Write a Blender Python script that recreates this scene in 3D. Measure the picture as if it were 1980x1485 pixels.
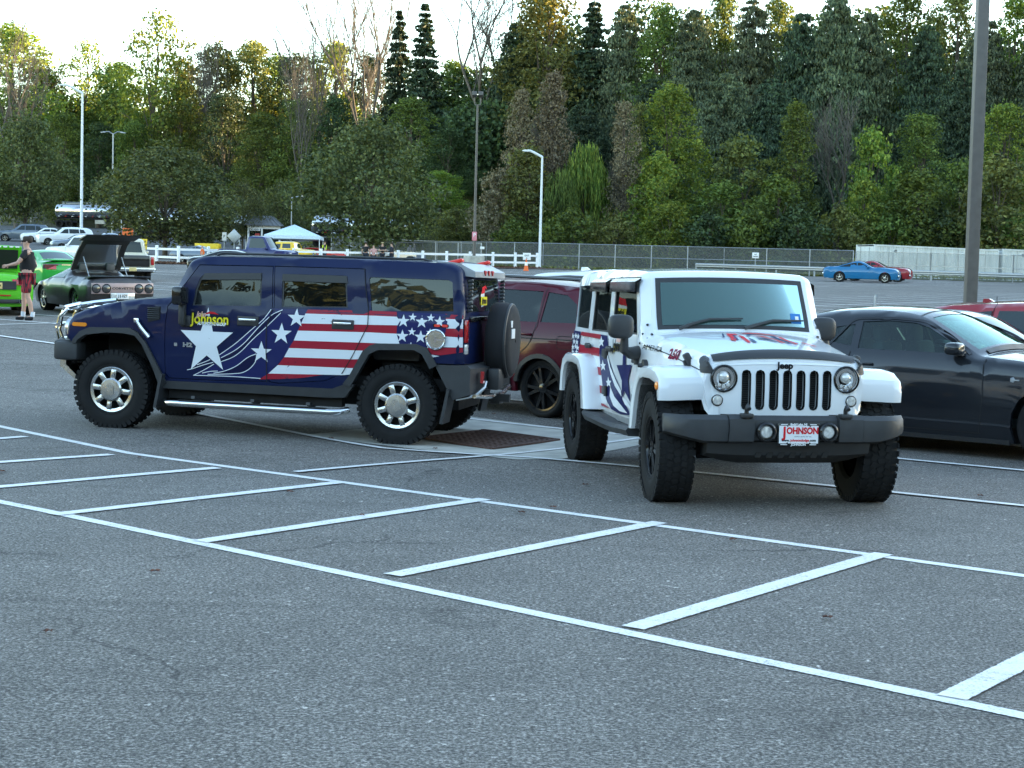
import bpy, bmesh, math, random
import numpy as np
from mathutils import Vector, Matrix
from mathutils.geometry import delaunay_2d_cdt
R = math.radians
scene = bpy.context.scene
COL = scene.collection
for o in list(bpy.data.objects): bpy.data.objects.remove(o)

# ------------------------------------------------------------------ camera
cam_d = bpy.data.cameras.new('camera'); cam = bpy.data.objects.new('camera', cam_d); COL.objects.link(cam)
PITCH, ROLL, CAM_H, FPX = 0.0600, 0.0250, 1.5668, 3061.1
cp, sp, cr, sr = math.cos(PITCH), math.sin(PITCH), math.cos(ROLL), math.sin(ROLL)
fw = Vector((0, cp, -sp)); up0 = Vector((0, sp, cp)); rt0 = Vector((1, 0, 0))
rt = cr*rt0 + sr*up0; up = -sr*rt0 + cr*up0
M = Matrix((rt, up, -fw)).transposed().to_4x4(); M.translation = Vector((0, 0, CAM_H))
cam.matrix_world = M
cam_d.sensor_width = 36; cam_d.lens = FPX/1980*36
cam_d.clip_start = 0.05; cam_d.clip_end = 4000
scene.camera = cam

# ------------------------------------------------------------------ sky, sun, exposure
SUN_AZ, SUN_EL = R(64), R(7)          # azimuth clockwise from +Y, elevation
world = bpy.data.worlds.new('World'); scene.world = world; world.use_nodes = True
wn = world.node_tree.nodes; wl = world.node_tree.links; wn.clear()
sky = wn.new('ShaderNodeTexSky'); sky.sky_type = 'NISHITA'; sky.sun_disc = False
sky.sun_elevation = SUN_EL; sky.sun_rotation = SUN_AZ
sky.altitude = 200; sky.air_density = 1.0; sky.dust_density = 0.3; sky.ozone_density = 1.0
bg = wn.new('ShaderNodeBackground'); bg.inputs['Strength'].default_value = 0.15
out = wn.new('ShaderNodeOutputWorld'); wl.new(sky.outputs[0], bg.inputs[0]); wl.new(bg.outputs[0], out.inputs[0])
sun_d = bpy.data.lights.new('sun', 'SUN'); sun_d.energy = 4.6; sun_d.angle = R(0.6); sun_d.color = (1.0, 0.72, 0.38)
sun = bpy.data.objects.new('sun', sun_d); COL.objects.link(sun)
sdir = Vector((math.sin(SUN_AZ)*math.cos(SUN_EL), math.cos(SUN_AZ)*math.cos(SUN_EL), math.sin(SUN_EL)))
sun.rotation_euler = sdir.to_track_quat('Z', 'Y').to_euler(); sun.location = (60, 80, 60)
vs = scene.view_settings; vs.view_transform = 'Standard'; vs.look = 'None'; vs.gamma = 1; vs.use_curve_mapping = False
vs.exposure = 2.95
scene.cycles.max_bounces = 7; scene.cycles.transparent_max_bounces = 12
scene.cycles.caustics_reflective = False; scene.cycles.caustics_refractive = False
scene.cycles.sample_clamp_indirect = 6

# ------------------------------------------------------------------ terrain height
_yk = np.array([-400, -60, 0, 14, 18, 22, 26, 30, 33, 40, 55, 68, 90, 122, 130], float)
_zk = np.array([-4, -.6, 0, 0, .0, .03, .17, .40, .58, .64, 1.15, 1.52, 2.2, 3.15, 3.35], float)
_ry = np.r_[_yk, [146, 153, 175, 200, 240, 300, 420, 700]]; _rz = np.r_[_zk, [3.6, 4.4, 10, 16, 24, 30, 36, 40]]
_ly = np.r_[_yk, [150, 178, 212, 226, 238, 262, 300, 420, 700]]; _lz = np.r_[_zk, [4.5, 6.2, 8.2, 8.8, 10.5, 16, 23, 34, 40]]
_g = np.arange(-420, 720, .5)
def _sm(yk, zk):
    z = np.interp(_g, yk, zk); k = np.hanning(13); k /= k.sum()
    return np.convolve(np.pad(z, 6, mode='edge'), k, 'valid')
_RZ, _LZ = _sm(_ry, _rz), _sm(_ly, _lz)
def T(x, y):
    x = np.asarray(x, float); y = np.asarray(y, float)
    a = np.clip((x+25)/22, 0, 1); a = a*a*(3-2*a)
    z = np.interp(y, _g, _LZ)*(1-a) + np.interp(y, _g, _RZ)*a
    return z - .06*np.exp(-((x+.55)**2+(y-16.8)**2)/4.6)
def Tz(x, y): return float(T(x, y))

# ------------------------------------------------------------------ materials
MATS = {}
def mat(name):
    m = bpy.data.materials.new(name); m.use_nodes = True
    b = m.node_tree.nodes['Principled BSDF']; MATS[name] = m
    return m, m.node_tree.nodes, m.node_tree.links, b
def setp(b, **k):
    N = {'col': 'Base Color', 'rough': 'Roughness', 'metal': 'Metallic', 'spec': 'Specular IOR Level', 'coat': 'Coat Weight',
         'crough': 'Coat Roughness', 'emit': 'Emission Color', 'es': 'Emission Strength', 'alpha': 'Alpha', 'trans': 'Transmission Weight', 'ior': 'IOR'}
    for q, v in k.items():
        if q in ('col', 'emit') and len(v) == 3: v = (*v, 1)
        b.inputs[N[q]].default_value = v
def tex(n, l, kind, scale, detail=3, rough=.5, coord='Object', stretch=None, **kw):
    tc = n.new('ShaderNodeTexCoord'); t = n.new({'noise': 'ShaderNodeTexNoise', 'voro': 'ShaderNodeTexVoronoi'}[kind])
    t.inputs['Scale'].default_value = scale
    if kind == 'noise':
        t.inputs['Detail'].default_value = detail; t.inputs['Roughness'].default_value = rough
    src = tc.outputs[coord]
    if stretch:
        mp = n.new('ShaderNodeMapping'); mp.inputs['Scale'].default_value = stretch
        if 'rot' in kw: mp.inputs['Rotation'].default_value = kw['rot']
        l.new(src, mp.inputs[0]); src = mp.outputs[0]
    l.new(src, t.inputs['Vector']); return t
def ramp(n, l, src, stops):
    r = n.new('ShaderNodeValToRGB'); e = r.color_ramp.elements
    while len(e) < len(stops): e.new(.5)
    for q, (p, c) in zip(e, stops):
        q.position = p; q.color = (c, c, c, 1) if isinstance(c, (int, float)) else (*c, 1)
    l.new(src, r.inputs[0]); return r.outputs[0]
def mixc(n, l, fac, a, b, mode='MIX'):
    m = n.new('ShaderNodeMix'); m.data_type = 'RGBA'; m.blend_type = mode
    for s, v in ((0, fac), (6, a), (7, b)):
        if isinstance(v, (int, float)): m.inputs[s].default_value = v
        elif isinstance(v, tuple): m.inputs[s].default_value = (*v, 1)
        else: l.new(v, m.inputs[s])
    return m.outputs[2]
def bump(n, l, b, src, st, dist=.01):
    bp = n.new('ShaderNodeBump'); bp.inputs['Strength'].default_value = st; bp.inputs['Distance'].default_value = dist
    l.new(src, bp.inputs['Height']); l.new(bp.outputs[0], b.inputs['Normal'])
def simple(name, col, rough=.5, metal=0, vary=.12, scale=8, **k):
    m, n, l, b = mat(name); setp(b, rough=rough, metal=metal, **k)
    t = tex(n, l, 'noise', scale, 4)
    f = ramp(n, l, t.outputs[0], [(.3, 1-vary), (.7, 1+vary)])
    l.new(mixc(n, l, 1.0, tuple(col), f, 'MULTIPLY'), b.inputs['Base Color'])
    r = ramp(n, l, t.outputs[0], [(.3, max(0, rough-.06)), (.7, min(1, rough+.06))]); l.new(r, b.inputs['Roughness'])
    return m
def paint(name, col, metal=0.0, rough=.4, coat=1.0, dust=.05):
    m, n, l, b = mat(name); setp(b, rough=max(rough, .35), metal=metal, coat=coat, crough=.03, spec=.5 if metal else .08)
    t = tex(n, l, 'noise', 1.7, 5, .6); f = ramp(n, l, t.outputs[0], [(.35, 0), (.8, dust)])
    l.new(mixc(n, l, f, tuple(col), (.33, .31, .28)), b.inputs['Base Color'])
    t2 = tex(n, l, 'noise', 5, 2); bump(n, l, b, t2.outputs[0], .02, .004)
    r = ramp(n, l, t.outputs[0], [(.3, .02), (.75, .1)]); l.new(r, b.inputs['Coat Roughness'])
    return m
def glass(name, tint=(.05, .06, .06), clear=.3, rough=.01, ior=1.5, refl=(.9, .97, .95)):
    m, n, l, b = mat(name); n.remove(b)
    o = n['Material Output']; tr = n.new('ShaderNodeBsdfTransparent'); gl = n.new('ShaderNodeBsdfGlossy'); df = n.new('ShaderNodeBsdfDiffuse')
    gl.inputs['Roughness'].default_value = rough; gl.inputs['Color'].default_value = (*refl, 1)
    tr.inputs['Color'].default_value = (*[min(1, c*9+.1) for c in tint], 1); df.inputs['Color'].default_value = (*tint, 1)
    m1 = n.new('ShaderNodeMixShader'); m1.inputs[0].default_value = clear; l.new(df.outputs[0], m1.inputs[1]); l.new(tr.outputs[0], m1.inputs[2])
    fr = n.new('ShaderNodeFresnel'); fr.inputs[0].default_value = ior
    ad = n.new('ShaderNodeMath'); ad.operation = 'MULTIPLY_ADD'; ad.inputs[1].default_value = 1.0; ad.inputs[2].default_value = .0; l.new(fr.outputs[0], ad.inputs[0])
    m2 = n.new('ShaderNodeMixShader'); l.new(ad.outputs[0], m2.inputs[0]); l.new(m1.outputs[0], m2.inputs[1]); l.new(gl.outputs[0], m2.inputs[2])
    l.new(m2.outputs[0], o.inputs[0]); return m

def asphalt(name, base, light):
    m, n, l, b = mat(name); setp(b, rough=.82, spec=.35)
    g1 = tex(n, l, 'noise', 62, 4, .78); g2 = tex(n, l, 'voro', 42); big = tex(n, l, 'noise', .33, 5, .6); mid = tex(n, l, 'noise', 2.3, 4, .6)
    stk = tex(n, l, 'noise', .8, 4, .6, stretch=(.22, 2.4, 1), rot=(0, 0, R(41)))
    c = ramp(n, l, g1.outputs[0], [(.37, tuple(x*.22 for x in base)), (.5, base), (.62, light)])
    fl = ramp(n, l, g2.outputs['Color'], [(.0, .62), (.7, 1.0), (.92, 1.3), (.97, 2.4)]); c = mixc(n, l, 1.0, c, fl, 'MULTIPLY')
    f = ramp(n, l, big.outputs[0], [(.3, .78), (.55, 1.0), (.75, 1.16)]); c = mixc(n, l, 1.0, c, f, 'MULTIPLY')
    f = ramp(n, l, mid.outputs[0], [(.28, .86), (.5, 1.0), (.7, 1.05)]); c = mixc(n, l, 1.0, c, f, 'MULTIPLY')
    f = ramp(n, l, stk.outputs[0], [(.26, .72), (.42, 1.0)]); c = mixc(n, l, 1.0, c, f, 'MULTIPLY')
    tc = n.new('ShaderNodeTexCoord'); dn = tex(n, l, 'noise', 1.3, 4, .6); va = n.new('ShaderNodeVectorMath'); va.operation = 'MULTIPLY_ADD'; va.inputs[1].default_value = (.9, .9, 0); l.new(dn.outputs['Color'], va.inputs[0]); l.new(tc.outputs['Object'], va.inputs[2])
    vo = n.new('ShaderNodeTexVoronoi'); vo.feature = 'DISTANCE_TO_EDGE'; vo.inputs['Scale'].default_value = .17; l.new(va.outputs[0], vo.inputs['Vector'])
    ck = ramp(n, l, vo.outputs['Distance'], [(.0, .45), (.0022, .55), (.004, 1.0)]); gate = ramp(n, l, big.outputs[0], [(.45, 1), (.55, 0)]); c = mixc(n, l, gate, c, mixc(n, l, 1.0, c, ck, 'MULTIPLY'))
    oil = tex(n, l, 'noise', 1.15, 3, .55); f = ramp(n, l, oil.outputs[0], [(.27, .74), (.34, 1.0)]); c = mixc(n, l, 1.0, c, f, 'MULTIPLY')
    tm = tex(n, l, 'noise', 1.0, 2, .5, stretch=(.05, 2.2, 1), rot=(0, 0, R(12))); f = ramp(n, l, tm.outputs[0], [(.30, .74), (.38, 1.0)]); c = mixc(n, l, 1.0, c, f, 'MULTIPLY')
    l.new(c, b.inputs['Base Color']); bump(n, l, b, g1.outputs[0], .8, .008)
    return m
asphalt('asphalt', (.152, .138, .122), (.40, .37, .335))
asphalt('asphalt_old', (.10, .10, .102), (.19, .19, .19))

def linepaint():
    m, n, l, b = mat('line_paint'); setp(b, rough=.7); o = n['Material Output']
    g = tex(n, l, 'noise', 70, 3, .75); w = tex(n, l, 'noise', 5, 6, .7); ed = tex(n, l, 'noise', 26, 4, .7)
    uv = n.new('ShaderNodeUVMap'); sx = n.new('ShaderNodeSeparateXYZ'); l.new(uv.outputs[0], sx.inputs[0])
    def mth(op, a_, b_):
        q = n.new('ShaderNodeMath'); q.operation = op
        for i, v in enumerate((a_, b_)):
            if isinstance(v, (int, float)): q.inputs[i].default_value = v
            else: l.new(v, q.inputs[i])
        return q.outputs[0]
    dist = mth('SUBTRACT', 1.0, mth('ABSOLUTE', mth('MULTIPLY_ADD' if False else 'SUBTRACT', mth('MULTIPLY', sx.outputs[0], 2.0), 1.0), 0))
    edge = mth('SUBTRACT', dist, mth('MULTIPLY', ed.outputs[0], .30))            # ragged edge
    s_ = mth('ADD', mth('MULTIPLY', g.outputs[0], .62), mth('MULTIPLY', w.outputs[0], .38))
    c = ramp(n, l, s_, [(.36, (.40, .40, .39)), (.47, (.69, .67, .64)), (.6, (.80, .78, .75))]); l.new(c, b.inputs['Base Color']); bump(n, l, b, g.outputs[0], .5, .004)
    wear = ramp(n, l, s_, [(.33, 0), (.385, 1)]); cov = mth('MULTIPLY', ramp(n, l, edge, [(.0, 0), (.05, 1)]), wear)
    tr = n.new('ShaderNodeBsdfTransparent'); ms = n.new('ShaderNodeMixShader'); l.new(cov, ms.inputs[0]); l.new(tr.outputs[0], ms.inputs[1]); l.new(b.outputs[0], ms.inputs[2]); l.new(ms.outputs[0], o.inputs[0])
linepaint()
simple('concrete', (.40, .385, .34), .85, vary=.22, scale=3)
simple('rust', (.075, .036, .026), .8, vary=.4, scale=30)
simple('pit', (.012, .011, .01), .9)
simple('mulch', (.11, .055, .032), .95, vary=.5, scale=5)
simple('white_vinyl', (.78, .80, .82), .45, vary=.05)
simple('galvanised', (.36, .38, .40), .45, .6, vary=.2, scale=20)
simple('pole_white', (.66, .70, .74), .4, vary=.05)
simple('pole_bronze', (.085, .078, .072), .45, vary=.1)
simple('pole_grey', (.125, .112, .10), .5, vary=.12)
simple('black_plastic', (.028, .029, .031), .5, vary=.15)
simple('grey_plastic', (.040, .042, .045), .52, vary=.12, spec=.35)
simple('rubber', (.013, .013, .0135), .8, vary=.3, scale=12, spec=.25)
simple('dark', (.008, .008, .009), .8)
simple('cabin', (.05, .05, .052), .8, vary=.2)
simple('seat', (.11, .11, .115), .75, vary=.15)
simple('chrome', (.72, .73, .74), .08, 1.0, vary=.03)
simple('alloy', (.60, .60, .59), .24, 1.0, vary=.05)
simple('steel_tank', (.62, .63, .64), .16, 1.0, vary=.05, scale=2)
simple('black_gloss', (.012, .012, .013), .12, vary=.1)
simple('amber', (.75, .22, .015), .2, coat=1.0)
simple('red_lens', (.45, .012, .014), .15, coat=1.0)
simple('red_bright', (.80, .03, .02), .3)
simple('clear_lens', (.72, .71, .68), .1, .3, vary=.25, scale=40)
simple('orange', (.80, .14, .02), .55)
simple('yellow', (.75, .52, .02), .5)
simple('hi_vis', (.62, .80, .03), .6)
simple('red_sign', (.55, .05, .05), .5)
simple('white_plain', (.80, .80, .80), .5, vary=.04)
simple('plate_white', (.78, .79, .80), .4, vary=.03)
simple('plate_yellow', (.70, .55, .24), .45, vary=.05)
simple('print_black', (.012, .012, .015), .5, spec=.1)
simple('print_red', (.62, .02, .03), .5, spec=.08)
simple('print_yellow', (.82, .70, .05), .4)
simple('skin', (.50, .30, .22), .55, vary=.1)
simple('hair', (.035, .022, .015), .7)
simple('cloth_black', (.012, .012, .014), .85, vary=.3)
simple('sign_pink', (.62, .22, .26), .5); simple('cloth_pink', (.55, .30, .28), .85); simple('cloth_navy', (.018, .022, .035), .85, vary=.3)
simple('cloth_white', (.62, .66, .72), .85)
paint('paint_cream', (.62, .58, .46), dust=.02); simple('paint_rose', (.42, .30, .29), .35, .3, vary=.08); simple('smoke_lens', (.05, .045, .045), .2, coat=1.0)
simple('red_dark', (.12, .012, .014), .25, coat=1.0)
simple('lips', (.36, .16, .13), .5)
simple('cloth_orange', (.75, .16, .03), .8)
simple('cap_tan', (.45, .36, .18), .8)
simple('brick', (.25, .10, .07), .85, vary=.3)
simple('roof_metal', (.16, .165, .17), .45, .3)
simple('canopy_cloth', (.56, .68, .78), .7)
simple('sticker_blue', (.02, .16, .45), .4)
simple('spoiler_grey', (.34, .35, .37), .4, .2)
simple('dead_leaf', (.13, .05, .03), .8, vary=.4)
def shorts():
    m, n, l, b = mat('shorts'); setp(b, rough=.8)
    t = tex(n, l, 'noise', 6, 1, .4, stretch=(3, 1, .6), rot=(.4, .6, .3))
    l.new(ramp(n, l, t.outputs[0], [(.40, (.32, .015, .03)), (.47, (.33, .02, .03)), (.50, (.02, .015, .018)), (.60, (.02, .012, .015)), (.63, (.32, .015, .03))]), b.inputs['Base Color'])
shorts()
def container_mat():
    m, n, l, b = mat('container_paint'); setp(b, rough=.6)
    t = tex(n, l, 'noise', 1.4, 5, .7, stretch=(1, 1, .3)); r = tex(n, l, 'noise', 3.5, 5, .7)
    c = ramp(n, l, t.outputs[0], [(.3, (.50, .53, .52)), (.6, (.66, .69, .68))])
    f = ramp(n, l, r.outputs[0], [(.68, 0), (.76, .7)]); l.new(mixc(n, l, f, c, (.22, .10, .05)), b.inputs['Base Color'])
container_mat()
def grassm():
    m, n, l, b = mat('grass_ground'); setp(b, rough=.95, spec=.1)
    t = tex(n, l, 'noise', .5, 6, .7); u = tex(n, l, 'noise', 7, 4, .7)
    c = ramp(n, l, t.outputs[0], [(.3, (.030, .045, .012)), (.5, (.055, .062, .020)), (.7, (.085, .075, .032))])
    f = ramp(n, l, u.outputs[0], [(.3, .55), (.7, 1.3)]); l.new(mixc(n, l, 1.0, c, f, 'MULTIPLY'), b.inputs['Base Color']); bump(n, l, b, u.outputs[0], 1.0, .3)
grassm()
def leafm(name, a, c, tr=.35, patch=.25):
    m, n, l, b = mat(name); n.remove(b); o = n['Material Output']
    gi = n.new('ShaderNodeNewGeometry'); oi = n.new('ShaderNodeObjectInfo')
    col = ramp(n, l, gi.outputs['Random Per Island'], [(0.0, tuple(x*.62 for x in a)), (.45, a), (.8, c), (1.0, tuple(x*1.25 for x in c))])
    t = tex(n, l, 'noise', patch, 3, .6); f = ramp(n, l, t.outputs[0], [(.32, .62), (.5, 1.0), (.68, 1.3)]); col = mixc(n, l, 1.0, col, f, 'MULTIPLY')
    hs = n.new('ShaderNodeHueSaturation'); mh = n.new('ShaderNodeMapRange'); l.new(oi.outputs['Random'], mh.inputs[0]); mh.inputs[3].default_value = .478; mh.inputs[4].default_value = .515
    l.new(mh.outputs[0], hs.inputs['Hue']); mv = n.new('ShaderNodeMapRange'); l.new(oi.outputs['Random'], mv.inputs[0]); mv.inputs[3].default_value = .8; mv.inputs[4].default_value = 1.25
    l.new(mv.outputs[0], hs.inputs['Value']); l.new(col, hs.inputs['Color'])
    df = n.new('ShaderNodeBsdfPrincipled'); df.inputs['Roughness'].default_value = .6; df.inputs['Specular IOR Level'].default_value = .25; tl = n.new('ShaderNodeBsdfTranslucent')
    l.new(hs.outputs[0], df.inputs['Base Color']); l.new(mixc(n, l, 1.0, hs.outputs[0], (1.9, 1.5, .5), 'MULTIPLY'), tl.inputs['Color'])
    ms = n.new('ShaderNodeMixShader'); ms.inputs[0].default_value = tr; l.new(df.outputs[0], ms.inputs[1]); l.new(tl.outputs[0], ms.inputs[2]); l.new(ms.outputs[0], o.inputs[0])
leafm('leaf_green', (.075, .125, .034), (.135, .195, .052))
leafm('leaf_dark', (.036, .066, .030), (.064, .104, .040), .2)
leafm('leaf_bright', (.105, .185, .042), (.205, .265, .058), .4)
leafm('leaf_lot', (.066, .090, .038), (.122, .142, .058), .25, .5)
leafm('leaf_spruce', (.030, .056, .034), (.056, .088, .048), .12)
leafm('leaf_hemlock', (.072, .108, .066), (.128, .164, .092), .15)  # lightened: glare and haze over the right ridge are put into this colour
leafm('leaf_brown', (.165, .145, .092), (.215, .190, .120), .12)
leafm('leaf_olive', (.105, .130, .045), (.165, .185, .062), .3)
leafm('leaf_yellow', (.220, .187, .044), (.352, .275, .044), .45)
simple('bark', (.085, .068, .052), .9, vary=.35, scale=6)
simple('bark_pale', (.105, .092, .078), .9, vary=.3, scale=6)

# ------------------------------------------------------------------ mesh helpers
def link(name, me, m=None, parent=None, smooth=True, loc=None):
    o = bpy.data.objects.new(name, me); COL.objects.link(o)
    if m is not None:
        for q in (m if isinstance(m, (list, tuple)) else [m]): me.materials.append(MATS[q])
    if parent is not None: o.parent = parent
    if loc is not None: o.location = loc
    return o
def thing(name, label, cat, loc=(0, 0, 0), rotz=0, group=None):
    o = bpy.data.objects.new(name, None); COL.objects.link(o); o.empty_display_size = .2
    o.location = loc; o.rotation_euler = (0, 0, rotz); o['label'] = label; o['category'] = cat
    if group: o['group'] = group
    return o
def tag(o, label, cat, group=None, kind=None):
    if label: o['label'] = label
    if cat: o['category'] = cat
    if group: o['group'] = group
    if kind: o['kind'] = kind
    return o
def npmesh(name, V, F, smooth=False, mi=None):
    """F: (n,3) or (n,4) array, or list of tuples"""
    me = bpy.data.meshes.new(name); V = np.asarray(V, np.float32)
    if isinstance(F, np.ndarray):
        k = F.shape[1]; me.vertices.add(len(V)); me.vertices.foreach_set('co', V.ravel())
        me.loops.add(F.size); me.loops.foreach_set('vertex_index', F.astype(np.int32).ravel())
        me.polygons.add(len(F)); me.polygons.foreach_set('loop_start', np.arange(0, F.size, k, dtype=np.int32))
        try: me.polygons.foreach_set('loop_total', np.full(len(F), k, np.int32))
        except Exception: pass
    else: me.from_pydata(V.tolist(), [], F)
    if smooth: me.polygons.foreach_set('use_smooth', np.ones(len(me.polygons), bool))
    if mi is not None: me.polygons.foreach_set('material_index', np.asarray(mi, np.int32))
    me.update(calc_edges=True); me.validate(); return me
class MB:
    """collects shapes, then links them as one mesh object"""
    def __init__(s): s.V = []; s.F = []; s.S = []; s.MI = []; s.mi = 0
    def add(s, V, F, smooth=False):
        b = len(s.V); s.V += [tuple(map(float, v)) for v in V]; s.F += [tuple(int(i)+b for i in f) for f in F]
        s.S += [smooth]*len(F); s.MI += [s.mi]*len(F); return s
    def box(s, c, d, rz=0, ry=0, rx=0, taper=1, bev=0):
        x, y, z = (q/2 for q in d)
        P = [(-x, -y, -z), (x, -y, -z), (x, y, -z), (-x, y, -z), (-x*taper, -y*taper, z), (x*taper, -y*taper, z), (x*taper, y*taper, z), (-x*taper, y*taper, z)]
        F = [(0, 3, 2, 1), (4, 5, 6, 7), (0, 1, 5, 4), (1, 2, 6, 5), (2, 3, 7, 6), (3, 0, 4, 7)]
        m = Matrix.Rotation(rz, 3, 'Z') @ Matrix.Rotation(ry, 3, 'Y') @ Matrix.Rotation(rx, 3, 'X')
        if bev:
            bm = bmesh.new(); vs_ = [bm.verts.new(p) for p in P]
            for f in F: bm.faces.new([vs_[i] for i in f])
            bmesh.ops.bevel(bm, geom=list(bm.edges), offset=bev, segments=2, profile=.5, affect='EDGES')
            bm.verts.index_update(); P = [v.co.copy() for v in bm.verts]; F = [tuple(v.index for v in f.verts) for f in bm.faces]; bm.free()
            return s.add([m @ Vector(p) + Vector(c) for p in P], F, True)
        return s.add([m @ Vector(p) + Vector(c) for p in P], F)
    def tube(s, pts, r, n=8, cap=True):
        pts = [Vector(p) for p in pts]; rs = r if isinstance(r, (list, tuple)) else [r]*len(pts); V = []; F = []
        t0 = None
        for i, p in enumerate(pts):
            d = (pts[min(i+1, len(pts)-1)] - pts[max(i-1, 0)]).normalized()
            if t0 is None: t0 = d.orthogonal().normalized()
            a = (t0 - d*t0.dot(d)); a = a.normalized() if a.length > 1e-6 else d.orthogonal().normalized(); t0 = a; b_ = d.cross(a)
            for k in range(n):
                q = 2*math.pi*k/n; V.append(p + rs[i]*(math.cos(q)*a + math.sin(q)*b_))
        for i in range(len(pts)-1):
            for k in range(n): F.append((i*n+k, i*n+(k+1) % n, (i+1)*n+(k+1) % n, (i+1)*n+k))
        if cap: F += [tuple(range(n-1, -1, -1)), tuple((len(pts)-1)*n+k for k in range(n))]
        return s.add(V, F, True)
    def lathe(s, prof, n=32, axis='Y', c=(0, 0, 0), close=False):
        """prof: (axial, radius) list"""
        V = []; F = []; m = len(prof)
        for k in range(n):
            q = 2*math.pi*k/n; ca, sa = math.cos(q), math.sin(q)
            for a, r in prof:
                V.append({'Y': (r*ca, a, r*sa), 'Z': (r*ca, r*sa, a), 'X': (a, r*ca, r*sa)}[axis])
        V = [(v[0]+c[0], v[1]+c[1], v[2]+c[2]) for v in V]
        for k in range(n):
            for i in range(m-1 if not close else m):
                j = (i+1) % m; F.append((k*m+i, ((k+1) % n)*m+i, ((k+1) % n)*m+j, k*m+j))
        return s.add(V, F, True)
    def prism(s, poly, y0, y1, plane='XZ'):
        """2d polygon extruded"""
        n = len(poly); f3 = {'XZ': lambda p, y: (p[0], y, p[1]), 'YZ': lambda p, y: (y, p[0], p[1]), 'XY': lambda p, y: (p[0], p[1], y)}[plane]
        V = [f3(p, y0) for p in poly]+[f3(p, y1) for p in poly]
        F = [tuple(range(n)), tuple(range(2*n-1, n-1, -1))]+[(i, i+n, (i+1) % n+n, (i+1) % n) for i in range(n)]
        return s.add(V, F)
    def loft(s, rings, cap=True, closed=True):
        n = len(rings[0]); V = [p for r in rings for p in r]; F = []
        for i in range(len(rings)-1):
            for k in range(n if closed else n-1): F.append((i*n+k, i*n+(k+1) % n, (i+1)*n+(k+1) % n, (i+1)*n+k))
        if cap: F += [tuple(range(n-1, -1, -1)), tuple((len(rings)-1)*n+k for k in range(n))]
        return s.add(V, F, True)
    def mesh(s, name):
        me = bpy.data.meshes.new(name); me.from_pydata(s.V, [], s.F)
        me.polygons.foreach_set('use_smooth', s.S); me.polygons.foreach_set('material_index', s.MI)
        bm = bmesh.new(); bm.from_mesh(me); bmesh.ops.recalc_face_normals(bm, faces=bm.faces); bm.to_mesh(me); bm.free()
        try: me.set_sharp_from_angle(angle=R(38))
        except Exception: pass
        me.update(); return me
    def obj(s, name, m, parent=None, loc=None):
        return link(name, s.mesh(name), m, parent, loc=loc)
def copy_tree(o, parent=None):
    c = o.copy(); COL.objects.link(c)
    if parent is not None: c.parent = parent; c.matrix_parent_inverse = o.matrix_parent_inverse
    for ch in list(o.children): copy_tree(ch, c)
    return c
def text_mesh(body, size=1, align='CENTER', shear=0, bold=0.0, sx=1):
    cu = bpy.data.curves.new('t', 'FONT'); cu.body = body; cu.size = size; cu.align_x = align; cu.align_y = 'CENTER'; cu.shear = shear; cu.offset = bold
    cu.resolution_u = 3
    o = bpy.data.objects.new('t', cu); COL.objects.link(o); dg = bpy.context.evaluated_depsgraph_get(); me = o.evaluated_get(dg).to_mesh()
    V = [(v.co.x*sx, v.co.y) for v in me.vertices]; F = [tuple(p.vertices) for p in me.polygons]
    o.evaluated_get(dg).to_mesh_clear(); bpy.data.objects.remove(o); bpy.data.curves.remove(cu); return V, F

# ------------------------------------------------------------------ polygon tessellation
def inpoly(P, poly):
    x, y = P[:, 0], P[:, 1]; r = np.zeros(len(P), bool); q = np.asarray(poly); n = len(q)
    for i in range(n):
        x0, y0 = q[i]; x1, y1 = q[(i+1) % n]
        if y0 == y1: continue
        c = ((y0 > y) != (y1 > y)) & (x < (x1-x0)*(y-y0)/(y1-y0)+x0); r ^= c
    return r
def densify(poly, step):
    out = []; n = len(poly)
    for i in range(n):
        a = np.array(poly[i], float); b = np.array(poly[(i+1) % n], float); k = max(1, int(math.ceil(np.linalg.norm(b-a)/step)))
        for j in range(k): out.append(tuple(a+(b-a)*j/k))
    return out
def tess(outer, holes=(), step=.1):
    loops = [densify(outer, step)]+[densify(h, step) for h in holes]; V = []; E = []
    for lp in loops:
        b = len(V); V += lp; E += [(b+i, b+(i+1) % len(lp)) for i in range(len(lp))]
    B = np.array(V); mn, mx = B.min(0), B.max(0)
    gx = np.arange(mn[0]+step*.5, mx[0], step); gz = np.arange(mn[1]+step*.5, mx[1], step)
    if len(gx) and len(gz):
        G = np.stack(np.meshgrid(gx, gz), -1).reshape(-1, 2); k = inpoly(G, loops[0])
        for h in loops[1:]: k &= ~inpoly(G, h)
        G = G[k]
        if len(G):
            d = np.full(len(G), 9e9)
            for p in B: d = np.minimum(d, ((G-p)**2).sum(1))
            V += [tuple(p) for p in G[d > (step*.45)**2]]
    r = delaunay_2d_cdt([Vector(p) for p in V], E, [], 0, 1e-6); P = np.array([tuple(v) for v in r[0]]); Fs = [tuple(f) for f in r[2] if len(f) == 3]
    F = np.array(Fs); C = P[F].mean(1); k = inpoly(C, loops[0])
    for h in loops[1:]: k &= ~inpoly(C, h)
    F = F[k]; a = P[F[:, 1]]-P[F[:, 0]]; b = P[F[:, 2]]-P[F[:, 0]]; fl = a[:, 0]*b[:, 1]-a[:, 1]*b[:, 0]; keep = np.abs(fl) > 1e-9
    F[fl < 0] = F[fl < 0][:, ::-1]
    return P.tolist(), F[keep].tolist()

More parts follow.
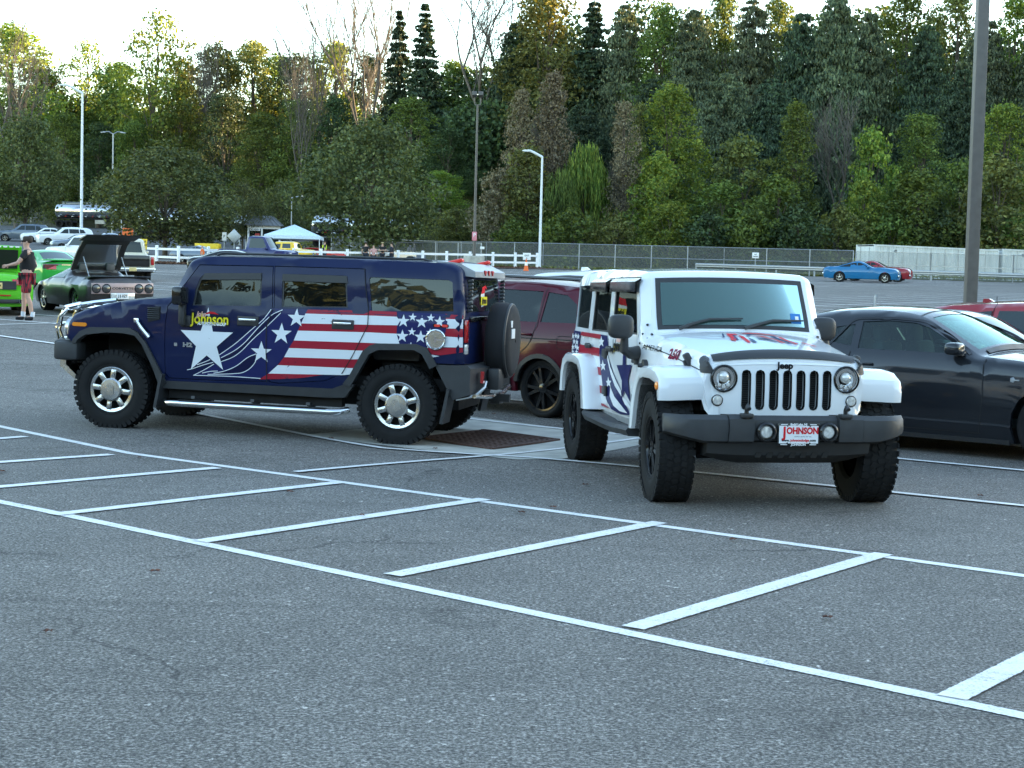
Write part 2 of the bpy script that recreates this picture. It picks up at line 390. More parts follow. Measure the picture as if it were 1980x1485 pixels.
# ------------------------------------------------------------------ ground sheets
UA = np.array([.755, -.656]); VA = np.array([.656, .755])     # stall lines run along UA, rows along VA
def grid_sheet(name, xs, ys, m, off=0.0, keep=None, kind='structure'):
    X, Y = np.meshgrid(xs, ys); Z = T(X, Y)+off; V = np.stack([X, Y, Z], -1).reshape(-1, 3); nx, ny = len(xs), len(ys)
    i, j = np.meshgrid(np.arange(nx-1), np.arange(ny-1)); a = (j*nx+i).ravel(); F = np.stack([a, a+1, a+1+nx, a+nx], -1)
    if keep is not None:
        c = V[F].mean(1); F = F[keep(c[:, 0], c[:, 1])]
    o = link(name, npmesh(name, V, F, True), m); o['kind'] = kind; return o
def lot_edge(x): return np.where(x < 5, 124.5, 124.5-(x-5)*.30)
xs = np.r_[np.arange(-150, -30, 6), np.arange(-30, -14, 2), np.arange(-14, 14, .5), np.arange(14, 40, 2), np.arange(40, 151, 6)]
ys = np.r_[np.arange(-70, 0, 6), np.arange(0, 40, .5), np.arange(40, 128.1, 1.0)]
grid_sheet('parking_lot', xs, ys, 'asphalt', 0.0, lambda x, y: y < lot_edge(x))
xs2 = np.r_[-1500, -900, -600, np.arange(-420, -60, 20), np.arange(-60, 60, 3), np.arange(60, 421, 20), 600, 900, 1500]
ys2 = np.r_[-1500, -800, -420, np.arange(-400, -60, 20), np.arange(-60, 110, 10), np.arange(110, 260, 3), np.arange(260, 440, 20), 700, 1100, 1600]
grid_sheet('ground', xs2, ys2, 'grass_ground', -.10)
grid_sheet('service_road', np.arange(-110, -13, 2.), np.arange(129, 224, 2.), 'asphalt_old', .02, lambda x, y: (x < -16-(y-129)*.06) & (y < 222))
def along(p, q, n):
    t = np.linspace(0, 1, n)[:, None]; return np.array(p)*(1-t)+np.array(q)*t
def strip(p, q, w, off=.004, n=None):
    """draped quad strip between two plan points"""
    p = np.array(p, float); q = np.array(q, float); L = np.linalg.norm(q-p); n = n or max(2, int(L/.4)+1); c = along(p, q, n)
    d = (q-p)/L; s = np.array([-d[1], d[0]])*w/2; P = np.concatenate([c-s, c+s]); V = np.c_[P, T(P[:, 0], P[:, 1])+off]
    i = np.arange(n-1); return V, np.stack([i, i+1, i+1+n, i+n], -1)
def uv(u, v): return UA*u+VA*v
def strips(name, L, m='line_paint', off=.004):
    V = []; F = []; U = []; b = 0
    for p, q, w in L:
        v, f = strip(p, q, w*1.12, off); V.append(v); F.append(f+b); b += len(v); U.append(np.r_[np.zeros(len(v)//2), np.ones(len(v)//2)])
    F = np.concatenate(F); U = np.concatenate(U); me = npmesh(name, np.concatenate(V), F); uvl = me.uv_layers.new(name='UVMap'); uvl.data.foreach_set('uv', np.c_[U[F.ravel()], np.zeros(F.size)].astype(np.float32).ravel())
    o = link(name, me, m); o['kind'] = 'structure'; return o
W_ = .105
near = [((-5.33, 16.45), (-3.43, 14.22), W_), ((-3.43, 14.22), (3.9, 8.2), W_), ((-6.9, 18.3), (-5.33, 16.45), W_),     # long line A
        ((-6.5, 13.55), (-3.01, 10.46), W_), ((-3.01, 10.46), (3.4, 4.6), W_)]                                   # long line B
strips('painted_line', near)
hat = [((.66, 7.39), (2.42, 9.78)), ((-.55, 8.58), (1.15, 10.87)), ((-1.78, 9.53), (-.06, 11.84)), ((-2.93, 10.46), (-1.22, 12.62)), ((-4.02, 11.4), (-2.33, 13.4)),
       ((-5.1, 12.35), (-3.42, 14.2)), ((-6.1, 13.3), (-4.65, 15.62)), ((1.83, 6.24), (3.6, 8.6)), ((3.0, 5.05), (4.7, 7.4))]
def nudge(h):
    p, q = np.array(h[0]), np.array(h[1]); d = (q-p)/np.linalg.norm(q-p); return tuple(p-d*.12), tuple(q-d*.20)
strips('hatch_line', [(*nudge(h), .135) for h in hat], off=.008)
strips('stall_line', [((-4.6, 19.7), (-1.25, 15.52), W_), ((-1.25, 15.52), (.2, 14.86), W_), ((.2, 14.86), (5.2, 11.1), W_), ((-3.6, 22.3), (-.55, 19.04), W_), ((-.55, 19.04), (6.4, 13.2), W_),
       ((-1.78, 13.07), (-.13, 15.06), .09), ((-.13, 15.06), (1.4, 17.15), .09)], off=.012)
far = []
for us in (-10, -29.6, -49.2, -68.8, -88.4, 9.6):
    for k in range(-4, 46):
        v = 16.4+2.62*k
        if v < 16 and us > -20: continue
        a, b_ = uv(us-5.3, v), uv(us+5.3, v); c = (a+b_)/2
        if c[1] < 14 or c[1] > lot_edge(c[0])-5 or abs(c[0]) > c[1]*.36+6: continue
        far.append((a, b_, .115))
    v0, v1 = (16.4-2.62*4 if us < -20 else 16.4), 16.4+2.62*45
    for v in np.arange(v0, v1, 6):
        a, b_ = uv(us, v), uv(us, min(v+6, v1))
        if 14 < a[1] and b_[1] < lot_edge(b_[0])-4: far.append((a, b_, .115))
strips('far_stall_line', far, off=.015)
# drain: concrete apron with a rusty grate of bars let into it
def drape_poly(name, P, m, off, step=.35):
    V, F = tess(P, [], step); V = np.array(V); Z = T(V[:, 0], V[:, 1])+off
    o = link(name, npmesh(name, np.c_[V, Z], np.array(F)), m); o['kind'] = 'structure'; return o

ap = [(-2.174,16.684),(-1.662,17.615),(-0.527,19.3),(1.459,17.286),(1.332,16.384),(0.479,14.791),(0.066,14.641),(-0.956,15.602)]
gr = [(-0.966,16.803),(-0.308,17.825),(0.503,16.894),(-0.18,15.782)]
drape_poly('drain_apron', ap, 'concrete', .006)
gt = thing('drain_grate', 'rusty iron drain grate set in the pale concrete apron beside the navy SUV', 'grate')
b = MB(); zc = Tz(*np.mean(gr, 0)); g0, g1, g2, g3 = [np.array(p) for p in gr]
b.add([(*p, Tz(*p)+.010) for p in gr], [(0, 1, 2, 3)]); b.obj('pit', 'pit', gt)
b = MB()
for p, q in ((g0, g1), (g1, g2), (g2, g3), (g3, g0)):
    d = q-p; L = np.linalg.norm(d); m = (p+q)/2; b.box((*m, Tz(*m)+.018), (L+.03, .05, .02), rz=math.atan2(d[1], d[0]))
b.obj('frame', 'rust', gt)
for k in range(1, 13):
    t = k/13; p = g0*(1-t)+g1*t; q = g3*(1-t)+g2*t; d = q-p; m = (p+q)/2
    b = MB(); b.box((*m, Tz(*m)+.0185), (np.linalg.norm(d)-.05, .042, .018), rz=math.atan2(d[1], d[0])); b.obj('bar', 'rust', gt)
for k in range(1, 12):
    t = k/12; p = g0*(1-t)+g3*t; q = g1*(1-t)+g2*t; d = q-p; m = (p+q)/2
    b = MB(); b.box((*m, Tz(*m)+.017), (np.linalg.norm(d)-.05, .03, .016), rz=math.atan2(d[1], d[0])); b.obj('cross_bar', 'rust', gt)

# dead leaves lying on the asphalt
rg = np.random.default_rng(9); L_ = [(-1.558,12.478),(1.431,9.984),(0.611,12.659),(0.088,10.976),(3.758,12.569),(-3.245,13.801),(-4.061,12.568),(-1.641,11.757),(0.319,11.276),(-0.215,19.601),(-0.743,15.631),(1.235,11.907),(-1.862,16.353),(-2.01,6.888),(-0.993,10.645),(1.561,7.61),(-1.883,8.391),(0.983,16.383)]
b = MB()
for x, y in L_:
    z = Tz(x, y)+.012; a = rg.uniform(0, 6.28); s = rg.uniform(.018, .038); P = [(x+s*r_*math.cos(a+q), y+s*r_*math.sin(a+q), z+.012*abs(math.sin(3*q))) for q, r_ in ((0, 1.2), (.5, .5), (1.1, 1), (1.7, .45), (2.4, .9), (3.14, .6), (3.9, .9), (4.6, .45), (5.2, 1), (5.8, .5))]
    b.add(P+[(x, y, z+.004)], [(i, (i+1) % 10, 10) for i in range(10)])
lv = b.obj('fallen_leaves', 'dead_leaf'); lv['kind'] = 'stuff'; lv['label'] = 'a few dry brown leaves lying on the asphalt'

# ------------------------------------------------------------------ trees
def rnd_dirs(rg, n):
    v = rg.normal(size=(n, 3)); return v/np.linalg.norm(v, axis=1)[:, None]
def leaf_quads(rg, C, size, N=None, asp=.62, hang=0.0):
    """one bent leaf clump (4 verts, 2 tris) per centre"""
    n = len(C); d = rnd_dirs(rg, n)
    if N is not None: d = d*.75+N*.6; d /= np.linalg.norm(d, axis=1)[:, None]
    a = np.cross(d, rnd_dirs(rg, n))
    if hang: a = a*(1-hang)+np.array([0, 0, -1.])*hang*1.2
    a /= np.linalg.norm(a, axis=1)[:, None]+1e-9; b = np.cross(d, a); b /= np.linalg.norm(b, axis=1)[:, None]+1e-9
    s = (size*rg.uniform(.55, 1.3, n))[:, None]; k = d*s*.28
    V = np.stack([C-a*s*.5, C-b*s*asp*.5+k, C+a*s*.5, C+b*s*asp*.5+k*.4], 1).reshape(-1, 3)
    i = np.arange(n)*4; F = np.concatenate([np.stack([i, i+1, i+2], -1), np.stack([i, i+2, i+3], -1)]); return V, F
def trunk_mb(rg, h, r0, lean=.04, limbs=(), top=.92, n=7):
    b = MB(); p = [(rg.normal()*lean*h*t*.5, rg.normal()*lean*h*t*.5, h*top*t) for t in np.linspace(0, 1, 7)]; p[0] = (0, 0, -.4)
    b.tube(p, [r0*1.35, r0, r0*.85, r0*.7, r0*.5, r0*.32, r0*.12], n)
    for q in limbs:
        z = q[2]*rg.uniform(.35, .62); t = min(z/(h*top), .9); st = np.array(p[int(t*6)])*(1-(t*6-int(t*6)))+np.array(p[min(6, int(t*6)+1)])*(t*6-int(t*6)); e = np.array(q)
        m1 = st+(e-st)*.4+np.array([0, 0, .04*h]); b.tube([st, m1, st+(e-st)*.8+np.array([0, 0, .03*h]), e], [r0*.42, r0*.3, r0*.17, r0*.05], 5, False)
    return b
def broadleaf(seed, h=20, r=5, base=.25, lobes=24, leaves=9000, size=.42, shape=1.0, gap=.0, ragged=.25):
    """returns crown V,F and trunk MB. shape: >1 pointed top"""
    rg = np.random.default_rng(seed); L = []
    for i in range(lobes):
        t = (i+.5)/lobes; z = base+(1-base)*t; prof = math.sin(math.pi*min(1, (t*.82+.16)))**.75 if shape <= 1 else max(.08, (1-t)**(.75/shape*1.2)*(.55+.45*min(1, t*5)))
        a = i*2.39996+rg.normal()*.4; rr = r*prof*rg.uniform(.35, .82); q = r*rg.uniform(.24, .42)*(1-.35*t)
        L.append((rr*math.cos(a), rr*math.sin(a), h*min(z, .97)-q*.6, q*rg.uniform(.9, 1.25), q*rg.uniform(.6, .95)))
    L.append((0, 0, h*.92, r*.22, r*.3)); w = np.array([l[3]*l[3] for l in L]); w /= w.sum(); C = []; N = []
    for (x, y, z, q, qz), ww in zip(L, w):
        n = int(leaves*ww); d = rnd_dirs(rg, n); rad = (rg.uniform(.25, 1, n)**.45+rg.exponential(ragged*.35, n))[:, None]
        c = d*rad*np.array([q, q, qz]); f = np.sin(c[:, 0]*3.1/q+seed)+np.sin(c[:, 1]*3.7/q+2*seed)+np.sin(c[:, 2]*4.1/qz) > -1.1-gap*0; C.append((c+np.array([x, y, z]))[f]); N.append(d[f])
    C = np.concatenate(C); N = np.concatenate(N); N[:, 2] += .35
    V, F = leaf_quads(rg, C, size, N)
    return V, F, trunk_mb(rg, h, max(.10, h*.014), limbs=[(l[0]*.9, l[1]*.9, l[2]) for l in L[:-1:2]])
def spruce(seed, h=22, r=3.4, leaves=7000, size=.55, droop=.5, base=.06, dense=1.0, top_exp=.85):
    rg = np.random.default_rng(seed); C = []; D = []
    lev = int(h*1.7*dense)
    for i in range(lev):
        t = base+(1-base)*(i+rg.uniform(0, .6))/lev; rr = r*(1-t)**top_exp*rg.uniform(.72, 1.12)+.12; nb = max(4, int(11*(1-t)+4))
        for k in range(nb):
            a = 2*math.pi*(k+rg.uniform(-.4, .4))/nb+i*1.3; R_ = rr*rg.uniform(.6, 1.12); m = max(3, int(leaves/(lev*nb)*(.35+1.3*(1-t))))
            s = rg.uniform(.12, 1, m)**.7; z = t*h-droop*R_*s**1.4*.55+.12*R_*s**3-np.abs(rg.normal(size=m))*.16*R_*droop
            C.append(np.stack([R_*s*np.cos(a)+rg.normal(size=m)*.12*R_, R_*s*np.sin(a)+rg.normal(size=m)*.12*R_, z], -1)); D.append(np.stack([np.cos(a)*s, np.sin(a)*s, .5+0*s], -1))
    C = np.concatenate(C); V, F = leaf_quads(rg, C, size, np.concatenate(D), .38, droop*.75); b = MB(); b.tube([(0, 0, -.4), (0, 0, h*.5), (0, 0, h*.985)], [h*.013, h*.008, .02], 6); return V, F, b
def willow(seed, h=10, r=4, leaves=7000, size=.5):
    rg = np.random.default_rng(seed); C = []; st = 330
    for i in range(st):
        a = rg.uniform(0, 2*math.pi); q = r*math.sqrt(rg.uniform(.02, 1)); z0 = h*(1-.38*(q/r)**2)*rg.uniform(.86, 1); ln = h*rg.uniform(.22, .5); m = leaves//st; s = np.linspace(0, 1, m)
        C.append(np.stack([q*np.cos(a)*(1+.1*s)+rg.normal(size=m)*.05, q*np.sin(a)*(1+.1*s)+rg.normal(size=m)*.05, z0-ln*s], -1))
    C = np.concatenate(C); V, F = leaf_quads(rg, C, size, None, .28, .8); return V, F, trunk_mb(rg, h, .2, limbs=[(r*.5*math.cos(k), r*.5*math.sin(k), h*.85) for k in range(0, 6)])
def bare(seed, h=18, spread=.5, depth=5, r0=.2, fork=.22, n0=3):
    rg = np.random.default_rng(seed); b = MB()
    def grow(p, d, L, r, k):
        q = p+d*L*.5+rg.normal(size=3)*.03*L; e = q+(d+rg.normal(size=3)*.07+np.array([0, 0, .08]))*L*.5
        b.tube([p, q, e], [r, r*.87, r*.74], 5 if k > 3 else 3, False)
        if k == 0: return
        m = 3 if k > 1 and rg.uniform() < .55 else 2
        for j in range(m):
            dd = d+rnd_dirs(rg, 1)[0]*spread+np.array([0, 0, .22]); dd /= np.linalg.norm(dd); grow(e, dd, L*rg.uniform(.62, .84), r*.65, k-1)
            if k > 2 and rg.uniform() < .7:
                dd = d+rnd_dirs(rg, 1)[0]*spread*1.2+np.array([0, 0, .2]); dd /= np.linalg.norm(dd); grow(q, dd, L*.6, r*.44, k-1)
    b.tube([(0, 0, -.3), (0, 0, h*fork)], [r0*1.3, r0], 7)
    for j in range(n0):
        d = np.array([math.cos(j*2.2+seed)*spread*.55, math.sin(j*2.2+seed)*spread*.55, 1.]); d /= np.linalg.norm(d); grow(np.array([0, 0, h*fork]), d, h*.235, r0*.7, depth)
    return b
PROTO = {}
def proto(key, fn):
    if key not in PROTO:
        r_ = fn(); 
        if isinstance(r_, MB): PROTO[key] = (None, r_.mesh('trunk_'+key))
        else: PROTO[key] = (npmesh('crown_'+key, r_[0], r_[1]), r_[2].mesh('trunk_'+key))
    return PROTO[key]
TREES = {
 'oakA': (lambda: broadleaf(1, 20, 5, .18, 34, 16000, .34, ragged=.4), 20, 4.2), 'oakB': (lambda: broadleaf(2, 20, 5, .25, 30, 15000, .36, ragged=.6), 20, 4.0),
 'oakC': (lambda: broadleaf(3, 20, 5, .12, 40, 17000, .33, ragged=.45), 20, 4.2), 'open': (lambda: broadleaf(4, 20, 5.6, .42, 17, 5200, .42, ragged=.6), 20, 5.6),
 'lot': (lambda: broadleaf(5, 9, 4.6, .30, 46, 17000, .25, ragged=.3), 9, 3.9), 'lotB': (lambda: broadleaf(6, 9, 4.2, .3, 40, 13000, .25, ragged=.3), 9, 3.6),
 'cone': (lambda: broadleaf(7, 14, 3.6, .08, 40, 12000, .26, 1.3, ragged=.3), 14, 3.0), 'poplar': (lambda: broadleaf(8, 14, 2.6, .12, 40, 7500, .20, 1.5, ragged=.3), 14, 2.2),
 'round': (lambda: broadleaf(9, 10, 3.6, .06, 34, 9000, .34, ragged=.4), 10, 2.7), 'roundB': (lambda: broadleaf(10, 10, 3.8, .1, 26, 7500, .36, ragged=.55), 10, 2.8),
 'shrub': (lambda: broadleaf(11, 5, 3, .02, 24, 5000, .30, ragged=.5), 5, 2.3),
 'spruceA': (lambda: spruce(12, 22, 3.3, 11000, .6, .6), 22, 2.5), 'spruceB': (lambda: spruce(13, 22, 3.8, 11000, .62, .5), 22, 2.8),
 'hemA': (lambda: spruce(14, 24, 5.2, 34000, .46, .8, .02, 1.35, .42), 24, 3.6), 'hemB': (lambda: spruce(15, 24, 5.6, 34000, .48, .75, .02, 1.3, .38), 24, 3.9),
 'willow': (lambda: willow(16, 10, 3.6), 10, 3.6),
 'bareA': (lambda: bare(17, 20, .42, 5, .22), 20, 4), 'bareB': (lambda: bare(18, 20, .55, 5, .2, .3), 20, 4), 'bareC': (lambda: bare(19, 20, .36, 5, .16, .12, 4), 20, 4)}
def tree(kind, leaf, tr, label, group=None, name='tree', bark='bark', rz=None, sink=0):
    x, y, h, r = tr; fn, H0, R0 = TREES[kind]; cm, tm = proto(kind, fn)
    t = thing(name, label, name.replace('_', ' '), (x, y, Tz(x, y)-sink), 0, group)
    s = (r/R0, r/R0, (h+sink)/H0); zz = rz if rz is not None else (x*1.7+y*.9) % 6.28
    for nm, me, mt in (('crown', cm, leaf), ('trunk', tm, bark)):
        if me is None: continue
        if mt is None: continue
        key = (me.name, mt); m2 = PROTO.get(key)
        if m2 is None:
            m2 = me if len(me.materials) == 0 else me.copy()
            m2.materials.clear(); m2.materials.append(MATS[mt]); PROTO[key] = m2
        o = bpy.data.objects.new(nm if cm or nm == 'trunk' else 'limbs', m2); COL.objects.link(o); o.parent = t; o.scale = s; o.rotation_euler = (0, 0, zz)
    return t
G1_, G2_ = 'tall trees along the wooded ridge', 'lower trees at the foot of the wood'
ridge = [
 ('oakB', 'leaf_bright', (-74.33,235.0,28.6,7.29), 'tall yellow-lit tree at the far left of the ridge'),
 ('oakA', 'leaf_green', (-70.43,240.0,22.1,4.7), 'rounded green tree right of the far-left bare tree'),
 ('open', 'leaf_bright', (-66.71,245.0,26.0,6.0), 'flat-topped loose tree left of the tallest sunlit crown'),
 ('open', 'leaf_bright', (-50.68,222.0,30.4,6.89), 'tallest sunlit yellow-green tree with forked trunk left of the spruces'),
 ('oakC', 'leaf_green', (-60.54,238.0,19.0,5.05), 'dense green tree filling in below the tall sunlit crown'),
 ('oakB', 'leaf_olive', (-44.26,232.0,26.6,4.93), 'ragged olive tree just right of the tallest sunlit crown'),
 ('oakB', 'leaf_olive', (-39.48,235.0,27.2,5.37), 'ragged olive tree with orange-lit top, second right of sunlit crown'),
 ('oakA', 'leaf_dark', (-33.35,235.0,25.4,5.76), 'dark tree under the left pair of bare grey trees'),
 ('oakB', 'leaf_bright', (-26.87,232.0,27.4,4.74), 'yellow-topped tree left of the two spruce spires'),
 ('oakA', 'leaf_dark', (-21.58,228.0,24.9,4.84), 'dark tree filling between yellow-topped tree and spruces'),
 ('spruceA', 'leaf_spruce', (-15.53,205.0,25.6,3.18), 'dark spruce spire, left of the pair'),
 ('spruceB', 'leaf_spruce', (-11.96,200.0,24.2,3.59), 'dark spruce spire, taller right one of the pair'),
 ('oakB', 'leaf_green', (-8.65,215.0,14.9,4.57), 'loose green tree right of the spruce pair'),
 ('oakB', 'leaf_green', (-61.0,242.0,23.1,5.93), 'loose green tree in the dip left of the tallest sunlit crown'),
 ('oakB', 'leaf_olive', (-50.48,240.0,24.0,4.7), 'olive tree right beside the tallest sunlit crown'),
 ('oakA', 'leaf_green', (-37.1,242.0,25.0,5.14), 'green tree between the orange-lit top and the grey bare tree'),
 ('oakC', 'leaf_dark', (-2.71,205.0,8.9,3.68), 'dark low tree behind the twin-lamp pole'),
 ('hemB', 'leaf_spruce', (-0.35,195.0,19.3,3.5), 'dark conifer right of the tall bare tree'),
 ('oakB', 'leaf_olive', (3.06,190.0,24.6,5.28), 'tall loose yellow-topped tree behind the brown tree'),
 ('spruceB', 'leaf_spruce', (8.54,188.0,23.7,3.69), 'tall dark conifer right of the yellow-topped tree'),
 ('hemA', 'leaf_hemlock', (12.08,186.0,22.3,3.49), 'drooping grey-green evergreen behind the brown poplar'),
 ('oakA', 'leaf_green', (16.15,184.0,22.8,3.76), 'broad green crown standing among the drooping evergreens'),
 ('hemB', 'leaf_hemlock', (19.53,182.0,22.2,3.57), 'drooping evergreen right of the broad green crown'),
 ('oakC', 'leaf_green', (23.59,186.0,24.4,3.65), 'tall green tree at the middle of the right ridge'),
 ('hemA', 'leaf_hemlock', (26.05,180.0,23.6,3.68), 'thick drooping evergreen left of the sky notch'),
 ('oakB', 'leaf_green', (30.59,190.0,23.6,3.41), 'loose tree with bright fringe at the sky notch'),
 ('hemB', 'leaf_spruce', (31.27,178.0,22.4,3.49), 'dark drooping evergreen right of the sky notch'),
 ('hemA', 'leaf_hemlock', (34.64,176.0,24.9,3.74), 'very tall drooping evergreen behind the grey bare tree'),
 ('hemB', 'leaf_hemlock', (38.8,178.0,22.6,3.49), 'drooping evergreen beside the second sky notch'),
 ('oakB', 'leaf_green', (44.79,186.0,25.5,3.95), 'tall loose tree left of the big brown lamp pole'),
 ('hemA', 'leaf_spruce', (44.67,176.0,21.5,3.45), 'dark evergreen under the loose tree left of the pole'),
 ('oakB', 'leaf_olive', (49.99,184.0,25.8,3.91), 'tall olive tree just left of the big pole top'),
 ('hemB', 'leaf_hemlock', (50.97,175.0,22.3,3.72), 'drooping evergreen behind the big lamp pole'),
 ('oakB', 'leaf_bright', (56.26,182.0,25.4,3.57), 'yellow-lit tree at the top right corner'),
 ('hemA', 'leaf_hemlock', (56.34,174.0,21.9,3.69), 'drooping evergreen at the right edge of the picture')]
for k, lf, tr, lb in ridge:
    tree(k, lf, tr, lb, G1_, 'spruce_tree' if k.startswith('spruce') else 'evergreen_tree' if k.startswith('hem') else 'broadleaf_tree')
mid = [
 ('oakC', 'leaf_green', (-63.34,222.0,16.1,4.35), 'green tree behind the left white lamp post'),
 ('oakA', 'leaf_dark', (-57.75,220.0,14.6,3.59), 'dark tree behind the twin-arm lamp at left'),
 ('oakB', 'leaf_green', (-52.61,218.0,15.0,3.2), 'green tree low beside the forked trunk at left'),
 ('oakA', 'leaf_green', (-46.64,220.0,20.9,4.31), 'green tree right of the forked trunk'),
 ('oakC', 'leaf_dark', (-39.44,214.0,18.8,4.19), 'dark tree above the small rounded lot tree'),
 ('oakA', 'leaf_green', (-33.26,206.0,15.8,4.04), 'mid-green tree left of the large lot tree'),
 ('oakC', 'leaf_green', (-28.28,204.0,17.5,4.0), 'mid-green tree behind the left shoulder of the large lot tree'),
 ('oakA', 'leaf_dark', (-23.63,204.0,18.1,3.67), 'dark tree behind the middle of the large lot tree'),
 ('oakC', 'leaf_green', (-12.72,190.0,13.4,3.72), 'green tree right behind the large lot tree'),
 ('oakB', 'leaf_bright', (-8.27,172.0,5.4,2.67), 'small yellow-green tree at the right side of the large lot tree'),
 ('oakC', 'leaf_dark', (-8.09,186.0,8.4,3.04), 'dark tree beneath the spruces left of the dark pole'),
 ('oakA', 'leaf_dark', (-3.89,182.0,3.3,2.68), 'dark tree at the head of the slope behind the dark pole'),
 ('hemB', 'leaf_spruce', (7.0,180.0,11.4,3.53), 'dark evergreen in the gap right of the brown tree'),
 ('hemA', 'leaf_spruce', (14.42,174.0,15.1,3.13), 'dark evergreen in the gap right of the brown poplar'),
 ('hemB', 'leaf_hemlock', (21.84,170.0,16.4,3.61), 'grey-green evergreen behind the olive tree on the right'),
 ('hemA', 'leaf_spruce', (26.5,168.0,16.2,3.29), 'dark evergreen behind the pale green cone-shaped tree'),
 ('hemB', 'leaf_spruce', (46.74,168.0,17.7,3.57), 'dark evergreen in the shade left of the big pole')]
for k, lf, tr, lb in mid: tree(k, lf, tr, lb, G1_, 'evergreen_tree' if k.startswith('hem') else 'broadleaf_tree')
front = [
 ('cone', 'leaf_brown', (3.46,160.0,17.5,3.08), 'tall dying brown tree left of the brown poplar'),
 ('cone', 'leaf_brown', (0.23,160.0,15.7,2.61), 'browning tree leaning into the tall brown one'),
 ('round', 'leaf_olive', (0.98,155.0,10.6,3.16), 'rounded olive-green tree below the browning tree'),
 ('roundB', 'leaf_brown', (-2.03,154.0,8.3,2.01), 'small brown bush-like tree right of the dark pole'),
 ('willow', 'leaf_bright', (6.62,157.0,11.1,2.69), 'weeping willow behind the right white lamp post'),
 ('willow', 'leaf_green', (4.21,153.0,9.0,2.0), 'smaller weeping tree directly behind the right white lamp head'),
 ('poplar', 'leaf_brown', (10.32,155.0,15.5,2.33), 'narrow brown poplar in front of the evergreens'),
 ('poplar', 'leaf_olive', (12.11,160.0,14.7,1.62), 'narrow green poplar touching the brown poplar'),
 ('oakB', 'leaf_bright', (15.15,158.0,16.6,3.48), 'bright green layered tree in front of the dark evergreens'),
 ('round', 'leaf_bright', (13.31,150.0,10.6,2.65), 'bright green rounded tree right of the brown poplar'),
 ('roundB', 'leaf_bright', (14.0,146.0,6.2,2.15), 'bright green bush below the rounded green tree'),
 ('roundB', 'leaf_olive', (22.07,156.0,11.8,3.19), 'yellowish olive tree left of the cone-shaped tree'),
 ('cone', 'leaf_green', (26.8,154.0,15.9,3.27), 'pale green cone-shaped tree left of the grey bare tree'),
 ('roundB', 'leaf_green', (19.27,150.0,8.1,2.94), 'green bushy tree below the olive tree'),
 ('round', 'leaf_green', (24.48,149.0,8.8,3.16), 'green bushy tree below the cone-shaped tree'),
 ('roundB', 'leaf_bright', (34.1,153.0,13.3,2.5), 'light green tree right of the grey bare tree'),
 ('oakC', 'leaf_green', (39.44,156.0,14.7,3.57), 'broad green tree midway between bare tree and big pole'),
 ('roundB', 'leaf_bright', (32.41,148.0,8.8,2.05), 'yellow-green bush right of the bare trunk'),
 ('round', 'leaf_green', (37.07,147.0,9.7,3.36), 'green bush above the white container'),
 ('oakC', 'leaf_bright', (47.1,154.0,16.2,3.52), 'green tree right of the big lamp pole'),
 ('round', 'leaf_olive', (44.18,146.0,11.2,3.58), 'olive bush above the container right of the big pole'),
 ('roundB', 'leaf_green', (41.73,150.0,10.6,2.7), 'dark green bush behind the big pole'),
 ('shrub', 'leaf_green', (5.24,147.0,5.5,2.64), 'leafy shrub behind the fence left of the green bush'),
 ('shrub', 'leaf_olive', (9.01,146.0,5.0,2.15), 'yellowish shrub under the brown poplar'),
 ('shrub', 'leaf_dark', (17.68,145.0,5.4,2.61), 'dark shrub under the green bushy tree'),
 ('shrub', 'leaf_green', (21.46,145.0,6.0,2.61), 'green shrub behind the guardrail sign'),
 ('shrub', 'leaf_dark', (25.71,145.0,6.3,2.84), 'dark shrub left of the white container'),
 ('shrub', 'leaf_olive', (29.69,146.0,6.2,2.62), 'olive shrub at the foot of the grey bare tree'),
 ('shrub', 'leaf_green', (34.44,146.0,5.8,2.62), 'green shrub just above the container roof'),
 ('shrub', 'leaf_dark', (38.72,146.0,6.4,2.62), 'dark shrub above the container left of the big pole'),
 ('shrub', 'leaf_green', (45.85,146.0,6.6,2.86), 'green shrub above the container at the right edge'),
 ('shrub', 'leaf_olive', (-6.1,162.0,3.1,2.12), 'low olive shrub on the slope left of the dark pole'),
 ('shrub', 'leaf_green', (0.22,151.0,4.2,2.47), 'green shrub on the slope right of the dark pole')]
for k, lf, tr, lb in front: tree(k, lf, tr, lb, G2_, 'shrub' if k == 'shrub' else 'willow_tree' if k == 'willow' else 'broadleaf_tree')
lot = [
 ('lot', 'leaf_lot', (-55.58,180.0,13.5,5.44), 'wide lot tree with pale trunk at the left edge'),
 ('lot', 'leaf_lot', (-29.14,132.0,9.3,5.65), 'small rounded lot tree with forked trunk behind the open-hatch car'),
 ('lotB', 'leaf_lot', (-25.78,150.0,6.5,2.33), 'small lot tree left of the guard booth'),
 ('lotB', 'leaf_lot', (-22.75,155.0,6.7,2.79), 'small lot tree behind the guard booth roof'),
 ('lot', 'leaf_lot', (-12.2,134.0,12.1,5.58), 'large dense rounded lot tree behind the white fence')]
for k, lf, tr, lb in lot: tree(k, lf, tr, lb, 'planted trees in the parking lot', 'lot_tree')
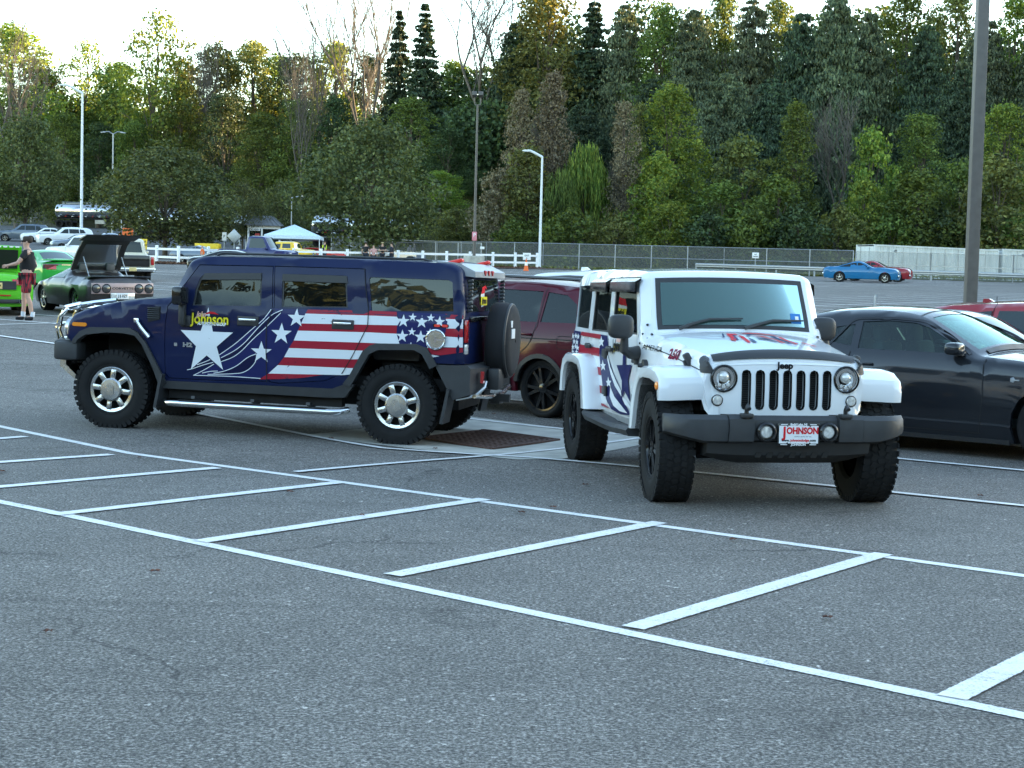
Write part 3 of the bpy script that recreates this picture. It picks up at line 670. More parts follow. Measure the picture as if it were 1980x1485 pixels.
bares = [
 ('bareA', (-28.63,225.0,30.1,4.78), 'grey leafless tree rising left of the yellow-topped tree'),
 ('bareA', (-20.99,218.0,35.0,7.12), 'leafless tree with long fine branches left of the spruces'),
 ('bareB', (-4.5,196.0,25.2,6.4), 'tall leafless tree right of the spruces above the dark pole'),
 ('bareC', (-43.3,225.0,29.3,2.94), 'thin leafless tree left of the ragged olive trees'),
 ('bareB', (-64.51,205.0,22.9,4.69), 'leafless tangle in front of the far-left tree'),
 ('bareB', (-26.54,196.0,20.2,2.56), 'grey leafless snag standing against the dark middle trees'),
 ('bareB', (31.72,158.0,13.9,3.1), 'grey leafless tree in front of the tall evergreens on the right'),
 ('bareC', (10.79,156.0,9.7,1.78), 'bare stems inside the narrow brown poplar'),
 ('bareB', (2.66,165.0,11.7,2.43), 'bare limbs inside the dying brown tree')]
for k, tr, lb in bares: tree(k, None, tr, lb, 'leafless trees', 'bare_tree', 'bark_pale')
# understory of the wood, then unseen tree masses shaped for shade and reflections (one mass, uncountable)
def wood(name, pts, label, leaf, n, rg, size=1.15):
    C = []
    for (x, y, h, r) in pts:
        m = n; d = rnd_dirs(rg, m); q = rg.uniform(.3, 1, m)[:, None]**.5
        C.append(d*q*np.array([r, r, h*.5])+np.array([x, y, Tz(x, y)+h*.5]))
    V, F = leaf_quads(rg, np.concatenate(C), size, None, .8); o = link(name, npmesh(name, V, F), leaf); o['kind'] = 'stuff'; o['label'] = label; return o
rg = np.random.default_rng(77)
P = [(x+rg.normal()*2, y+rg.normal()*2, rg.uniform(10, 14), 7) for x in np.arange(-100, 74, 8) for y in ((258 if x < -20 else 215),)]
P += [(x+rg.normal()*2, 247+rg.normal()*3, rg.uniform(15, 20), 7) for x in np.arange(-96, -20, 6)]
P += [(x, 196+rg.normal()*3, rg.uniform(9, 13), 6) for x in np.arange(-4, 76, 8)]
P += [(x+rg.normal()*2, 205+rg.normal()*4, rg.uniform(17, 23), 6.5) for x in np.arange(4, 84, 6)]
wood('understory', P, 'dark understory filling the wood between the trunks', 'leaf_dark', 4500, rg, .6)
P = [(x+rg.normal()*3, 172+rg.normal()*6-max(0, x-90)*.55, rg.uniform(28, 35), 9) for x in np.arange(72, 300, 7)]  # out of view; raised and thickened to keep the low sun off the lot
P += [(x+rg.normal()*3, 196+rg.normal()*6-max(0, x-90)*.55, rg.uniform(28, 35), 9) for x in np.arange(76, 300, 8)]
wood('wood', P, 'dense wood continuing unseen along the right side of the lot, thickened to block the low sun', 'leaf_hemlock', 1600, rg, 2.2)
P = [(q*math.cos(a)+rg.normal()*5, q*math.sin(a)+rg.normal()*5, rg.uniform(21, 33), 8) for a in np.arange(R(186), R(345), .05) for q in (118, 132)]  # unseen belt added behind the camera, sized for window and paint reflections
wood('far_wood', P, 'unseen tree belt added behind the camera for reflections in the vehicles', 'leaf_olive', 1100, rg, 1.9)
# grass tufts and leaf litter on the slope
rg = np.random.default_rng(5); n = 26000; x = rg.uniform(-24, 60, n); y = rg.uniform(128, 176, n); C = np.stack([x, y, T(x, y)+.05], -1)
V, F = leaf_quads(rg, C, .38, np.tile([0, -.6, .8], (n, 1)), .35, .0); o = link('slope_grass', npmesh('slope_grass', V, F), 'leaf_olive'); o['kind'] = 'stuff'; o['label'] = 'rough dry grass on the slope'

# ------------------------------------------------------------------ vehicle toolkit
# local frame of every vehicle: X forward, Y left, Z up, origin on the ground below the front axle
def fillet(P, r, n=4):
    out = [P[0]]
    for i in range(1, len(P)-1):
        a, b, c = (np.array(P[k], float) for k in (i-1, i, i+1)); la = np.linalg.norm((a-b)[:2]); lc = np.linalg.norm((c-b)[:2])
        q = min(r, la*.45, lc*.45); s = b+(a-b)*q/la; e = b+(c-b)*q/lc
        for t in np.linspace(0, 1, n+1): out.append(tuple((1-t)**2*s+2*t*(1-t)*b+t*t*e))
    return out+[P[-1]]
def interp(tab, v):
    t = np.array(tab, float); o = np.argsort(t[:, 0]); return np.interp(v, t[o, 0], t[o, 1])
class Shell:
    """car body: side surface y = W(x,z) inside the outline `chain`, plus one crowned sheet across along the chain"""
    def __init__(s, chain, hw, r=.08, fil=.06, plan=None, dent=None):
        P = [(*p, .03)[:3] if len(p) == 2 else p for p in chain]; s.raw = P
        s.C = np.array(fillet(P, fil)); d = np.diff(s.C[:, :2], axis=0); s.L = np.r_[0, np.cumsum(np.hypot(d[:, 0], d[:, 1]))]
        s.hw, s.r, s.plan, s.dent = hw, r, plan, dent
    def dist(s, x, z):
        p = np.stack([np.ravel(x), np.ravel(z)], -1); D = np.full(len(p), 9.)
        for a, b in zip(s.C[:-1, :2], s.C[1:, :2]):
            ab = b-a; t = np.clip(((p-a)@ab)/(ab@ab+1e-12), 0, 1); D = np.minimum(D, np.hypot(*(p-a-t[:, None]*ab).T))
        return D.reshape(np.shape(x))
    def W(s, x, z):
        x = np.asarray(x, float); z = np.asarray(z, float); w = interp(s.hw, z)
        if s.plan: w = w*interp(s.plan, x)
        if s.dent: w = w-s.dent(x, z)
        d = np.clip(s.dist(x, z)/s.r, 0, 1); return w-s.r*(1-np.sqrt(np.clip(1-(1-d)**2, 0, 1)))
    def at(s, L):
        x, z, c = (np.interp(L, s.L, s.C[:, k]) for k in range(3)); e = 1e-3
        dx = np.interp(L+e, s.L, s.C[:, 0])-np.interp(L-e, s.L, s.C[:, 0]); dz = np.interp(L+e, s.L, s.C[:, 1])-np.interp(L-e, s.L, s.C[:, 1])
        n = np.hypot(dx, dz)+1e-9; return x, z, c, dz/n, -dx/n
    def u(s, x, z):
        p = np.array([x, z]); best = (9e9, 0)
        for i in range(len(s.C)-1):
            a, b = s.C[i, :2], s.C[i+1, :2]; ab = b-a; t = np.clip((p-a)@ab/(ab@ab+1e-12), 0, 1); d = np.hypot(*(p-a-t*ab))
            if d < best[0]: best = (d, s.L[i]+t*(s.L[i+1]-s.L[i]))
        return best[1]
    def edge(s, u, t, off=0.0):
        """point(s) on the sheet across: u arc length, t in -1..1"""
        x, z, c, nx, nz = s.at(u); w = s.W(x, z); q = c*(1-np.abs(t)**2.2)+off; return np.stack([x+nx*q, t*w, z+nz*q], -1)
    def sheet(s, mb, u0=None, u1=None, t0=-1, t1=1, off=0.0, nt=16, skip=(), step=.12):
        u0 = s.L[0] if u0 is None else u0; u1 = s.L[-1] if u1 is None else u1
        us = np.unique(np.round(np.r_[u0, u1, s.L[(s.L > u0) & (s.L < u1)], np.arange(u0, u1, step)], 5))
        for sk in skip: us = np.unique(np.r_[us, sk[0], sk[1]])
        us = us[np.r_[True, np.diff(us) > 1e-4]]; V = []
        ts0 = np.linspace(0, 1, nt+1); 
        if t0 == -1 and t1 == 1: ts0 = np.unique(np.r_[ts0, [(1+q)/2 for sk in skip for q in (-sk[2], sk[2])], .015, .985])
        for u in us:
            a = t0 if np.isscalar(t0) else np.interp(u, (u0, u1), t0); b = t1 if np.isscalar(t1) else np.interp(u, (u0, u1), t1)
            V.append(s.edge(np.full(len(ts0), u), a+(b-a)*ts0, off))
        n = len(ts0); V = np.array(V).reshape(-1, 3); F = []
        for i in range(len(us)-1):
            um = (us[i]+us[i+1])/2
            for k in range(n-1):
                tm = -1+2*(ts0[k]+ts0[k+1])/2
                if any(sk[0] < um < sk[1] and abs(tm) < sk[2] for sk in skip): continue
                F.append((i*n+k, i*n+k+1, (i+1)*n+k+1, (i+1)*n+k))
        mb.add(V, F, True); return mb
    def panel(s, mb, outer, holes=(), off=0.0, step=.1, sides=(1,), rim=.03, edge_rim=None, fine=False, smooth=True, body=False):
        P = list(outer)
        if fine:
            k = []
            cen = np.array(P).mean(0)
            for fr in (.08, .3, .6, 1.0):
                q = s.C[:, :2].copy(); x, z, c, nx, nz = s.at(s.L); q[:, 0] -= nx*s.r*fr; q[:, 1] -= nz*s.r*fr; k.append(q)
            ex = np.concatenate(k)
        V2, F2 = tess(P, holes, step) if not fine else tess_extra(P, holes, step, ex)
        A_ = np.array(V2); y = s.W(A_[:, 0], A_[:, 1])+off; n = len(A_)
        for sd in sides:
            V = np.c_[A_[:, 0], y*sd, A_[:, 1]]; mb.add(V, [f[::-1] if sd > 0 else f for f in F2], smooth)
            if rim:
                for lp in [P]+list(holes):
                    if lp is P and edge_rim == 0: continue
                    q = np.array(densify(lp, step)); yy = s.W(q[:, 0], q[:, 1])+off; m = len(q); rr = rim
                    V = np.r_[np.c_[q[:, 0], yy*sd, q[:, 1]], np.c_[q[:, 0], (yy-rr)*sd, q[:, 1]]]
                    mb.add(V, [(i, (i+1) % m, (i+1) % m+m, i+m) for i in range(m)], False)
        return mb
    def decal(s, mb, poly, off=.003, step=.09, side=1): return s.panel(mb, poly, (), off, step, (side,), 0)
    def text(s, mb, body, x, z, size, dirx=-1, off=.005, side=1, shear=0, bold=.0, sx=1, rot=0):
        V, F = text_mesh(body, size, 'CENTER', shear, bold, sx); A_ = np.array(V); c, q = math.cos(rot), math.sin(rot)
        X = x+dirx*(A_[:, 0]*c-A_[:, 1]*q); Z = z+A_[:, 0]*q+A_[:, 1]*c
        mb.add(np.c_[X, (s.W(X, Z)+off)*side, Z], F); return mb
    def line(s, mb, pts, w=.008, off=.006, side=1):
        p = np.array(fillet(pts, .08, 3)) if len(pts) > 2 else np.array(pts, float); q = [p[0]]
        for a, b in zip(p[:-1], p[1:]):
            k = max(1, int(np.linalg.norm(b-a)/.05)); q += [a+(b-a)*j/k for j in range(1, k+1)]
        q = np.array(q); d = np.gradient(q, axis=0); d /= np.linalg.norm(d, axis=1)[:, None]+1e-9; n = np.c_[-d[:, 1], d[:, 0]]*w/2; E_ = np.r_[q-n, q+n]; m = len(q)
        mb.add(np.c_[E_[:, 0], (s.W(E_[:, 0], E_[:, 1])+off)*side, E_[:, 1]], [(i, i+1, i+1+m, i+m) for i in range(m-1)]); return mb
def tess_extra(P, holes, step, ex):
    # tessellate with extra interior points by treating them as tiny additions to the grid
    loops = [densify(P, step)]+[densify(h, step) for h in holes]; B = np.array([p for l in loops for p in l])
    k = inpoly(ex, loops[0])
    for h in loops[1:]: k &= ~inpoly(ex, h)
    ex = ex[k]; keep = []
    for p in ex:
        if ((B-p)**2).sum(1).min() > .012**2: keep.append(p)
    ex = np.array(keep); E = []; V = []
    for lp in loops:
        b = len(V); V += lp; E += [(b+i, b+(i+1) % len(lp)) for i in range(len(lp))]
    mn, mx = B.min(0), B.max(0); G = np.stack(np.meshgrid(np.arange(mn[0]+step/2, mx[0], step), np.arange(mn[1]+step/2, mx[1], step)), -1).reshape(-1, 2)
    k = inpoly(G, loops[0])
    for h in loops[1:]: k &= ~inpoly(G, h)
    G = G[k]; Q = np.concatenate([B, ex]) if len(ex) else B
    G = np.array([g for g in G if ((Q-g)**2).sum(1).min() > (step*.45)**2]).reshape(-1, 2)
    V += [tuple(p) for p in ex]+[tuple(p) for p in G]
    r = delaunay_2d_cdt([Vector(p) for p in V], E, [], 0, 1e-6); Q = np.array([tuple(v) for v in r[0]]); F = np.array([tuple(f) for f in r[2] if len(f) == 3]); C = Q[F].mean(1)
    k = inpoly(C, loops[0])
    for h in loops[1:]: k &= ~inpoly(C, h)
    F = F[k]; a = Q[F[:, 1]]-Q[F[:, 0]]; b = Q[F[:, 2]]-Q[F[:, 0]]; fl = a[:, 0]*b[:, 1]-a[:, 1]*b[:, 0]; F[fl < 0] = F[fl < 0][:, ::-1]
    return Q.tolist(), F[np.abs(fl) > 1e-9].tolist()
def arc(cx, cz, r, a0, a1, n=10, sq=1.0):
    return [(cx+r*math.cos(R(a)), cz+r*sq*math.sin(R(a))) for a in np.linspace(a0, a1, n)]
def star2(cx, cz, r, rot=0, inner=.40, sq=1.0):
    return [(cx+(r if k % 2 == 0 else r*inner)*math.sin(rot+k*math.pi/5), cz+sq*(r if k % 2 == 0 else r*inner)*math.cos(rot+k*math.pi/5)) for k in range(10)]
def rrect(x0, z0, x1, z1, r=.03, n=3):
    P = []
    for cx, cz, a in ((x1-r, z1-r, 0), (x0+r, z1-r, 90), (x0+r, z0+r, 180), (x1-r, z0+r, 270)): P += arc(cx, cz, r, a, a+90, n)
    return P
WHEEL = {}
def wheel_meshes(key, r, w, rr, style, tread):
    if key in WHEEL: return WHEEL[key]
    b = MB(); h = w/2
    prof = [(-h*.80, rr*.98), (-h*.98, rr*1.08), (-h, (rr+r)/2), (-h*.94, r*.955), (-h*.80, r*.992), (-h*.4, r), (h*.4, r), (h*.80, r*.992), (h*.94, r*.955), (h, (rr+r)/2), (h*.985, rr*1.14), (h*.93, rr*1.10), (h*.93, rr*1.04), (h*.80, rr*.98)]
    b.lathe(prof, 48 if r > .3 else 24)
    if tread:
        n = 44; rows = [(-.80, .30), (-.40, .30), (0, .34), (.40, .30), (.80, .30)]
        for k in range(n):
            for j, (yy, ww) in enumerate(rows):
                a = 2*math.pi*(k+(.5 if j % 2 else 0)+.12*math.sin(k*2.3+j))/n; ca, sa = math.cos(a), math.sin(a); q = r+.0-(.007 if abs(yy) > .7 else 0)
                m = len(b.V); b.box((0, 0, 0), (2*math.pi*r/n*.74, w/2*ww*1.05, .012), rz=.35*(1 if j % 2 else -1)+(.2 if abs(yy) > .7 else 0))
                for i in range(m, len(b.V)):
                    x, y, z = b.V[i]; b.V[i] = ((q+z)*ca-x*sa, y+yy*h, (q+z)*sa+x*ca)
            for sd in (-1, 1):                     # shoulder lugs
                a = 2*math.pi*k/n; m = len(b.V); b.box((0, 0, 0), (2*math.pi*r/n*.66, .018, .05))
                for i in range(m, len(b.V)):
                    x, y, z = b.V[i]; q = r*.962+z; b.V[i] = (q*math.cos(a)-x*math.sin(a), sd*(h*.965)+y*.6, q*math.sin(a)+x*math.cos(a))
    tyre = b.mesh('wheel_'+key); rim = MB(); hub = MB(); back = MB()
    back.lathe([(h*.25, .02), (h*.25, rr*.97), (-h*.7, rr*.97)], 28)
    f = h*.86
    if style == 'block8':
        rim.lathe([(f*.72, rr*.80), (f*.98, rr*.84), (f*1.04, rr*.97), (f*.98, rr*1.02), (f*.60, rr*1.0), (f*.55, rr*.82)], 40, close=True)
        for k in range(8):
            a = k*math.pi/4+.12; m = len(rim.V); rim.box((rr*.62, f*.86, 0), (rr*.52, .05, rr*.24), bev=.008); rim.box((rr*.70, f*.93, 0), (rr*.30, .05, rr*.15), bev=.006)
            for i in range(m, len(rim.V)):
                x, y, z = rim.V[i]; rim.V[i] = (x*math.cos(a)-z*math.sin(a), y, x*math.sin(a)+z*math.cos(a))
        hub.lathe([(f*.7, rr*.50), (f*1.12, rr*.50), (f*1.22, rr*.44), (f*1.26, .005)], 32)
        P = [(q[0]*rr*.16, q[1]*rr*.16) for q in arc(0, 1.0, 1, 0, 180, 8)+arc(0, -1.4, 1, 180, 360, 2)]
        for sc in (1.0, .62, .25): hub.prism([(p[0]*sc, p[1]*sc) for p in P], f*1.262, f*1.262+.006*(2-sc))
    else:
        n, kind = style
        rim.lathe([(f*.80, rr*.90), (f*.98, rr*.93), (f*1.0, rr*1.03), (f*.4, rr*1.0), (f*.4, rr*.92)], 36, close=True)
        for k in range(n):
            a = 2*math.pi*k/n+.3
            for dv in ((-.13, .13) if kind == 'split' else (0,)):
                wd = rr*(.13 if kind == 'split' else .2 if n < 7 else .13); m = len(rim.V)
                rim.loft([[(rr*.16, f*.95, -wd*.7), (rr*.16, f*.95, wd*.7), (rr*.16, f*.5, wd*.7), (rr*.16, f*.5, -wd*.7)], [(rr*.94, f*.9, -wd*.5+rr*dv*1.6), (rr*.94, f*.9, wd*.5+rr*dv*1.6), (rr*.94, f*.4, wd*.5+rr*dv*1.6), (rr*.94, f*.4, -wd*.5+rr*dv*1.6)]])
                for i in range(m, len(rim.V)):
                    x, y, z = rim.V[i]; rim.V[i] = (x*math.cos(a)-z*math.sin(a), y, x*math.sin(a)+z*math.cos(a))
        hub.lathe([(f*.5, rr*.22), (f*.97, rr*.22), (f*1.02, rr*.15), (f*1.02, .005)], 20)
    WHEEL[key] = (tyre, rim.mesh('rim_'+key), hub.mesh('hub_'+key), back.mesh('drum_'+key)); return WHEEL[key]
def wheels(car, key, r, w, rr, style, spots, rimmat, hubmat, tread=False, steer=0, lite=False):
    T_, r_, h_, d_ = wheel_meshes(key, r, w, rr, style, tread)
    for me, mt in ((T_, 'rubber'), (r_, rimmat), (h_, hubmat), (d_, 'dark')):
        if len(me.materials) == 0: me.materials.append(MATS[mt])
    for i, (x, y, z) in enumerate(spots):
        o = bpy.data.objects.new('wheel', T_); COL.objects.link(o); o.parent = car; o.location = (x, y, z)
        o.rotation_euler = (0, 0, (0 if y > 0 else math.pi)+(steer if x > -.5 else 0))
        for nm, me in (('rim', r_), ('hub_cap', h_), ('brake_drum', d_)):
            if lite and nm != 'rim': continue
            c = bpy.data.objects.new(nm, me); COL.objects.link(c); c.parent = o; c.rotation_euler = (0, .45*i, 0)
def pose_car(car, x, y, yaw, wb, tw=.8, dz=0):
    """set a vehicle down on the terrain with all four wheels touching"""
    c, s = math.cos(yaw), math.sin(yaw); q = lambda a, b: (x+c*a-s*b, y+s*a+c*b)
    fl, fr_, rl, rr = (Tz(*q(a, b)) for a, b in ((0, tw), (0, -tw), (-wb, tw), (-wb, -tw)))
    zf, zr = (fl+fr_)/2, (rl+rr)/2; tp = (zf-zr)/wb; tr = ((fl+rl)-(fr_+rr))/2/(2*tw)
    X = Vector((c, s, tp)).normalized(); Yv = Vector((-s, c, tr)); Z = X.cross(Yv).normalized(); Yv = Z.cross(X)
    car.matrix_world = Matrix.Translation((x, y, zf+dz)) @ Matrix((X, Yv, Z)).transposed().to_4x4()
def seat(mb, x, y, z, w=.5, tall=.7, sc=1.0):
    mb.box((x, y, z), (.52*sc, w, .16), bev=.05); mb.box((x-.30*sc, y, z+tall*.48), (.16, w*.94, tall*.85), ry=-.16, bev=.06); mb.box((x-.40*sc, y, z+tall*1.02), (.11, w*.5, .19), ry=-.12, bev=.04)
def blob(mb, c, d, n=10):
    """rounded lump (superellipsoid) for mirrors and lamps"""
    V = []; F = []
    for i in range(n+1):
        a = math.pi*i/n-math.pi/2
        for k in range(n*2):
            q = math.pi*k/n; f = lambda v: math.copysign(abs(v)**.6, v); V.append((c[0]+d[0]/2*f(math.cos(a))*f(math.cos(q)), c[1]+d[1]/2*f(math.cos(a))*f(math.sin(q)), c[2]+d[2]/2*f(math.sin(a))))
    m = n*2
    for i in range(n):
        for k in range(m): F.append((i*m+k, i*m+(k+1) % m, (i+1)*m+(k+1) % m, (i+1)*m+k))
    return mb.add(V, F, True)
paint('paint_navy', (.005, .011, .050), dust=.008, coat=.36)
paint('paint_white', (.78, .80, .82), dust=.04)
paint('paint_charcoal', (.012, .014, .018), 0, dust=.015, coat=.9)
paint('paint_maroon', (.075, .004, .013), 0, dust=.0, coat=.42)
paint('paint_green', (.11, .52, .025), dust=.0)
paint('paint_green_deep', (.03, .36, .05), dust=.0)
paint('paint_copper', (.030, .025, .026), .25, .4, coat=.6)
paint('paint_black', (.01, .01, .012)); paint('paint_silver', (.42, .46, .52), .6); paint('paint_bluegrey', (.16, .20, .26), .6)
paint('paint_red', (.26, .012, .020)); paint('paint_blue', (.006, .13, .30)); paint('paint_royal', (.008, .014, .10)); paint('paint_yellow', (.78, .50, .012))
paint('paint_slate', (.10, .13, .17), .4); paint('paint_orange', (.75, .13, .015)); paint('paint_bright_red', (.6, .03, .02))
glass('glass_tint', (.010, .012, .012), .45, ior=1.42); glass('glass_dark', (.012, .016, .018), .06); glass('glass_clear', (.05, .07, .065), .75)
glass('glass_green', (.035, .055, .05), .82)
def wrapm(name, col, specks):
    m, n, l, b = mat(name); setp(b, rough=.45, coat=.22, crough=.05, spec=.08)
    t = tex(n, l, 'noise', 9, 6, .75, stretch=(1, 1, 1.6)); u = tex(n, l, 'noise', 1.6, 3, .6); s_ = n.new('ShaderNodeMath'); s_.operation = 'MULTIPLY'; l.new(t.outputs[0], s_.inputs[0]); l.new(u.outputs[0], s_.inputs[1])
    f = ramp(n, l, s_.outputs[0], [(specks, 0), (specks+.02, .9)]); l.new(mixc(n, l, f, tuple(col), (.02, .02, .035)), b.inputs['Base Color'])
wrapm('wrap_white', (.74, .77, .80), .355); wrapm('wrap_red', (.33, .018, .035), .36); wrapm('wrap_blue', (.016, .020, .095), .9); wrapm('wrap_navy', (.008, .010, .045), .9); wrapm('wrap_yellow', (.80, .68, .03), .9); wrapm('wrap_pink', (.70, .42, .36), .9)

# ------------------------------------------------------------------ big navy SUV with the flag wrap
def build_navy():
    car = thing('parked_suv', 'big boxy navy blue SUV with flag and star wrap along its side', 'SUV')
    ch = [(.50, .90, .05), (.555, .95, .06), (.53, 1.10, .07), (.47, 1.185, .06), (.324, 1.25, .05), (.076, 1.314, .05), (-.17, 1.36, .04), (-.58, 1.405, .04), (-.63, 1.43, .05), (-.80, 1.80, .04), (-.93, 1.85, .03),
          (-1.9, 1.868, .03), (-2.75, 1.878, .03), (-3.60, 1.872, .03), (-3.71, 1.82, .03), (-3.745, 1.646, .03), (-3.775, 1.34, .03), (-3.79, .86, .03)]
    sh = Shell(ch, [(.4, .95), (.6, .975), (.95, 1.0), (1.0, 1.0), (1.33, .982), (1.37, .960), (1.50, .950), (1.70, .928), (1.87, .890)], r=.07, fil=.05)
    aF = [(.46, .90), (.40, .90), (.345, .99), (.25, 1.03), (-.20, 1.045), (-.283, 1.0), (-.367, .92), (-.504, .68), (-.60, .50)]
    aR = [(-2.57, .58), (-2.64, .66), (-2.775, .93), (-2.835, .985), (-2.91, 1.005), (-3.30, 1.015), (-3.40, .98), (-3.50, .85)]
    outer = [tuple(p[:2]) for p in sh.C]+[(-3.51, .86)]+aR[::-1]+[(-2.45, .535), (-.62, .535)]+aF[::-1]
    d1 = [(-0.606,1.32),(-0.585,1.136),(-0.591,0.615),(-0.632,0.563),(-1.168,0.563),(-1.717,0.582),(-1.703,1.141),(-1.757,1.325),(-1.73,1.778),(-0.922,1.763)]
    d2 = [(-1.733,0.579),(-1.714,1.142),(-1.769,1.326),(-1.743,1.779)][::-1]
    d2 = d2+[(-1.85,0.568),(-2.339,0.619),(-2.523,0.703),(-2.645,0.908),(-2.784,1.206),(-2.786,1.345),(-2.734,1.605),(-2.712,1.786)]
    w1 = [(-0.879,1.335),(-0.897,1.5),(-0.942,1.624),(-0.988,1.674),(-1.6,1.698),(-1.616,1.681),(-1.625,1.371),(-1.602,1.356)]
    w2 = [(-1.849,1.357),(-1.836,1.689),(-1.857,1.7),(-2.498,1.706),(-2.527,1.681),(-2.557,1.381)]
    w3 = [(-2.81,1.358),(-2.765,1.683),(-2.779,1.702),(-3.594,1.704),(-3.639,1.68),(-3.666,1.39)]
    body = MB(); sh.panel(body, outer, [d1, d2, w3], step=.11, sides=(1, -1), rim=.05, fine=True, edge_rim=0)
    uw0, uw1 = sh.u(-.645, 1.46), sh.u(-.79, 1.78); ur0, ur1 = sh.u(-3.735, 1.71), sh.u(-3.77, 1.385)
    sh.sheet(body, skip=[(uw0, uw1, .86), (ur0, ur1, .84)], nt=18); body.obj('body', 'paint_navy', car)
    shrink = lambda P, k=.012: [(p[0]+(c_[0]-p[0])*k, p[1]+(c_[1]-p[1])*k) for c_ in [np.mean(P, 0)] for p in P]
    for sd in (1, -1):
        for poly, win, hx in ((d1, w1, (-1.498, 1.20)), (d2, w2, (-2.52, 1.207))):
            b = MB(); sh.panel(b, shrink(poly), [win], step=.1, sides=(sd,), rim=.04); dr = b.obj('door', 'paint_navy', car)
            b = MB(); sh.panel(b, win, (), -.018, .12, (sd,), 0); b.obj('window', 'glass_tint', dr)
            b = MB(); q = shrink(win, .05); sh.panel(b, win, [q], -.008, .12, (sd,), .012); b.obj('window_seal', 'black_plastic', dr)
            b = MB(); x, z = hx; y = float(sh.W(x, z)); b.box((x, (y+.004)*sd, z), (.235, .02, .10), bev=.009); hd = b.obj('handle', 'black_plastic', dr)
            b = MB(); b.box((x, (y+.026)*sd, z+.012), (.19, .018, .026), bev=.007); b.obj('grip', 'chrome', hd)
        b = MB(); sh.panel(b, w3, (), -.014, .12, (sd,), 0); b.obj('window', 'glass_dark', car)
        b = MB(); q = [(x+.05*(-1 if x > -1.5 else 1), z) for x, z in [(-0.881,1.609),(-1.609,1.638),(-1.608,1.695),(-0.976,1.671),(-0.945,1.631)]]; sh.panel(b, [(-0.954,1.606),(-1.614,1.632),(-1.612,1.699),(-0.989,1.674)], (), .012, .12, (sd,), .02); b.obj('rain_visor', 'black_plastic', car)
        b = MB(); sh.panel(b, [(-1.841,1.627),(-2.545,1.631),(-2.527,1.704),(-1.84,1.699)], (), .012, .12, (sd,), .02); b.obj('rain_visor', 'black_plastic', car)
        # black flares and sill
        inF = [(.40, .885), (.375, .925), (.293, .98), (.062, 1.014), (-.136, 1.014), (-.267, .995), (-.345, .91), (-.472, .657), (-.54, .46)]
        ouF = [(-.61, .52), (-.515, .70), (-.385, .935), (-.30, 1.028), (-.21, 1.072), (.25, 1.06), (.355, 1.012), (.43, .93), (.45, .885)]
        b = MB(); sh.panel(b, inF+ouF, (), .035, .12, (sd,), .10); b.obj('wheel_flare', 'grey_plastic', car)
        inR = [(-3.455, .80), (-3.37, .945), (-3.285, .985), (-2.91, .968), (-2.815, .92), (-2.725, .76), (-2.62, .575)]
        ouR = [(-2.54, .60), (-2.615, .70), (-2.75, .95), (-2.82, 1.01), (-2.90, 1.034), (-3.305, 1.045), (-3.42, 1.01), (-3.53, .84)]
        b = MB(); sh.panel(b, inR[::-1][::-1]+ouR, (), .035, .12, (sd,), .10); b.obj('wheel_flare', 'grey_plastic', car)
        b = MB(); sh.panel(b, [(-.53, .455), (-.615, .535), (-2.42, .545), (-2.56, .60), (-2.66, .60), (-2.56, .46), (-2.40, .45)], (), .02, .15, (sd,), .08); b.obj('rocker_panel', 'grey_plastic', car)
        b = MB(); b.box((-1.55, .82*sd, .40), (1.9, .12, .10)); b.obj('frame_rail', 'dark', car)
        st = MB(); st.tube([(-.60, .98*sd, .33), (-.68, 1.07*sd, .315), (-.75, 1.09*sd, .315), (-2.45, 1.09*sd, .315), (-2.54, 1.06*sd, .32), (-2.60, .98*sd, .335)], .034, 12); sb = st.obj('running_board', 'chrome', car)
        b = MB(); b.box((-1.6, 1.09*sd, .352), (1.6, .055, .006)); 
        for x in (-.95, -1.60, -2.2): b.box((x, .98*sd, .36), (.04, .2, .03), rx=.25*sd)
        b.obj('step_pad', 'black_plastic', sb)
        # mirror
        b = MB(); b.box((-.80, 1.12*sd, 1.435), (.115, .22, .19), bev=.03); mr = b.obj('mirror', 'black_gloss', car)
        b = MB(); b.box((-.80, 1.05*sd, 1.25), (.07, .08, .24), bev=.02); b.box((-.815, .995*sd, 1.17), (.12, .04, .12), bev=.02); b.obj('arm', 'black_plastic', mr)
        b = MB(); b.box((-.74, 1.15*sd, 1.46), (.006, .10, .05)); b.obj('turn_signal', 'clear_lens', mr)
        # side marker, hood latch, side vent
        b = MB(); sh.panel(b, rrect(.29, 1.065, .455, 1.105, .016), (), .008, .1, (sd,), .01); b.obj('side_marker', 'amber', car)
        b = MB(); sh.panel(b, [(-.385, 1.30), (-.53, 1.31), (-.53, 1.175), (-.395, 1.14)], (), .004, .08, (sd,), .01); vt = b.obj('side_vent', 'dark', car)
        for k in range(6):
            b = MB(); b.box((-.455, (float(sh.W(-.45, 1.2))+.008)*sd, 1.185+k*.021), (.13, .012, .008), rx=.5*sd); b.obj('slat', 'grey_plastic', vt)
        b = MB(); p0 = np.array([-.30, 0, 1.14]); b.tube([(-.29, 1.035*sd, 1.155), (-.345, 1.045*sd, 1.085), (-.44, 1.05*sd, .985)], [.02, .026, .024], 8); b.box((-.285, 1.03*sd, 1.155), (.06, .03, .05), bev=.01); b.obj('hood_latch', 'chrome', car)
        # mud flaps
        for x in (-.55, -3.63):
            b = MB(); b.box((x, .90*sd, .43), (.03, .32, .36), ry=-.18); b.obj('mud_flap', 'grey_plastic', car)
        # tail lamps and corner trim
        b = MB(); b.box((-3.792, .885*sd, 1.19), (.03, .10, .23), bev=.008); tl = b.obj('tail_lamp', 'red_lens', car)
        b = MB(); b.box((-3.794, .885*sd, 1.01), (.03, .10, .10), bev=.008); b.obj('reverse_lamp', 'clear_lens', tl)
        b = MB()
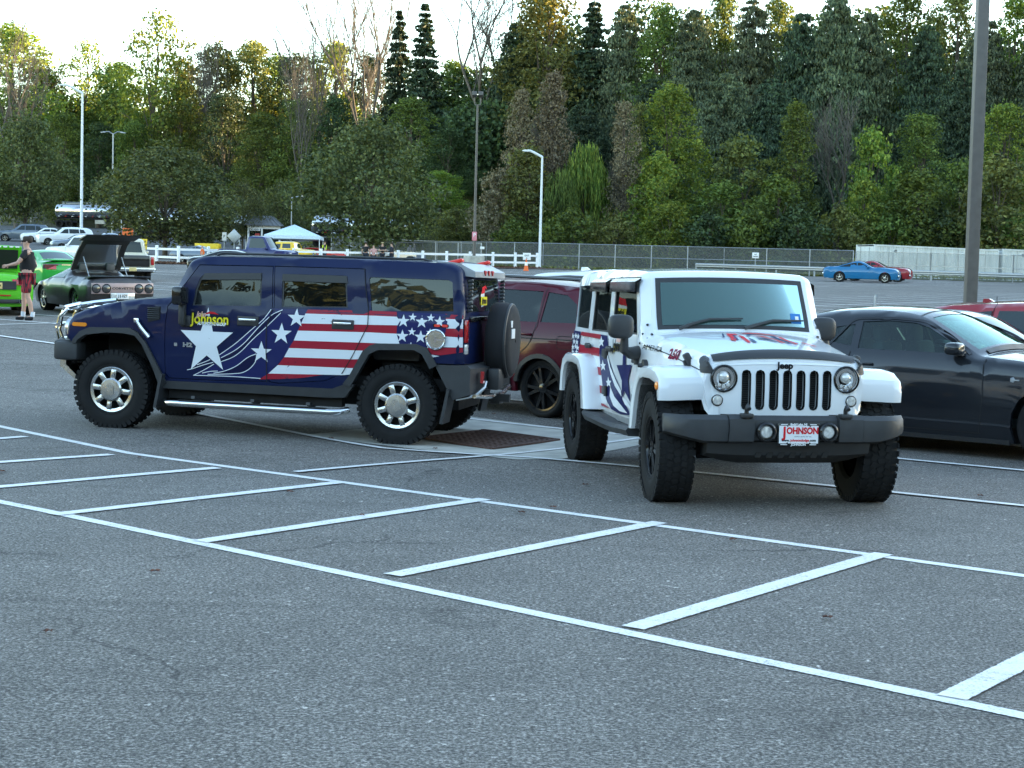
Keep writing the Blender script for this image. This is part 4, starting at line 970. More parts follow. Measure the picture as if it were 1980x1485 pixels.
        for k in range(9): b.box((-3.80, .80*sd, 1.40+k*.038), (.05, .055, .026), ry=.3, bev=.006)
        b.obj('ladder_trim', 'grey_plastic', car)
        # round fuel door with dark ring, small side lamp pair
        if sd > 0:
            cx, cz = -3.505, 1.10; yy = float(sh.W(cx, cz)); b = MB(); b.lathe([(yy+.002, .105), (yy+.03, .105), (yy+.034, .095), (yy+.026, .088), (yy+.026, .075)], 32, c=(cx, 0, cz)); fd = b.obj('fuel_door', 'chrome', car)
            b = MB(); b.lathe([(yy+.024, .076), (yy+.024, .001)], 24, c=(cx, 0, cz)); b.obj('cover_plate', 'alloy', fd)
            b = MB()
            for k in range(12):
                a = k*math.pi/6; b.lathe([(yy+.034, .006), (yy+.037, .001)], 6, c=(cx+.098*math.cos(a), 0, cz+.098*math.sin(a)))
            b.box((cx-.035, yy+.028, cz), (.07, .012, .018)); b.box((cx+.004, yy+.028, cz+.0), (.012, .012, .06)); b.obj('bolts', 'chrome', fd)
            b = MB(); sh.panel(b, rrect(-3.63, 1.222, -3.468, 1.258, .012), (), .006, .1, (1,), .01); sl = b.obj('side_lamp', 'black_gloss', car)
            for x in (-3.51, -3.59):
                b = MB(); sh.panel(b, rrect(x-.03, 1.228, x+.03, 1.253, .008), (), .011, .1, (1,), .006); b.obj('lens', 'red_bright', sl)
    # glass across
    b = MB(); sh.sheet(b, uw0, uw1, -.86, .86, -.008, 12); b.obj('windscreen', 'glass_tint', car)
    b = MB(); sh.sheet(b, ur0, ur1, -.84, .84, .004, 12); b.obj('rear_window', 'glass_dark', car)
    b = MB(); b.box((-1.9, 0, .62), (3.6, 1.5, .12)); b.box((-1.6, 0, .48), (4.1, 1.0, .25)); b.box((0, 0, .8), (.5, 1.1, .5)); b.box((-3.1, 0, .8), (.55, 1.1, .5)); b.box((.0, 0, .36), (.16, 1.5, .16)); b.box((-3.118, 0, .36), (.16, 1.5, .16)); b.obj('chassis', 'dark', car)
    b = MB(); 
    for x, h in ((-1.62, .78), (-2.48, .74), (-3.2, .7)):
        for y in (-.42, .42): seat(b, x+.2, y, .92, .5, h)
    b.box((-.95, 0, 1.22), (.5, 1.6, .26), bev=.06); b.lathe([(0, .20), (.02, .215), (0, .23), (-.02, .215)], 24, 'X', (-1.17, .42, 1.32), True); b.obj('seats', 'seat', car)
    # grille, lamps, guard, bumpers
    b = MB(); b.box((.585, 0, 1.03), (.03, 1.25, .20), bev=.01); g = b.obj('grille', 'black_gloss', car)
    for k in range(7):
        b = MB(); b.box((.612, -.48+k*.16, 1.03), (.03, .045, .17), bev=.008); b.obj('slat', 'chrome', g)
    for y in (-.78, .78):
        b = MB(); b.lathe([(.54, .10), (.60, .10), (.615, .085), (.60, .02)], 20, 'X', (0, y, 1.03)); hl = b.obj('headlight', 'clear_lens', car)
        b = MB(); b.lathe([(.54, .118), (.585, .118), (.59, .10)], 20, 'X', (0, y, 1.03)); b.obj('bezel', 'chrome', hl)
    b = MB(); b.box((.585, 0, .80), (.24, 1.86, .21), bev=.03); b.box((.52, .90, .80), (.26, .22, .19), bev=.03); b.box((.52, -.90, .80), (.26, .22, .19), bev=.03); b.obj('front_bumper', 'grey_plastic', car)
    b = MB(); b.loft([[(.68, y, .72), (.69, y, .62), (.49, y, .47), (.46, y, .50), (.62, y, .64), (.62, y, .70)] for y in (-.8, .8)]); b.obj('skid_plate', 'alloy', car)
    b = MB()
    for y in (-.62, -.30, .30, .62): b.tube([(.74, y, .86), (.80, y, 1.0), (.775, y, 1.16), (.72, y, 1.245), (.55, y, 1.29)], .027, 8)
    for y in (-.52, .52): b.tube([(.72, y, 1.255), (.45, y, 1.305), (.18, y, 1.345)], .024, 8)
    for z, x in ((.90, .765), (1.06, .80), (1.235, .73)): b.tube([(x-.08, -.80, z), (x, -.62, z), (x, .62, z), (x-.08, .80, z)], .024, 8)
    for y in (-.78, .78): b.tube([(.70, y, .86), (.74, y, 1.0), (.71, y, 1.15), (.62, y, 1.24)], .022, 8)
    b.obj('brush_guard', 'chrome', car)
    b = MB(); b.loft([[(-3.50, y, .845), (-3.86+.02*abs(y), y, .85), (-3.97+.10*abs(y)**3, y, .82), (-3.97+.10*abs(y)**3, y, .66), (-3.88, y, .56), (-3.70, y, .50), (-3.58, y, .70)] for y in (-1.0, -.9, -.5, 0, .5, .9, 1.0)]); rb = b.obj('rear_bumper', 'grey_plastic', car)
    b = MB(); b.box((-3.955, .80, .73), (.03, .055, .12)); b.box((-3.955, -.80, .73), (.03, .055, .12)); b.obj('reflector', 'red_lens', rb)
    b = MB(); b.tube([(-3.72, .97, .505), (-3.90, .86, .545), (-3.965, .74, .62), (-3.97, .70, .68)], .022, 8); b.tube([(-3.90, .9, .54), (-3.95, .3, .50), (-3.95, -.3, .50), (-3.90, -.9, .54)], .024, 8); b.obj('nerf_bar', 'alloy', rb)
    b = MB(); b.box((-4.02, .44, .70), (.12, .26, .22), bev=.02); b.box((-4.0, .1, .48), (.22, .08, .08)); b.box((-3.95, 0, .44), (.1, .22, .06)); b.obj('tow_hitch', 'black_plastic', rb)
    # roof kit: rails, rear visor with red accents and arrow vents
    for y in (-.70, .70):
        b = MB(); b.tube([(-1.0, y*.9, 1.87), (-1.06, y*.9, 1.892), (-3.25, y*.9, 1.905), (-3.34, y*.9, 1.885)], .012, 8); b.obj('roof_rail', 'black_plastic', car)
        b = MB(); b.box((-3.60, y*.93, 1.893), (.16, .09, .04), ry=.25, bev=.012); b.obj('rail_end_cap', 'red_bright', car)
    b = MB(); b.loft([[(-3.42, y, 1.885+.02*(1-y*y)), (-3.66, y, 1.88), (-3.83, y, 1.80), (-3.835, y, 1.74), (-3.72, y, 1.75), (-3.42, y, 1.80)] for y in np.linspace(-.76, .76, 9)]); sp_ = b.obj('rear_spoiler', 'spoiler_grey', car)
    for y in (.30, .12, -.06):
        b = MB(); b.prism([(y-.05, 1.81), (y+.05, 1.815), (y+.02, 1.775), (y+.0, 1.76)], -3.845, -3.83, 'YZ'); b.obj('arrow_vent', 'red_sign', sp_)
    # spare wheel in a soft cover on its swing carrier
    b = MB(); b.lathe([(-3.90, .30), (-3.91, .375), (-3.94, .398), (-4.06, .400), (-4.11, .388), (-4.145, .355), (-4.16, .28), (-4.157, .02)], 40, 'X', (0, .16, 1.09)); spw = b.obj('spare_wheel_cover', 'cloth_black', car)
    b = MB(); b.lathe([(-4.10, .394), (-4.12, .390), (-4.125, .378), (-4.11, .374)], 40, 'X', (0, .16, 1.09)); b.obj('cover_seam', 'black_plastic', spw)
    b = MB(); b.box((-4.163, .33, 1.17), (.01, .16, .10)); b.box((-4.155, .38, 1.27), (.01, .07, .07)); b.obj('cover_print', 'white_plain', spw)
    b = MB(); b.box((-3.90, .16, .95), (.12, .14, .6)); b.box((-3.98, .16, 1.09), (.08, .3, .3)); b.obj('spare_carrier', 'black_plastic', car)
    # rear window sticker and door trim
    yR = lambda z: float(sh.at(sh.u(-3.76, z))[0])-.035
    b = MB(); zz = lambda p: [(y, z) for y, z in p]; X1 = lambda k: (yR(1.5)-.004-k*.003, yR(1.5)-.003-k*.003)
    b.mi = 0; b.prism([(.02, 1.40), (.26, 1.40), (.26, 1.45), (.02, 1.45)], *X1(0), 'YZ'); b.mi = 2; b.prism([(.0, 1.45), (.30, 1.45), (.30, 1.54), (.0, 1.54)], *X1(1), 'YZ'); b.mi = 0; b.prism([(.12, 1.54), (.30, 1.54), (.28, 1.59), (.14, 1.60)], *X1(0), 'YZ'); b.mi = 1; b.prism([(.14, 1.58), (.30, 1.57), (.26, 1.64), (.12, 1.66), (.04, 1.62), (.13, 1.63)], *X1(2), 'YZ')
    V, F = text_mesh('Johnson', .085, bold=.004, sx=.8); A_ = np.array(V); b.mi = 3; b.add(np.c_[0*A_[:, 0]+X1(2)[0], .15-A_[:, 0], A_[:, 1]+1.495], F); b.obj('window_sticker', ['plate_white', 'print_red', 'wrap_yellow', 'print_black'], car)
    b = MB(); b.box((-3.80, .1, 1.31), (.05, 1.3, .05), bev=.012); b.box((-3.81, -.1, 1.02), (.05, .25, .06), bev=.012); b.obj('tailgate_trim', 'black_gloss', car)
    wheels(car, 'truck', .412, .30, .243, 'block8', [(0, .86, .412), (-3.118, .86, .412), (0, -.86, .412), (-3.118, -.86, .412)], 'alloy', 'alloy', True)
    # ---- printed wrap (thin film 2-6 mm proud of the paint)
    q = MB(); sh.decal(q, [(-1.75,1.341),(-2.137,1.344),(-2.073,1.204),(-2.003,1.022),(-1.902,0.845),(-1.734,0.667),(-1.631,0.606),(-0.908,0.605),(-1.137,0.736),(-1.215,0.765),(-1.194,0.833),(-1.375,0.96),(-1.56,1.131),(-1.669,1.223)], .002); q.obj('blue_film', 'wrap_blue', car)
    q = MB(); sh.decal(q, [(-1.867,1.332),(-1.758,1.282),(-1.631,1.159),(-1.473,0.971),(-1.364,0.885),(-1.214,0.805),(-1.215,0.765),(-1.346,0.815),(-1.443,0.888),(-1.57,1.025),(-1.697,1.143),(-1.849,1.299)], .0032)
    sh.decal(q, [(-1.604,0.864),(-1.51,0.829),(-1.382,0.723),(-1.251,0.666),(-1.133,0.641),(-1.305,0.641),(-1.449,0.658),(-1.533,0.706),(-1.597,0.784)], .0032); q.obj('dark_ribbon', 'wrap_navy', car)
    lines = [[(-1.744,1.331),(-1.669,1.223),(-1.56,1.131),(-1.375,0.96),(-1.194,0.833)],[(-1.867,1.331),(-1.758,1.282),(-1.631,1.159),(-1.473,0.971),(-1.364,0.885),(-1.214,0.805)],[(-1.849,1.299),(-1.697,1.143),(-1.57,1.025),(-1.443,0.888),(-1.346,0.815),(-1.215,0.765)],[(-1.601,0.865),(-1.51,0.829),(-1.382,0.723),(-1.251,0.666),(-1.133,0.641)],[(-1.604,0.862),(-1.597,0.784),(-1.533,0.706),(-1.449,0.658),(-1.305,0.641),(-1.067,0.625)],[(-1.137,0.736),(-1.026,0.667),(-0.908,0.605)],[(-1.096,0.781),(-1.024,0.749),(-0.951,0.72)],[(-1.13,0.754),(-1.024,0.724),(-0.893,0.673),(-0.84,0.661)],[(-0.908,0.608),(-1.319,0.617),(-1.648,0.612)],[(-1.007,0.635),(-1.086,0.658),(-1.178,0.666)]]
    q = MB()
    for l in lines: sh.line(q, l, .0075, .0045)
    q.obj('pinstripes', 'wrap_white', car)
    LB = [(190,452),(176,478),(148,543),(128,590),(102,655),(71,705),(37,765),(-6,818),(-69,873),(-132,912)]
    q = MB()
    for m_, polys in (('w', [[(-2.115,1.303),(-2.8,1.312),(-3.084,1.312),(-3.121,1.268),(-3.114,1.226),(-2.803,1.218),(-2.073,1.2)],[(-2.043,1.125),(-2.806,1.141),(-3.09,1.14),(-3.129,1.034),(-2.809,1.034),(-2.003,1.022)],[(-1.955,0.942),(-2.684,0.951),(-2.772,0.952),(-2.735,0.866),(-2.638,0.858),(-1.902,0.845)],[(-1.834,0.759),(-2.609,0.767),(-2.677,0.77),(-2.628,0.703),(-2.531,0.69),(-2.255,0.683),(-1.733,0.667)]]),
                      ('r', [[(-2.137,1.344),(-2.798,1.361),(-3.078,1.361),(-3.084,1.312),(-2.8,1.312),(-2.115,1.303)],[(-2.073,1.2),(-2.803,1.218),(-3.114,1.224),(-3.092,1.189),(-3.09,1.14),(-2.806,1.141),(-2.043,1.125)],[(-2.003,1.022),(-2.809,1.034),(-2.906,1.029),(-2.795,0.99),(-2.772,0.952),(-2.684,0.951),(-1.955,0.942)],[(-1.902,0.845),(-2.638,0.858),(-2.735,0.866),(-2.677,0.77),(-2.609,0.767),(-1.834,0.759)],[(-1.733,0.667),(-2.255,0.683),(-2.337,0.686),(-2.094,0.64),(-1.849,0.615),(-1.632,0.601)]])):
        q.mi = 0 if m_ == 'w' else 1
        for p in polys: sh.decal(q, p, .0035)
    for c_, p in [(1,[(-3.585,1.361),(-3.765,1.352),(-3.766,1.315),(-3.596,1.312)]),(0,[(-3.596,1.312),(-3.766,1.314),(-3.77,1.218),(-3.595,1.217)]),(1,[(-3.595,1.217),(-3.77,1.217),(-3.773,1.133),(-3.593,1.136)]),(0,[(-3.475,1.14),(-3.593,1.135),(-3.773,1.132),(-3.777,1.031),(-3.416,1.023)]),(1,[(-3.411,1.012),(-3.777,1.03),(-3.779,0.983),(-3.561,0.944),(-3.468,0.947)]),(0,[(-3.458,0.946),(-3.547,0.934),(-3.479,0.919)])]:
        q.mi = c_; sh.decal(q, p, .0035)
    q.obj('flag_stripes', ['wrap_white', 'wrap_red'], car)
    q = MB(); sh.decal(q, [(-3.084,1.36),(-3.585,1.36),(-3.614,1.284),(-3.597,1.169),(-3.476,1.135),(-3.434,1.057),(-3.407,1.008),(-3.348,1.012),(-3.239,1.026),(-3.13,1.026),(-3.092,1.141),(-3.09,1.213),(-3.119,1.266)], .005); q.obj('star_field', 'wrap_blue', car)
    def star_part(P):
        q = MB(); sh.decal(q, P, .0065, .06); q.obj('star', 'wrap_white', car)
    for (cx, cz), r_ in zip([(-3.156,1.271),(-3.348,1.27),(-3.533,1.28),(-3.152,1.118),(-3.344,1.118),(-3.535,1.131),(-3.251,1.314),(-3.44,1.315),(-3.25,1.167),(-3.44,1.168),(-3.246,1.034),(-3.435,1.033)], [.068, .068, .06, .068, .068, .066, .044, .044, .044, .044, .03, .036]): star_part(star2(cx, cz, r_))
    for (cx, cz), r_ in zip([(-2.022,1.252),(-1.867,1.083),(-1.656,0.883)], [.10, .115, .118]): star_part(star2(cx, cz, r_))
    star_part([(-1.061,1.323),(-1.121,1.073),(-1.342,1.074),(-1.168,0.919),(-1.238,0.681),(-1.058,0.823),(-0.883,0.669),(-0.94,0.914),(-0.765,1.075),(-0.988,1.076)])
    q = MB(); jx, jz = (-1.084,1.199)
    q.mi = 3; sh.text(q, 'Johnson', jx, jz, .152, -1, .0072, bold=.016, sx=.84); q.mi = 0; sh.text(q, 'Johnson', jx, jz, .152, -1, .009, bold=.003, sx=.84)
    x_, z_ = (-0.984,1.247); q.mi = 1; sh.text(q, 'John', x_, z_, .07, -1, .009, shear=.3, bold=.004, sx=.8)
    x_, z_ = (-1.106,1.152); q.mi = 2; sh.text(q, 'AUTOMOTIVE GROUP', x_, z_, .043, -1, .009, bold=.003, sx=.72)
    q.mi = 4; sh.decal(q, [(-1.03,1.26),(-1.076,1.28),(-1.129,1.276),(-1.179,1.251),(-1.129,1.256),(-1.07,1.257),(-1.037,1.247)], .0085, .05); q.obj('dealer_lettering', ['wrap_yellow', 'wrap_pink', 'wrap_white', 'print_black', 'print_red'], car)
    q = MB(); x_, z_ = (-0.826,0.922); sh.text(q, 'H2', x_-.02, z_, .06, -1, .008, bold=.004, sx=1.4); q.obj('emblem', 'chrome', car); q = MB(); b_ = (-0.713,0.922); sh.decal(q, rrect(b_[0]-.018, b_[1]-.018, b_[0]+.018, b_[1]+.018, .004), .006, .05); q.obj('badge', 'chrome', car)
    q = MB()
    for l in ([d1[6], d1[5]], [d1[6], d1[7]], d2[8:12], [d2[8], d2[7], d2[6]]): sh.line(q, l, .009, .0105)
    q.obj('door_seam', 'dark', car)
    pose_car(car, -4.0378, 17.6344, 2.9469, 3.118, .88, -.006)
    return car
navy = build_navy()

# ------------------------------------------------------------------ white four-door off-roader with flag wrap
def yz_panel(mb, outer, holes, fx, step=.05, rim=.05, flip=False):
    """panel in the Y-Z plane, x = fx(y,z)"""
    V, F = tess(outer, holes, step); A_ = np.array(V); x = fx(A_[:, 0], A_[:, 1]); mb.add(np.c_[x, A_], F, True)
    for lp in [outer]+list(holes):
        q = np.array(densify(lp, step)); m = len(q); xx = fx(q[:, 0], q[:, 1]); mb.add(np.r_[np.c_[xx, q], np.c_[xx-rim, q]], [(i, (i+1) % m, (i+1) % m+m, i+m) for i in range(m)], False)
    return mb
def build_white():
    car = thing('parked_offroader', 'white four-door off-roader with seven-slot grille, black bumper and flag wrap', 'off-roader')
    ch = [(.385, .64, .03), (.39, .95, .04), (.375, 1.055, .05), (.31, 1.108, .05), (-.10, 1.155, .05), (-.55, 1.205, .045), (-.80, 1.232, .04), (-.865, 1.24, .03), (-.90, 1.275, .035), (-1.105, 1.70, .03), (-1.17, 1.742, .02),
          (-1.7, 1.765, .025), (-2.6, 1.772, .025), (-3.50, 1.760, .02), (-3.63, 1.70, .02), (-3.67, 1.25, .02), (-3.69, .55, .02)]
    sh = Shell(ch, [(.40, .74), (.60, .775), (1.0, .785), (1.17, .782), (1.22, .765), (1.70, .735), (1.78, .72)], r=.075, fil=.05, plan=[(.40, .79), (.30, .80), (-.30, .87), (-.70, .935), (-.86, .985), (-.95, 1.0), (-4, 1.0)])
    # body side outline with wheel cut-outs
    outer = [tuple(p[:2]) for p in sh.C]+[(-3.36, .55), (-3.34, .80), (-3.22, .93), (-2.72, .93), (-2.58, .80), (-2.50, .50), (-.62, .47), (-.50, .80), (-.40, .93), (.24, .93), (.33, .80)]
    d1 = [(-1.00, 1.185), (-.965, 1.15), (-.985, .60), (-1.03, .535), (-1.95, .525), (-2.03, .60), (-2.045, 1.18), (-2.035, 1.70), (-1.16, 1.70), (-1.01, 1.35)]
    d2 = [(-2.075, 1.70), (-2.085, 1.18), (-2.07, .60), (-2.12, .54), (-2.45, .54), (-2.52, .70), (-2.66, .93), (-2.86, 1.08), (-2.88, 1.20), (-2.83, 1.68)]
    w1 = [(-1.06, 1.225), (-1.985, 1.215), (-1.98, 1.645), (-1.235, 1.65)]; w2 = [(-2.13, 1.215), (-2.82, 1.215), (-2.775, 1.635), (-2.125, 1.645)]; w3 = [(-2.99, 1.225), (-3.57, 1.235), (-3.555, 1.625), (-2.95, 1.64)]
    body = MB(); sh.panel(body, outer, [d1, d2, w3], step=.11, sides=(1, -1), rim=.04, fine=True, edge_rim=0)
    uw0, uw1 = sh.u(-.905, 1.285), sh.u(-1.095, 1.675); ur0, ur1 = sh.u(-3.64, 1.66), sh.u(-3.67, 1.27)
    sh.sheet(body, skip=[(uw0, uw1, .93), (ur0, ur1, .8), (sh.u(.385, .67), sh.u(.385, 1.045), .93)], nt=18); body.obj('body', 'paint_white', car)
    shrink = lambda P, k=.013: [(p[0]+(c_[0]-p[0])*k, p[1]+(c_[1]-p[1])*k) for c_ in [np.mean(P, 0)] for p in P]
    for sd in (-1, 1):
        for poly, win, hx in ((d1, w1, (-1.93, 1.075)), (d2, w2, (-2.80, 1.075))):
            b = MB(); sh.panel(b, shrink(poly), [win], .004, .1, (sd,), .04); dr = b.obj('door', 'paint_white', car)
            b = MB(); sh.panel(b, win, (), -.012, .12, (sd,), 0); b.obj('window', 'glass_tint', dr)
            b = MB(); sh.panel(b, win, [shrink(win, .07)], .002, .12, (sd,), .012); b.obj('window_seal', 'black_plastic', dr)
            x, z = hx; y = float(sh.W(x, z)); b = MB(); b.box((x+.05, (y+.035)*sd, z), (.20, .03, .035), bev=.01); b.box((x-.03, (y+.02)*sd, z), (.05, .05, .05), bev=.01); b.obj('handle', 'black_plastic', dr)
            fx = win[0][0]+.03
            b = MB(); vz = 1.655; b.loft([[(x, (float(sh.W(x, 1.6))+o)*sd, z) for o, z in ((.0, 1.69), (.05, 1.66), (.055, 1.575), (.045, 1.575), (.035, 1.65), (.0, 1.67))] for x in np.linspace(win[0][0]-(.05 if sd < 0 or poly is d2 else .16), win[1][0]-.02, 8)]); b.obj('rain_visor', 'black_gloss', dr)
        # exposed hinges
        for x in (-.985, -2.105):
            for z in (1.03, .70):
                b = MB(); y = float(sh.W(x, z)); b.box((x-.02, (y+.014)*sd, z), (.15, .03, .075), bev=.008); b.lathe([(z-.045, .018), (z+.045, .018)], 10, 'Z', (x+.05, (y+.022)*sd, 0)); b.obj('hinge', 'black_plastic', car)
        b = MB(); y = float(sh.W(-.86, .97)); b.lathe([(y-.02, .05), (y+.012, .05), (y+.02, .02), (y+.05, .014)], 14, 'Y', (-.80, 0, .985)) if sd > 0 else b.lathe([(-y+.02, .05), (-y-.012, .05), (-y-.02, .02), (-y-.05, .014)], 14, 'Y', (-.80, 0, .985)); b.obj('antenna_base', 'black_plastic', car)
        b = MB(); sh.panel(b, w3, (), -.010, .12, (sd,), 0); b.obj('window', 'glass_dark', car)
        # wheel flares: a broad band following each arch
        fo = [(.335, .78), (.355, .86), (.335, .945), (.24, 1.0), (.05, 1.022), (-.22, 1.015), (-.40, .965), (-.50, .84), (-.575, .66), (-.61, .50)]
        fi = [(-.535, .50), (-.475, .70), (-.41, .83), (-.33, .90), (-.20, .925), (.10, .92), (.22, .88), (.27, .78)]
        ro = [(-2.30, .52), (-2.36, .72), (-2.44, .88), (-2.56, .965), (-2.72, 1.0), (-3.20, 1.0), (-3.36, .94), (-3.45, .80), (-3.48, .62)]
        ri = [(-3.40, .62), (-3.36, .80), (-3.26, .90), (-3.10, .915), (-2.75, .915), (-2.62, .87), (-2.54, .76), (-2.47, .52)]
        for o_, i_, xa in ((fo, fi, .56), (ro, ri, .74)):
            n = len(o_); b = MB(); t = np.linspace(0, 1, n); iq = np.array(i_)[::-1]; ti = np.linspace(0, 1, len(iq)); iq = np.c_[np.interp(t, ti, iq[:, 0]), np.interp(t, ti, iq[:, 1])]; oq = np.array(o_); rings = []
            for k in range(n):
                o, i = oq[k], iq[k]; m = lambda f: o*(1-f)+i*f
                prof = [(o, xa, 0), (o, .86, .0), (m(.06), .915, 0), (m(.2), .938, 0), (m(.8), .940, 0), (m(.97), .930, 0), (m(1), .90, 0), (m(1), .72, 0)]
                rings.append([(p[0], y*sd, p[1]+(.012 if y < .7 else 0)) for p, y, _ in prof])
            b.loft(rings, False, False); b.loft([[r_[-1], r_[0]] for r_ in rings], False, False)
            for r_ in (rings[0], rings[-1]): b.add(r_, [tuple(range(len(r_)))])
            fl = b.obj('wheel_flare', 'paint_white', car)
            b = MB(); b.loft([[(p[0], .90*sd, p[1]), (p[0], .60*sd, p[1]+.0)] for p in iq], False, False); b.obj('arch_liner', 'dark', fl)
            if xa < .7:
                b = MB(); b.lathe([(.935*sd, .034), (.95*sd, .030), (.957*sd, .012), (.957*sd, .001)], 14, 'Y', (.265, 0, .885)); b.obj('side_marker', 'amber', fl)
            else: pass
            b = MB()
            for k in range(1, n-1, 2): b.lathe([(.925*sd, .006), (.928*sd, .001)], 6, 'Y', (iq[k][0], 0, iq[k][1]-.0))
        # side step
        b = MB(); b.loft([[(x, .76*sd, z+.02), (x, (.93-e)*sd, z+.03), (x, (.955-e)*sd, z), (x, (.93-e)*sd, z-.045), (x, .76*sd, z-.05)] for x, z, e in ((-.62, .475, .0), (-.70, .475, 0), (-1.15, .455, .02), (-1.25, .44, .05), (-1.70, .44, .05), (-1.8, .455, .02), (-2.3, .475, 0), (-2.42, .485, .02))]); b.obj('side_step', 'grey_plastic', car)
        b = MB(); b.box((-1.55, .74*sd, .50), (1.9, .04, .07)); b.obj('sill_trim', 'galvanised', car)
        # mirrors on a stubby arm
        b = MB(); blob(b, (-.80, -.972, 1.295) if sd < 0 else (-1.0, .80, 1.30), (.13, .21, .195)); mr = b.obj('mirror', 'black_plastic', car)
        b = MB(); b.tube([(-.83, .93*sd, 1.22), (-.85, .93*sd, 1.11), (-.90, .86*sd, 1.08), (-.97, .775*sd, 1.08)] if sd < 0 else [(-1.0, .82, 1.22), (-1.0, .83, 1.11), (-1.0, .82, 1.09), (-1.0, .775, 1.08)], [.03, .04, .05, .062], 10); b.obj('arm', 'black_plastic', mr)
        # hood latch, bolts
        b = MB(); b.box((.08, .655*sd, 1.075), (.06, .05, .10), rx=-.5*sd, bev=.012); b.box((.05, .665*sd, .985), (.05, .05, .07), rx=-.2*sd, bev=.012); b.box((.065, .665*sd, 1.03), (.03, .03, .08), rx=-.35*sd); b.obj('hood_latch', 'black_plastic', car)
        b = MB()
        for z in (1.09, 1.16, 1.235, 1.31): b.lathe([((float(sh.W(-.93, z))-.01)*sd, .011), ((float(sh.W(-.93, z))+.006)*sd, .008), ((float(sh.W(-.93, z))+.007)*sd, .001)], 8, 'Y', (-.93, 0, z))
        for y, z in ((.70, 1.235), (.735, 1.20)): b.lathe([(-.86, .011), (-.84, .009), (-.838, .001)], 8, 'X', (0, y*sd, z))
        b.obj('bolts', 'black_plastic', car)
        # lamps
        for y, z, r_ in ((.47, .952, .094),):
            fx = .425-.05*(y/.6)**2; b = MB(); b.lathe([(fx-.03, r_*1.08), (fx+.014, r_*1.08), (fx+.020, r_*1.0), (fx+.006, r_*.94)], 28, 'X', (0, y*sd, z)); hl = b.obj('headlight', 'black_gloss', car)
            b = MB(); b.lathe([(fx+.012, r_*.95), (fx+.016, r_*.91), (fx+.006, r_*.86)], 28, 'X', (0, y*sd, z)); b.obj('trim_ring', 'chrome', hl)
            b = MB(); b.lathe([(fx-.02, r_*.30), (fx-.012, r_*.5), (fx-.02, r_*.56), (fx+.0, r_*.60), (fx+.0, r_*.9)], 28, 'X', (0, y*sd, z)); b.obj('reflector', 'chrome', hl)
            b = MB(); b.lathe([(fx-.005, r_*.46), (fx+.012, r_*.40), (fx+.026, r_*.2), (fx+.028, .001)], 20, 'X', (0, y*sd, z+.012)); 
            for k in (-1, 0, 1): b.lathe([(fx+.004, r_*.15), (fx+.010, r_*.1), (fx+.011, .001)], 12, 'X', (0, y*sd+k*r_*.36, z-r_*.64+abs(k)*r_*.12))
            b.obj('lens', 'clear_lens', hl)
        b = MB(); fx = .425-.05*(.52/.6)**2; b.lathe([(fx-.02, .043), (fx+.008, .043), (fx+.010, .038)], 22, 'X', (0, .515*sd, .79)); tl = b.obj('turn_lamp', 'black_gloss', car)
        b = MB(); b.lathe([(fx+.004, .039), (fx+.016, .03), (fx+.02, .001)], 22, 'X', (0, .515*sd, .79)); b.obj('lens', 'clear_lens', tl)
        b = MB(); b.lathe([(.585, .072), (.640, .072), (.650, .060), (.625, .050)], 24, 'X', (0, .025+.235*sd, .578)); fg = b.obj('fog_lamp', 'black_gloss', car)
        b = MB(); b.lathe([(.618, .05), (.634, .040), (.640, .001)], 20, 'X', (0, .025+.235*sd, .578)); b.obj('lens', 'clear_lens', fg)
        b = MB(); b.tube([(.60, .02+.375*sd, .66), (.60, .02+.375*sd, .735), (.625, .02+.375*sd, .765), (.655, .02+.375*sd, .745)], .017, 8); b.box((.60, .02+.375*sd, .695), (.08, .09, .03), bev=.008); b.obj('tow_hook', 'black_plastic', car)
        b = MB(); b.box((-1.03, .44*sd, 1.30), (.02, .02, .02)); 
    # grille with seven tall slots
    go = [(-.50, .655), (.50, .655), (.575, .71), (.60, .80), (.612, .92), (.585, 1.0), (.53, 1.055), (.40, 1.082), (0, 1.09), (-.40, 1.082), (-.53, 1.055), (-.585, 1.0), (-.612, .92), (-.60, .80), (-.575, .71)]
    slots = [rrect(.008+k*.1035-.034, .722, .008+k*.1035+.034, 1.018, .03) for k in range(-3, 4)]; hol = [arc(s_*.47, .952, .092, 0, 345, 22) for s_ in (1, -1)]
    fx = lambda y, z: .425-.05*(y/.6)**2-.012*((z-.87)/.2)**2
    b = MB(); yz_panel(b, go, slots+hol, fx, .06, .06); gr = b.obj('grille', 'paint_white', car)
    for q, s_ in enumerate(slots):
        b = MB(); yz_panel(b, s_, [[(p[0]+(np.mean(s_, 0)[0]-p[0])*.14, p[1]+(np.mean(s_, 0)[1]-p[1])*.05) for p in s_]], lambda y, z: fx(y, z)+.004, .06, .03); b.obj('slot_trim', 'black_gloss', gr)
    b = MB(); b.box((.345, 0, .87), (.01, .74, .34)); b.obj('grille_backing', 'dark', gr)
    b = MB()
    for k in range(18): b.box((.352, 0, .73+k*.016), (.006, .7, .005))
    b.obj('radiator_fins', 'black_plastic', gr)
    V, F = text_mesh('Jeep', .066, bold=.003, sx=1.05); b = MB(); A_ = np.array(V); y = -A_[:, 0]*-1; b.add(np.c_[fx(A_[:, 0], 0*A_[:, 0]+1.05)+.006, A_[:, 0]*1.0-.012, A_[:, 1]+1.050], F); b.obj('lettering', 'print_black', gr)
    # hood bra across the front lip
    b = MB(); us = np.linspace(sh.u(.37, 1.075), sh.u(.295, 1.11), 8); ys = np.linspace(-1, 1, 29)
    b.loft([[tuple(sh.edge(np.array([u]), np.array([t]), .014)[0]) for u in us] for t in ys], False, False)
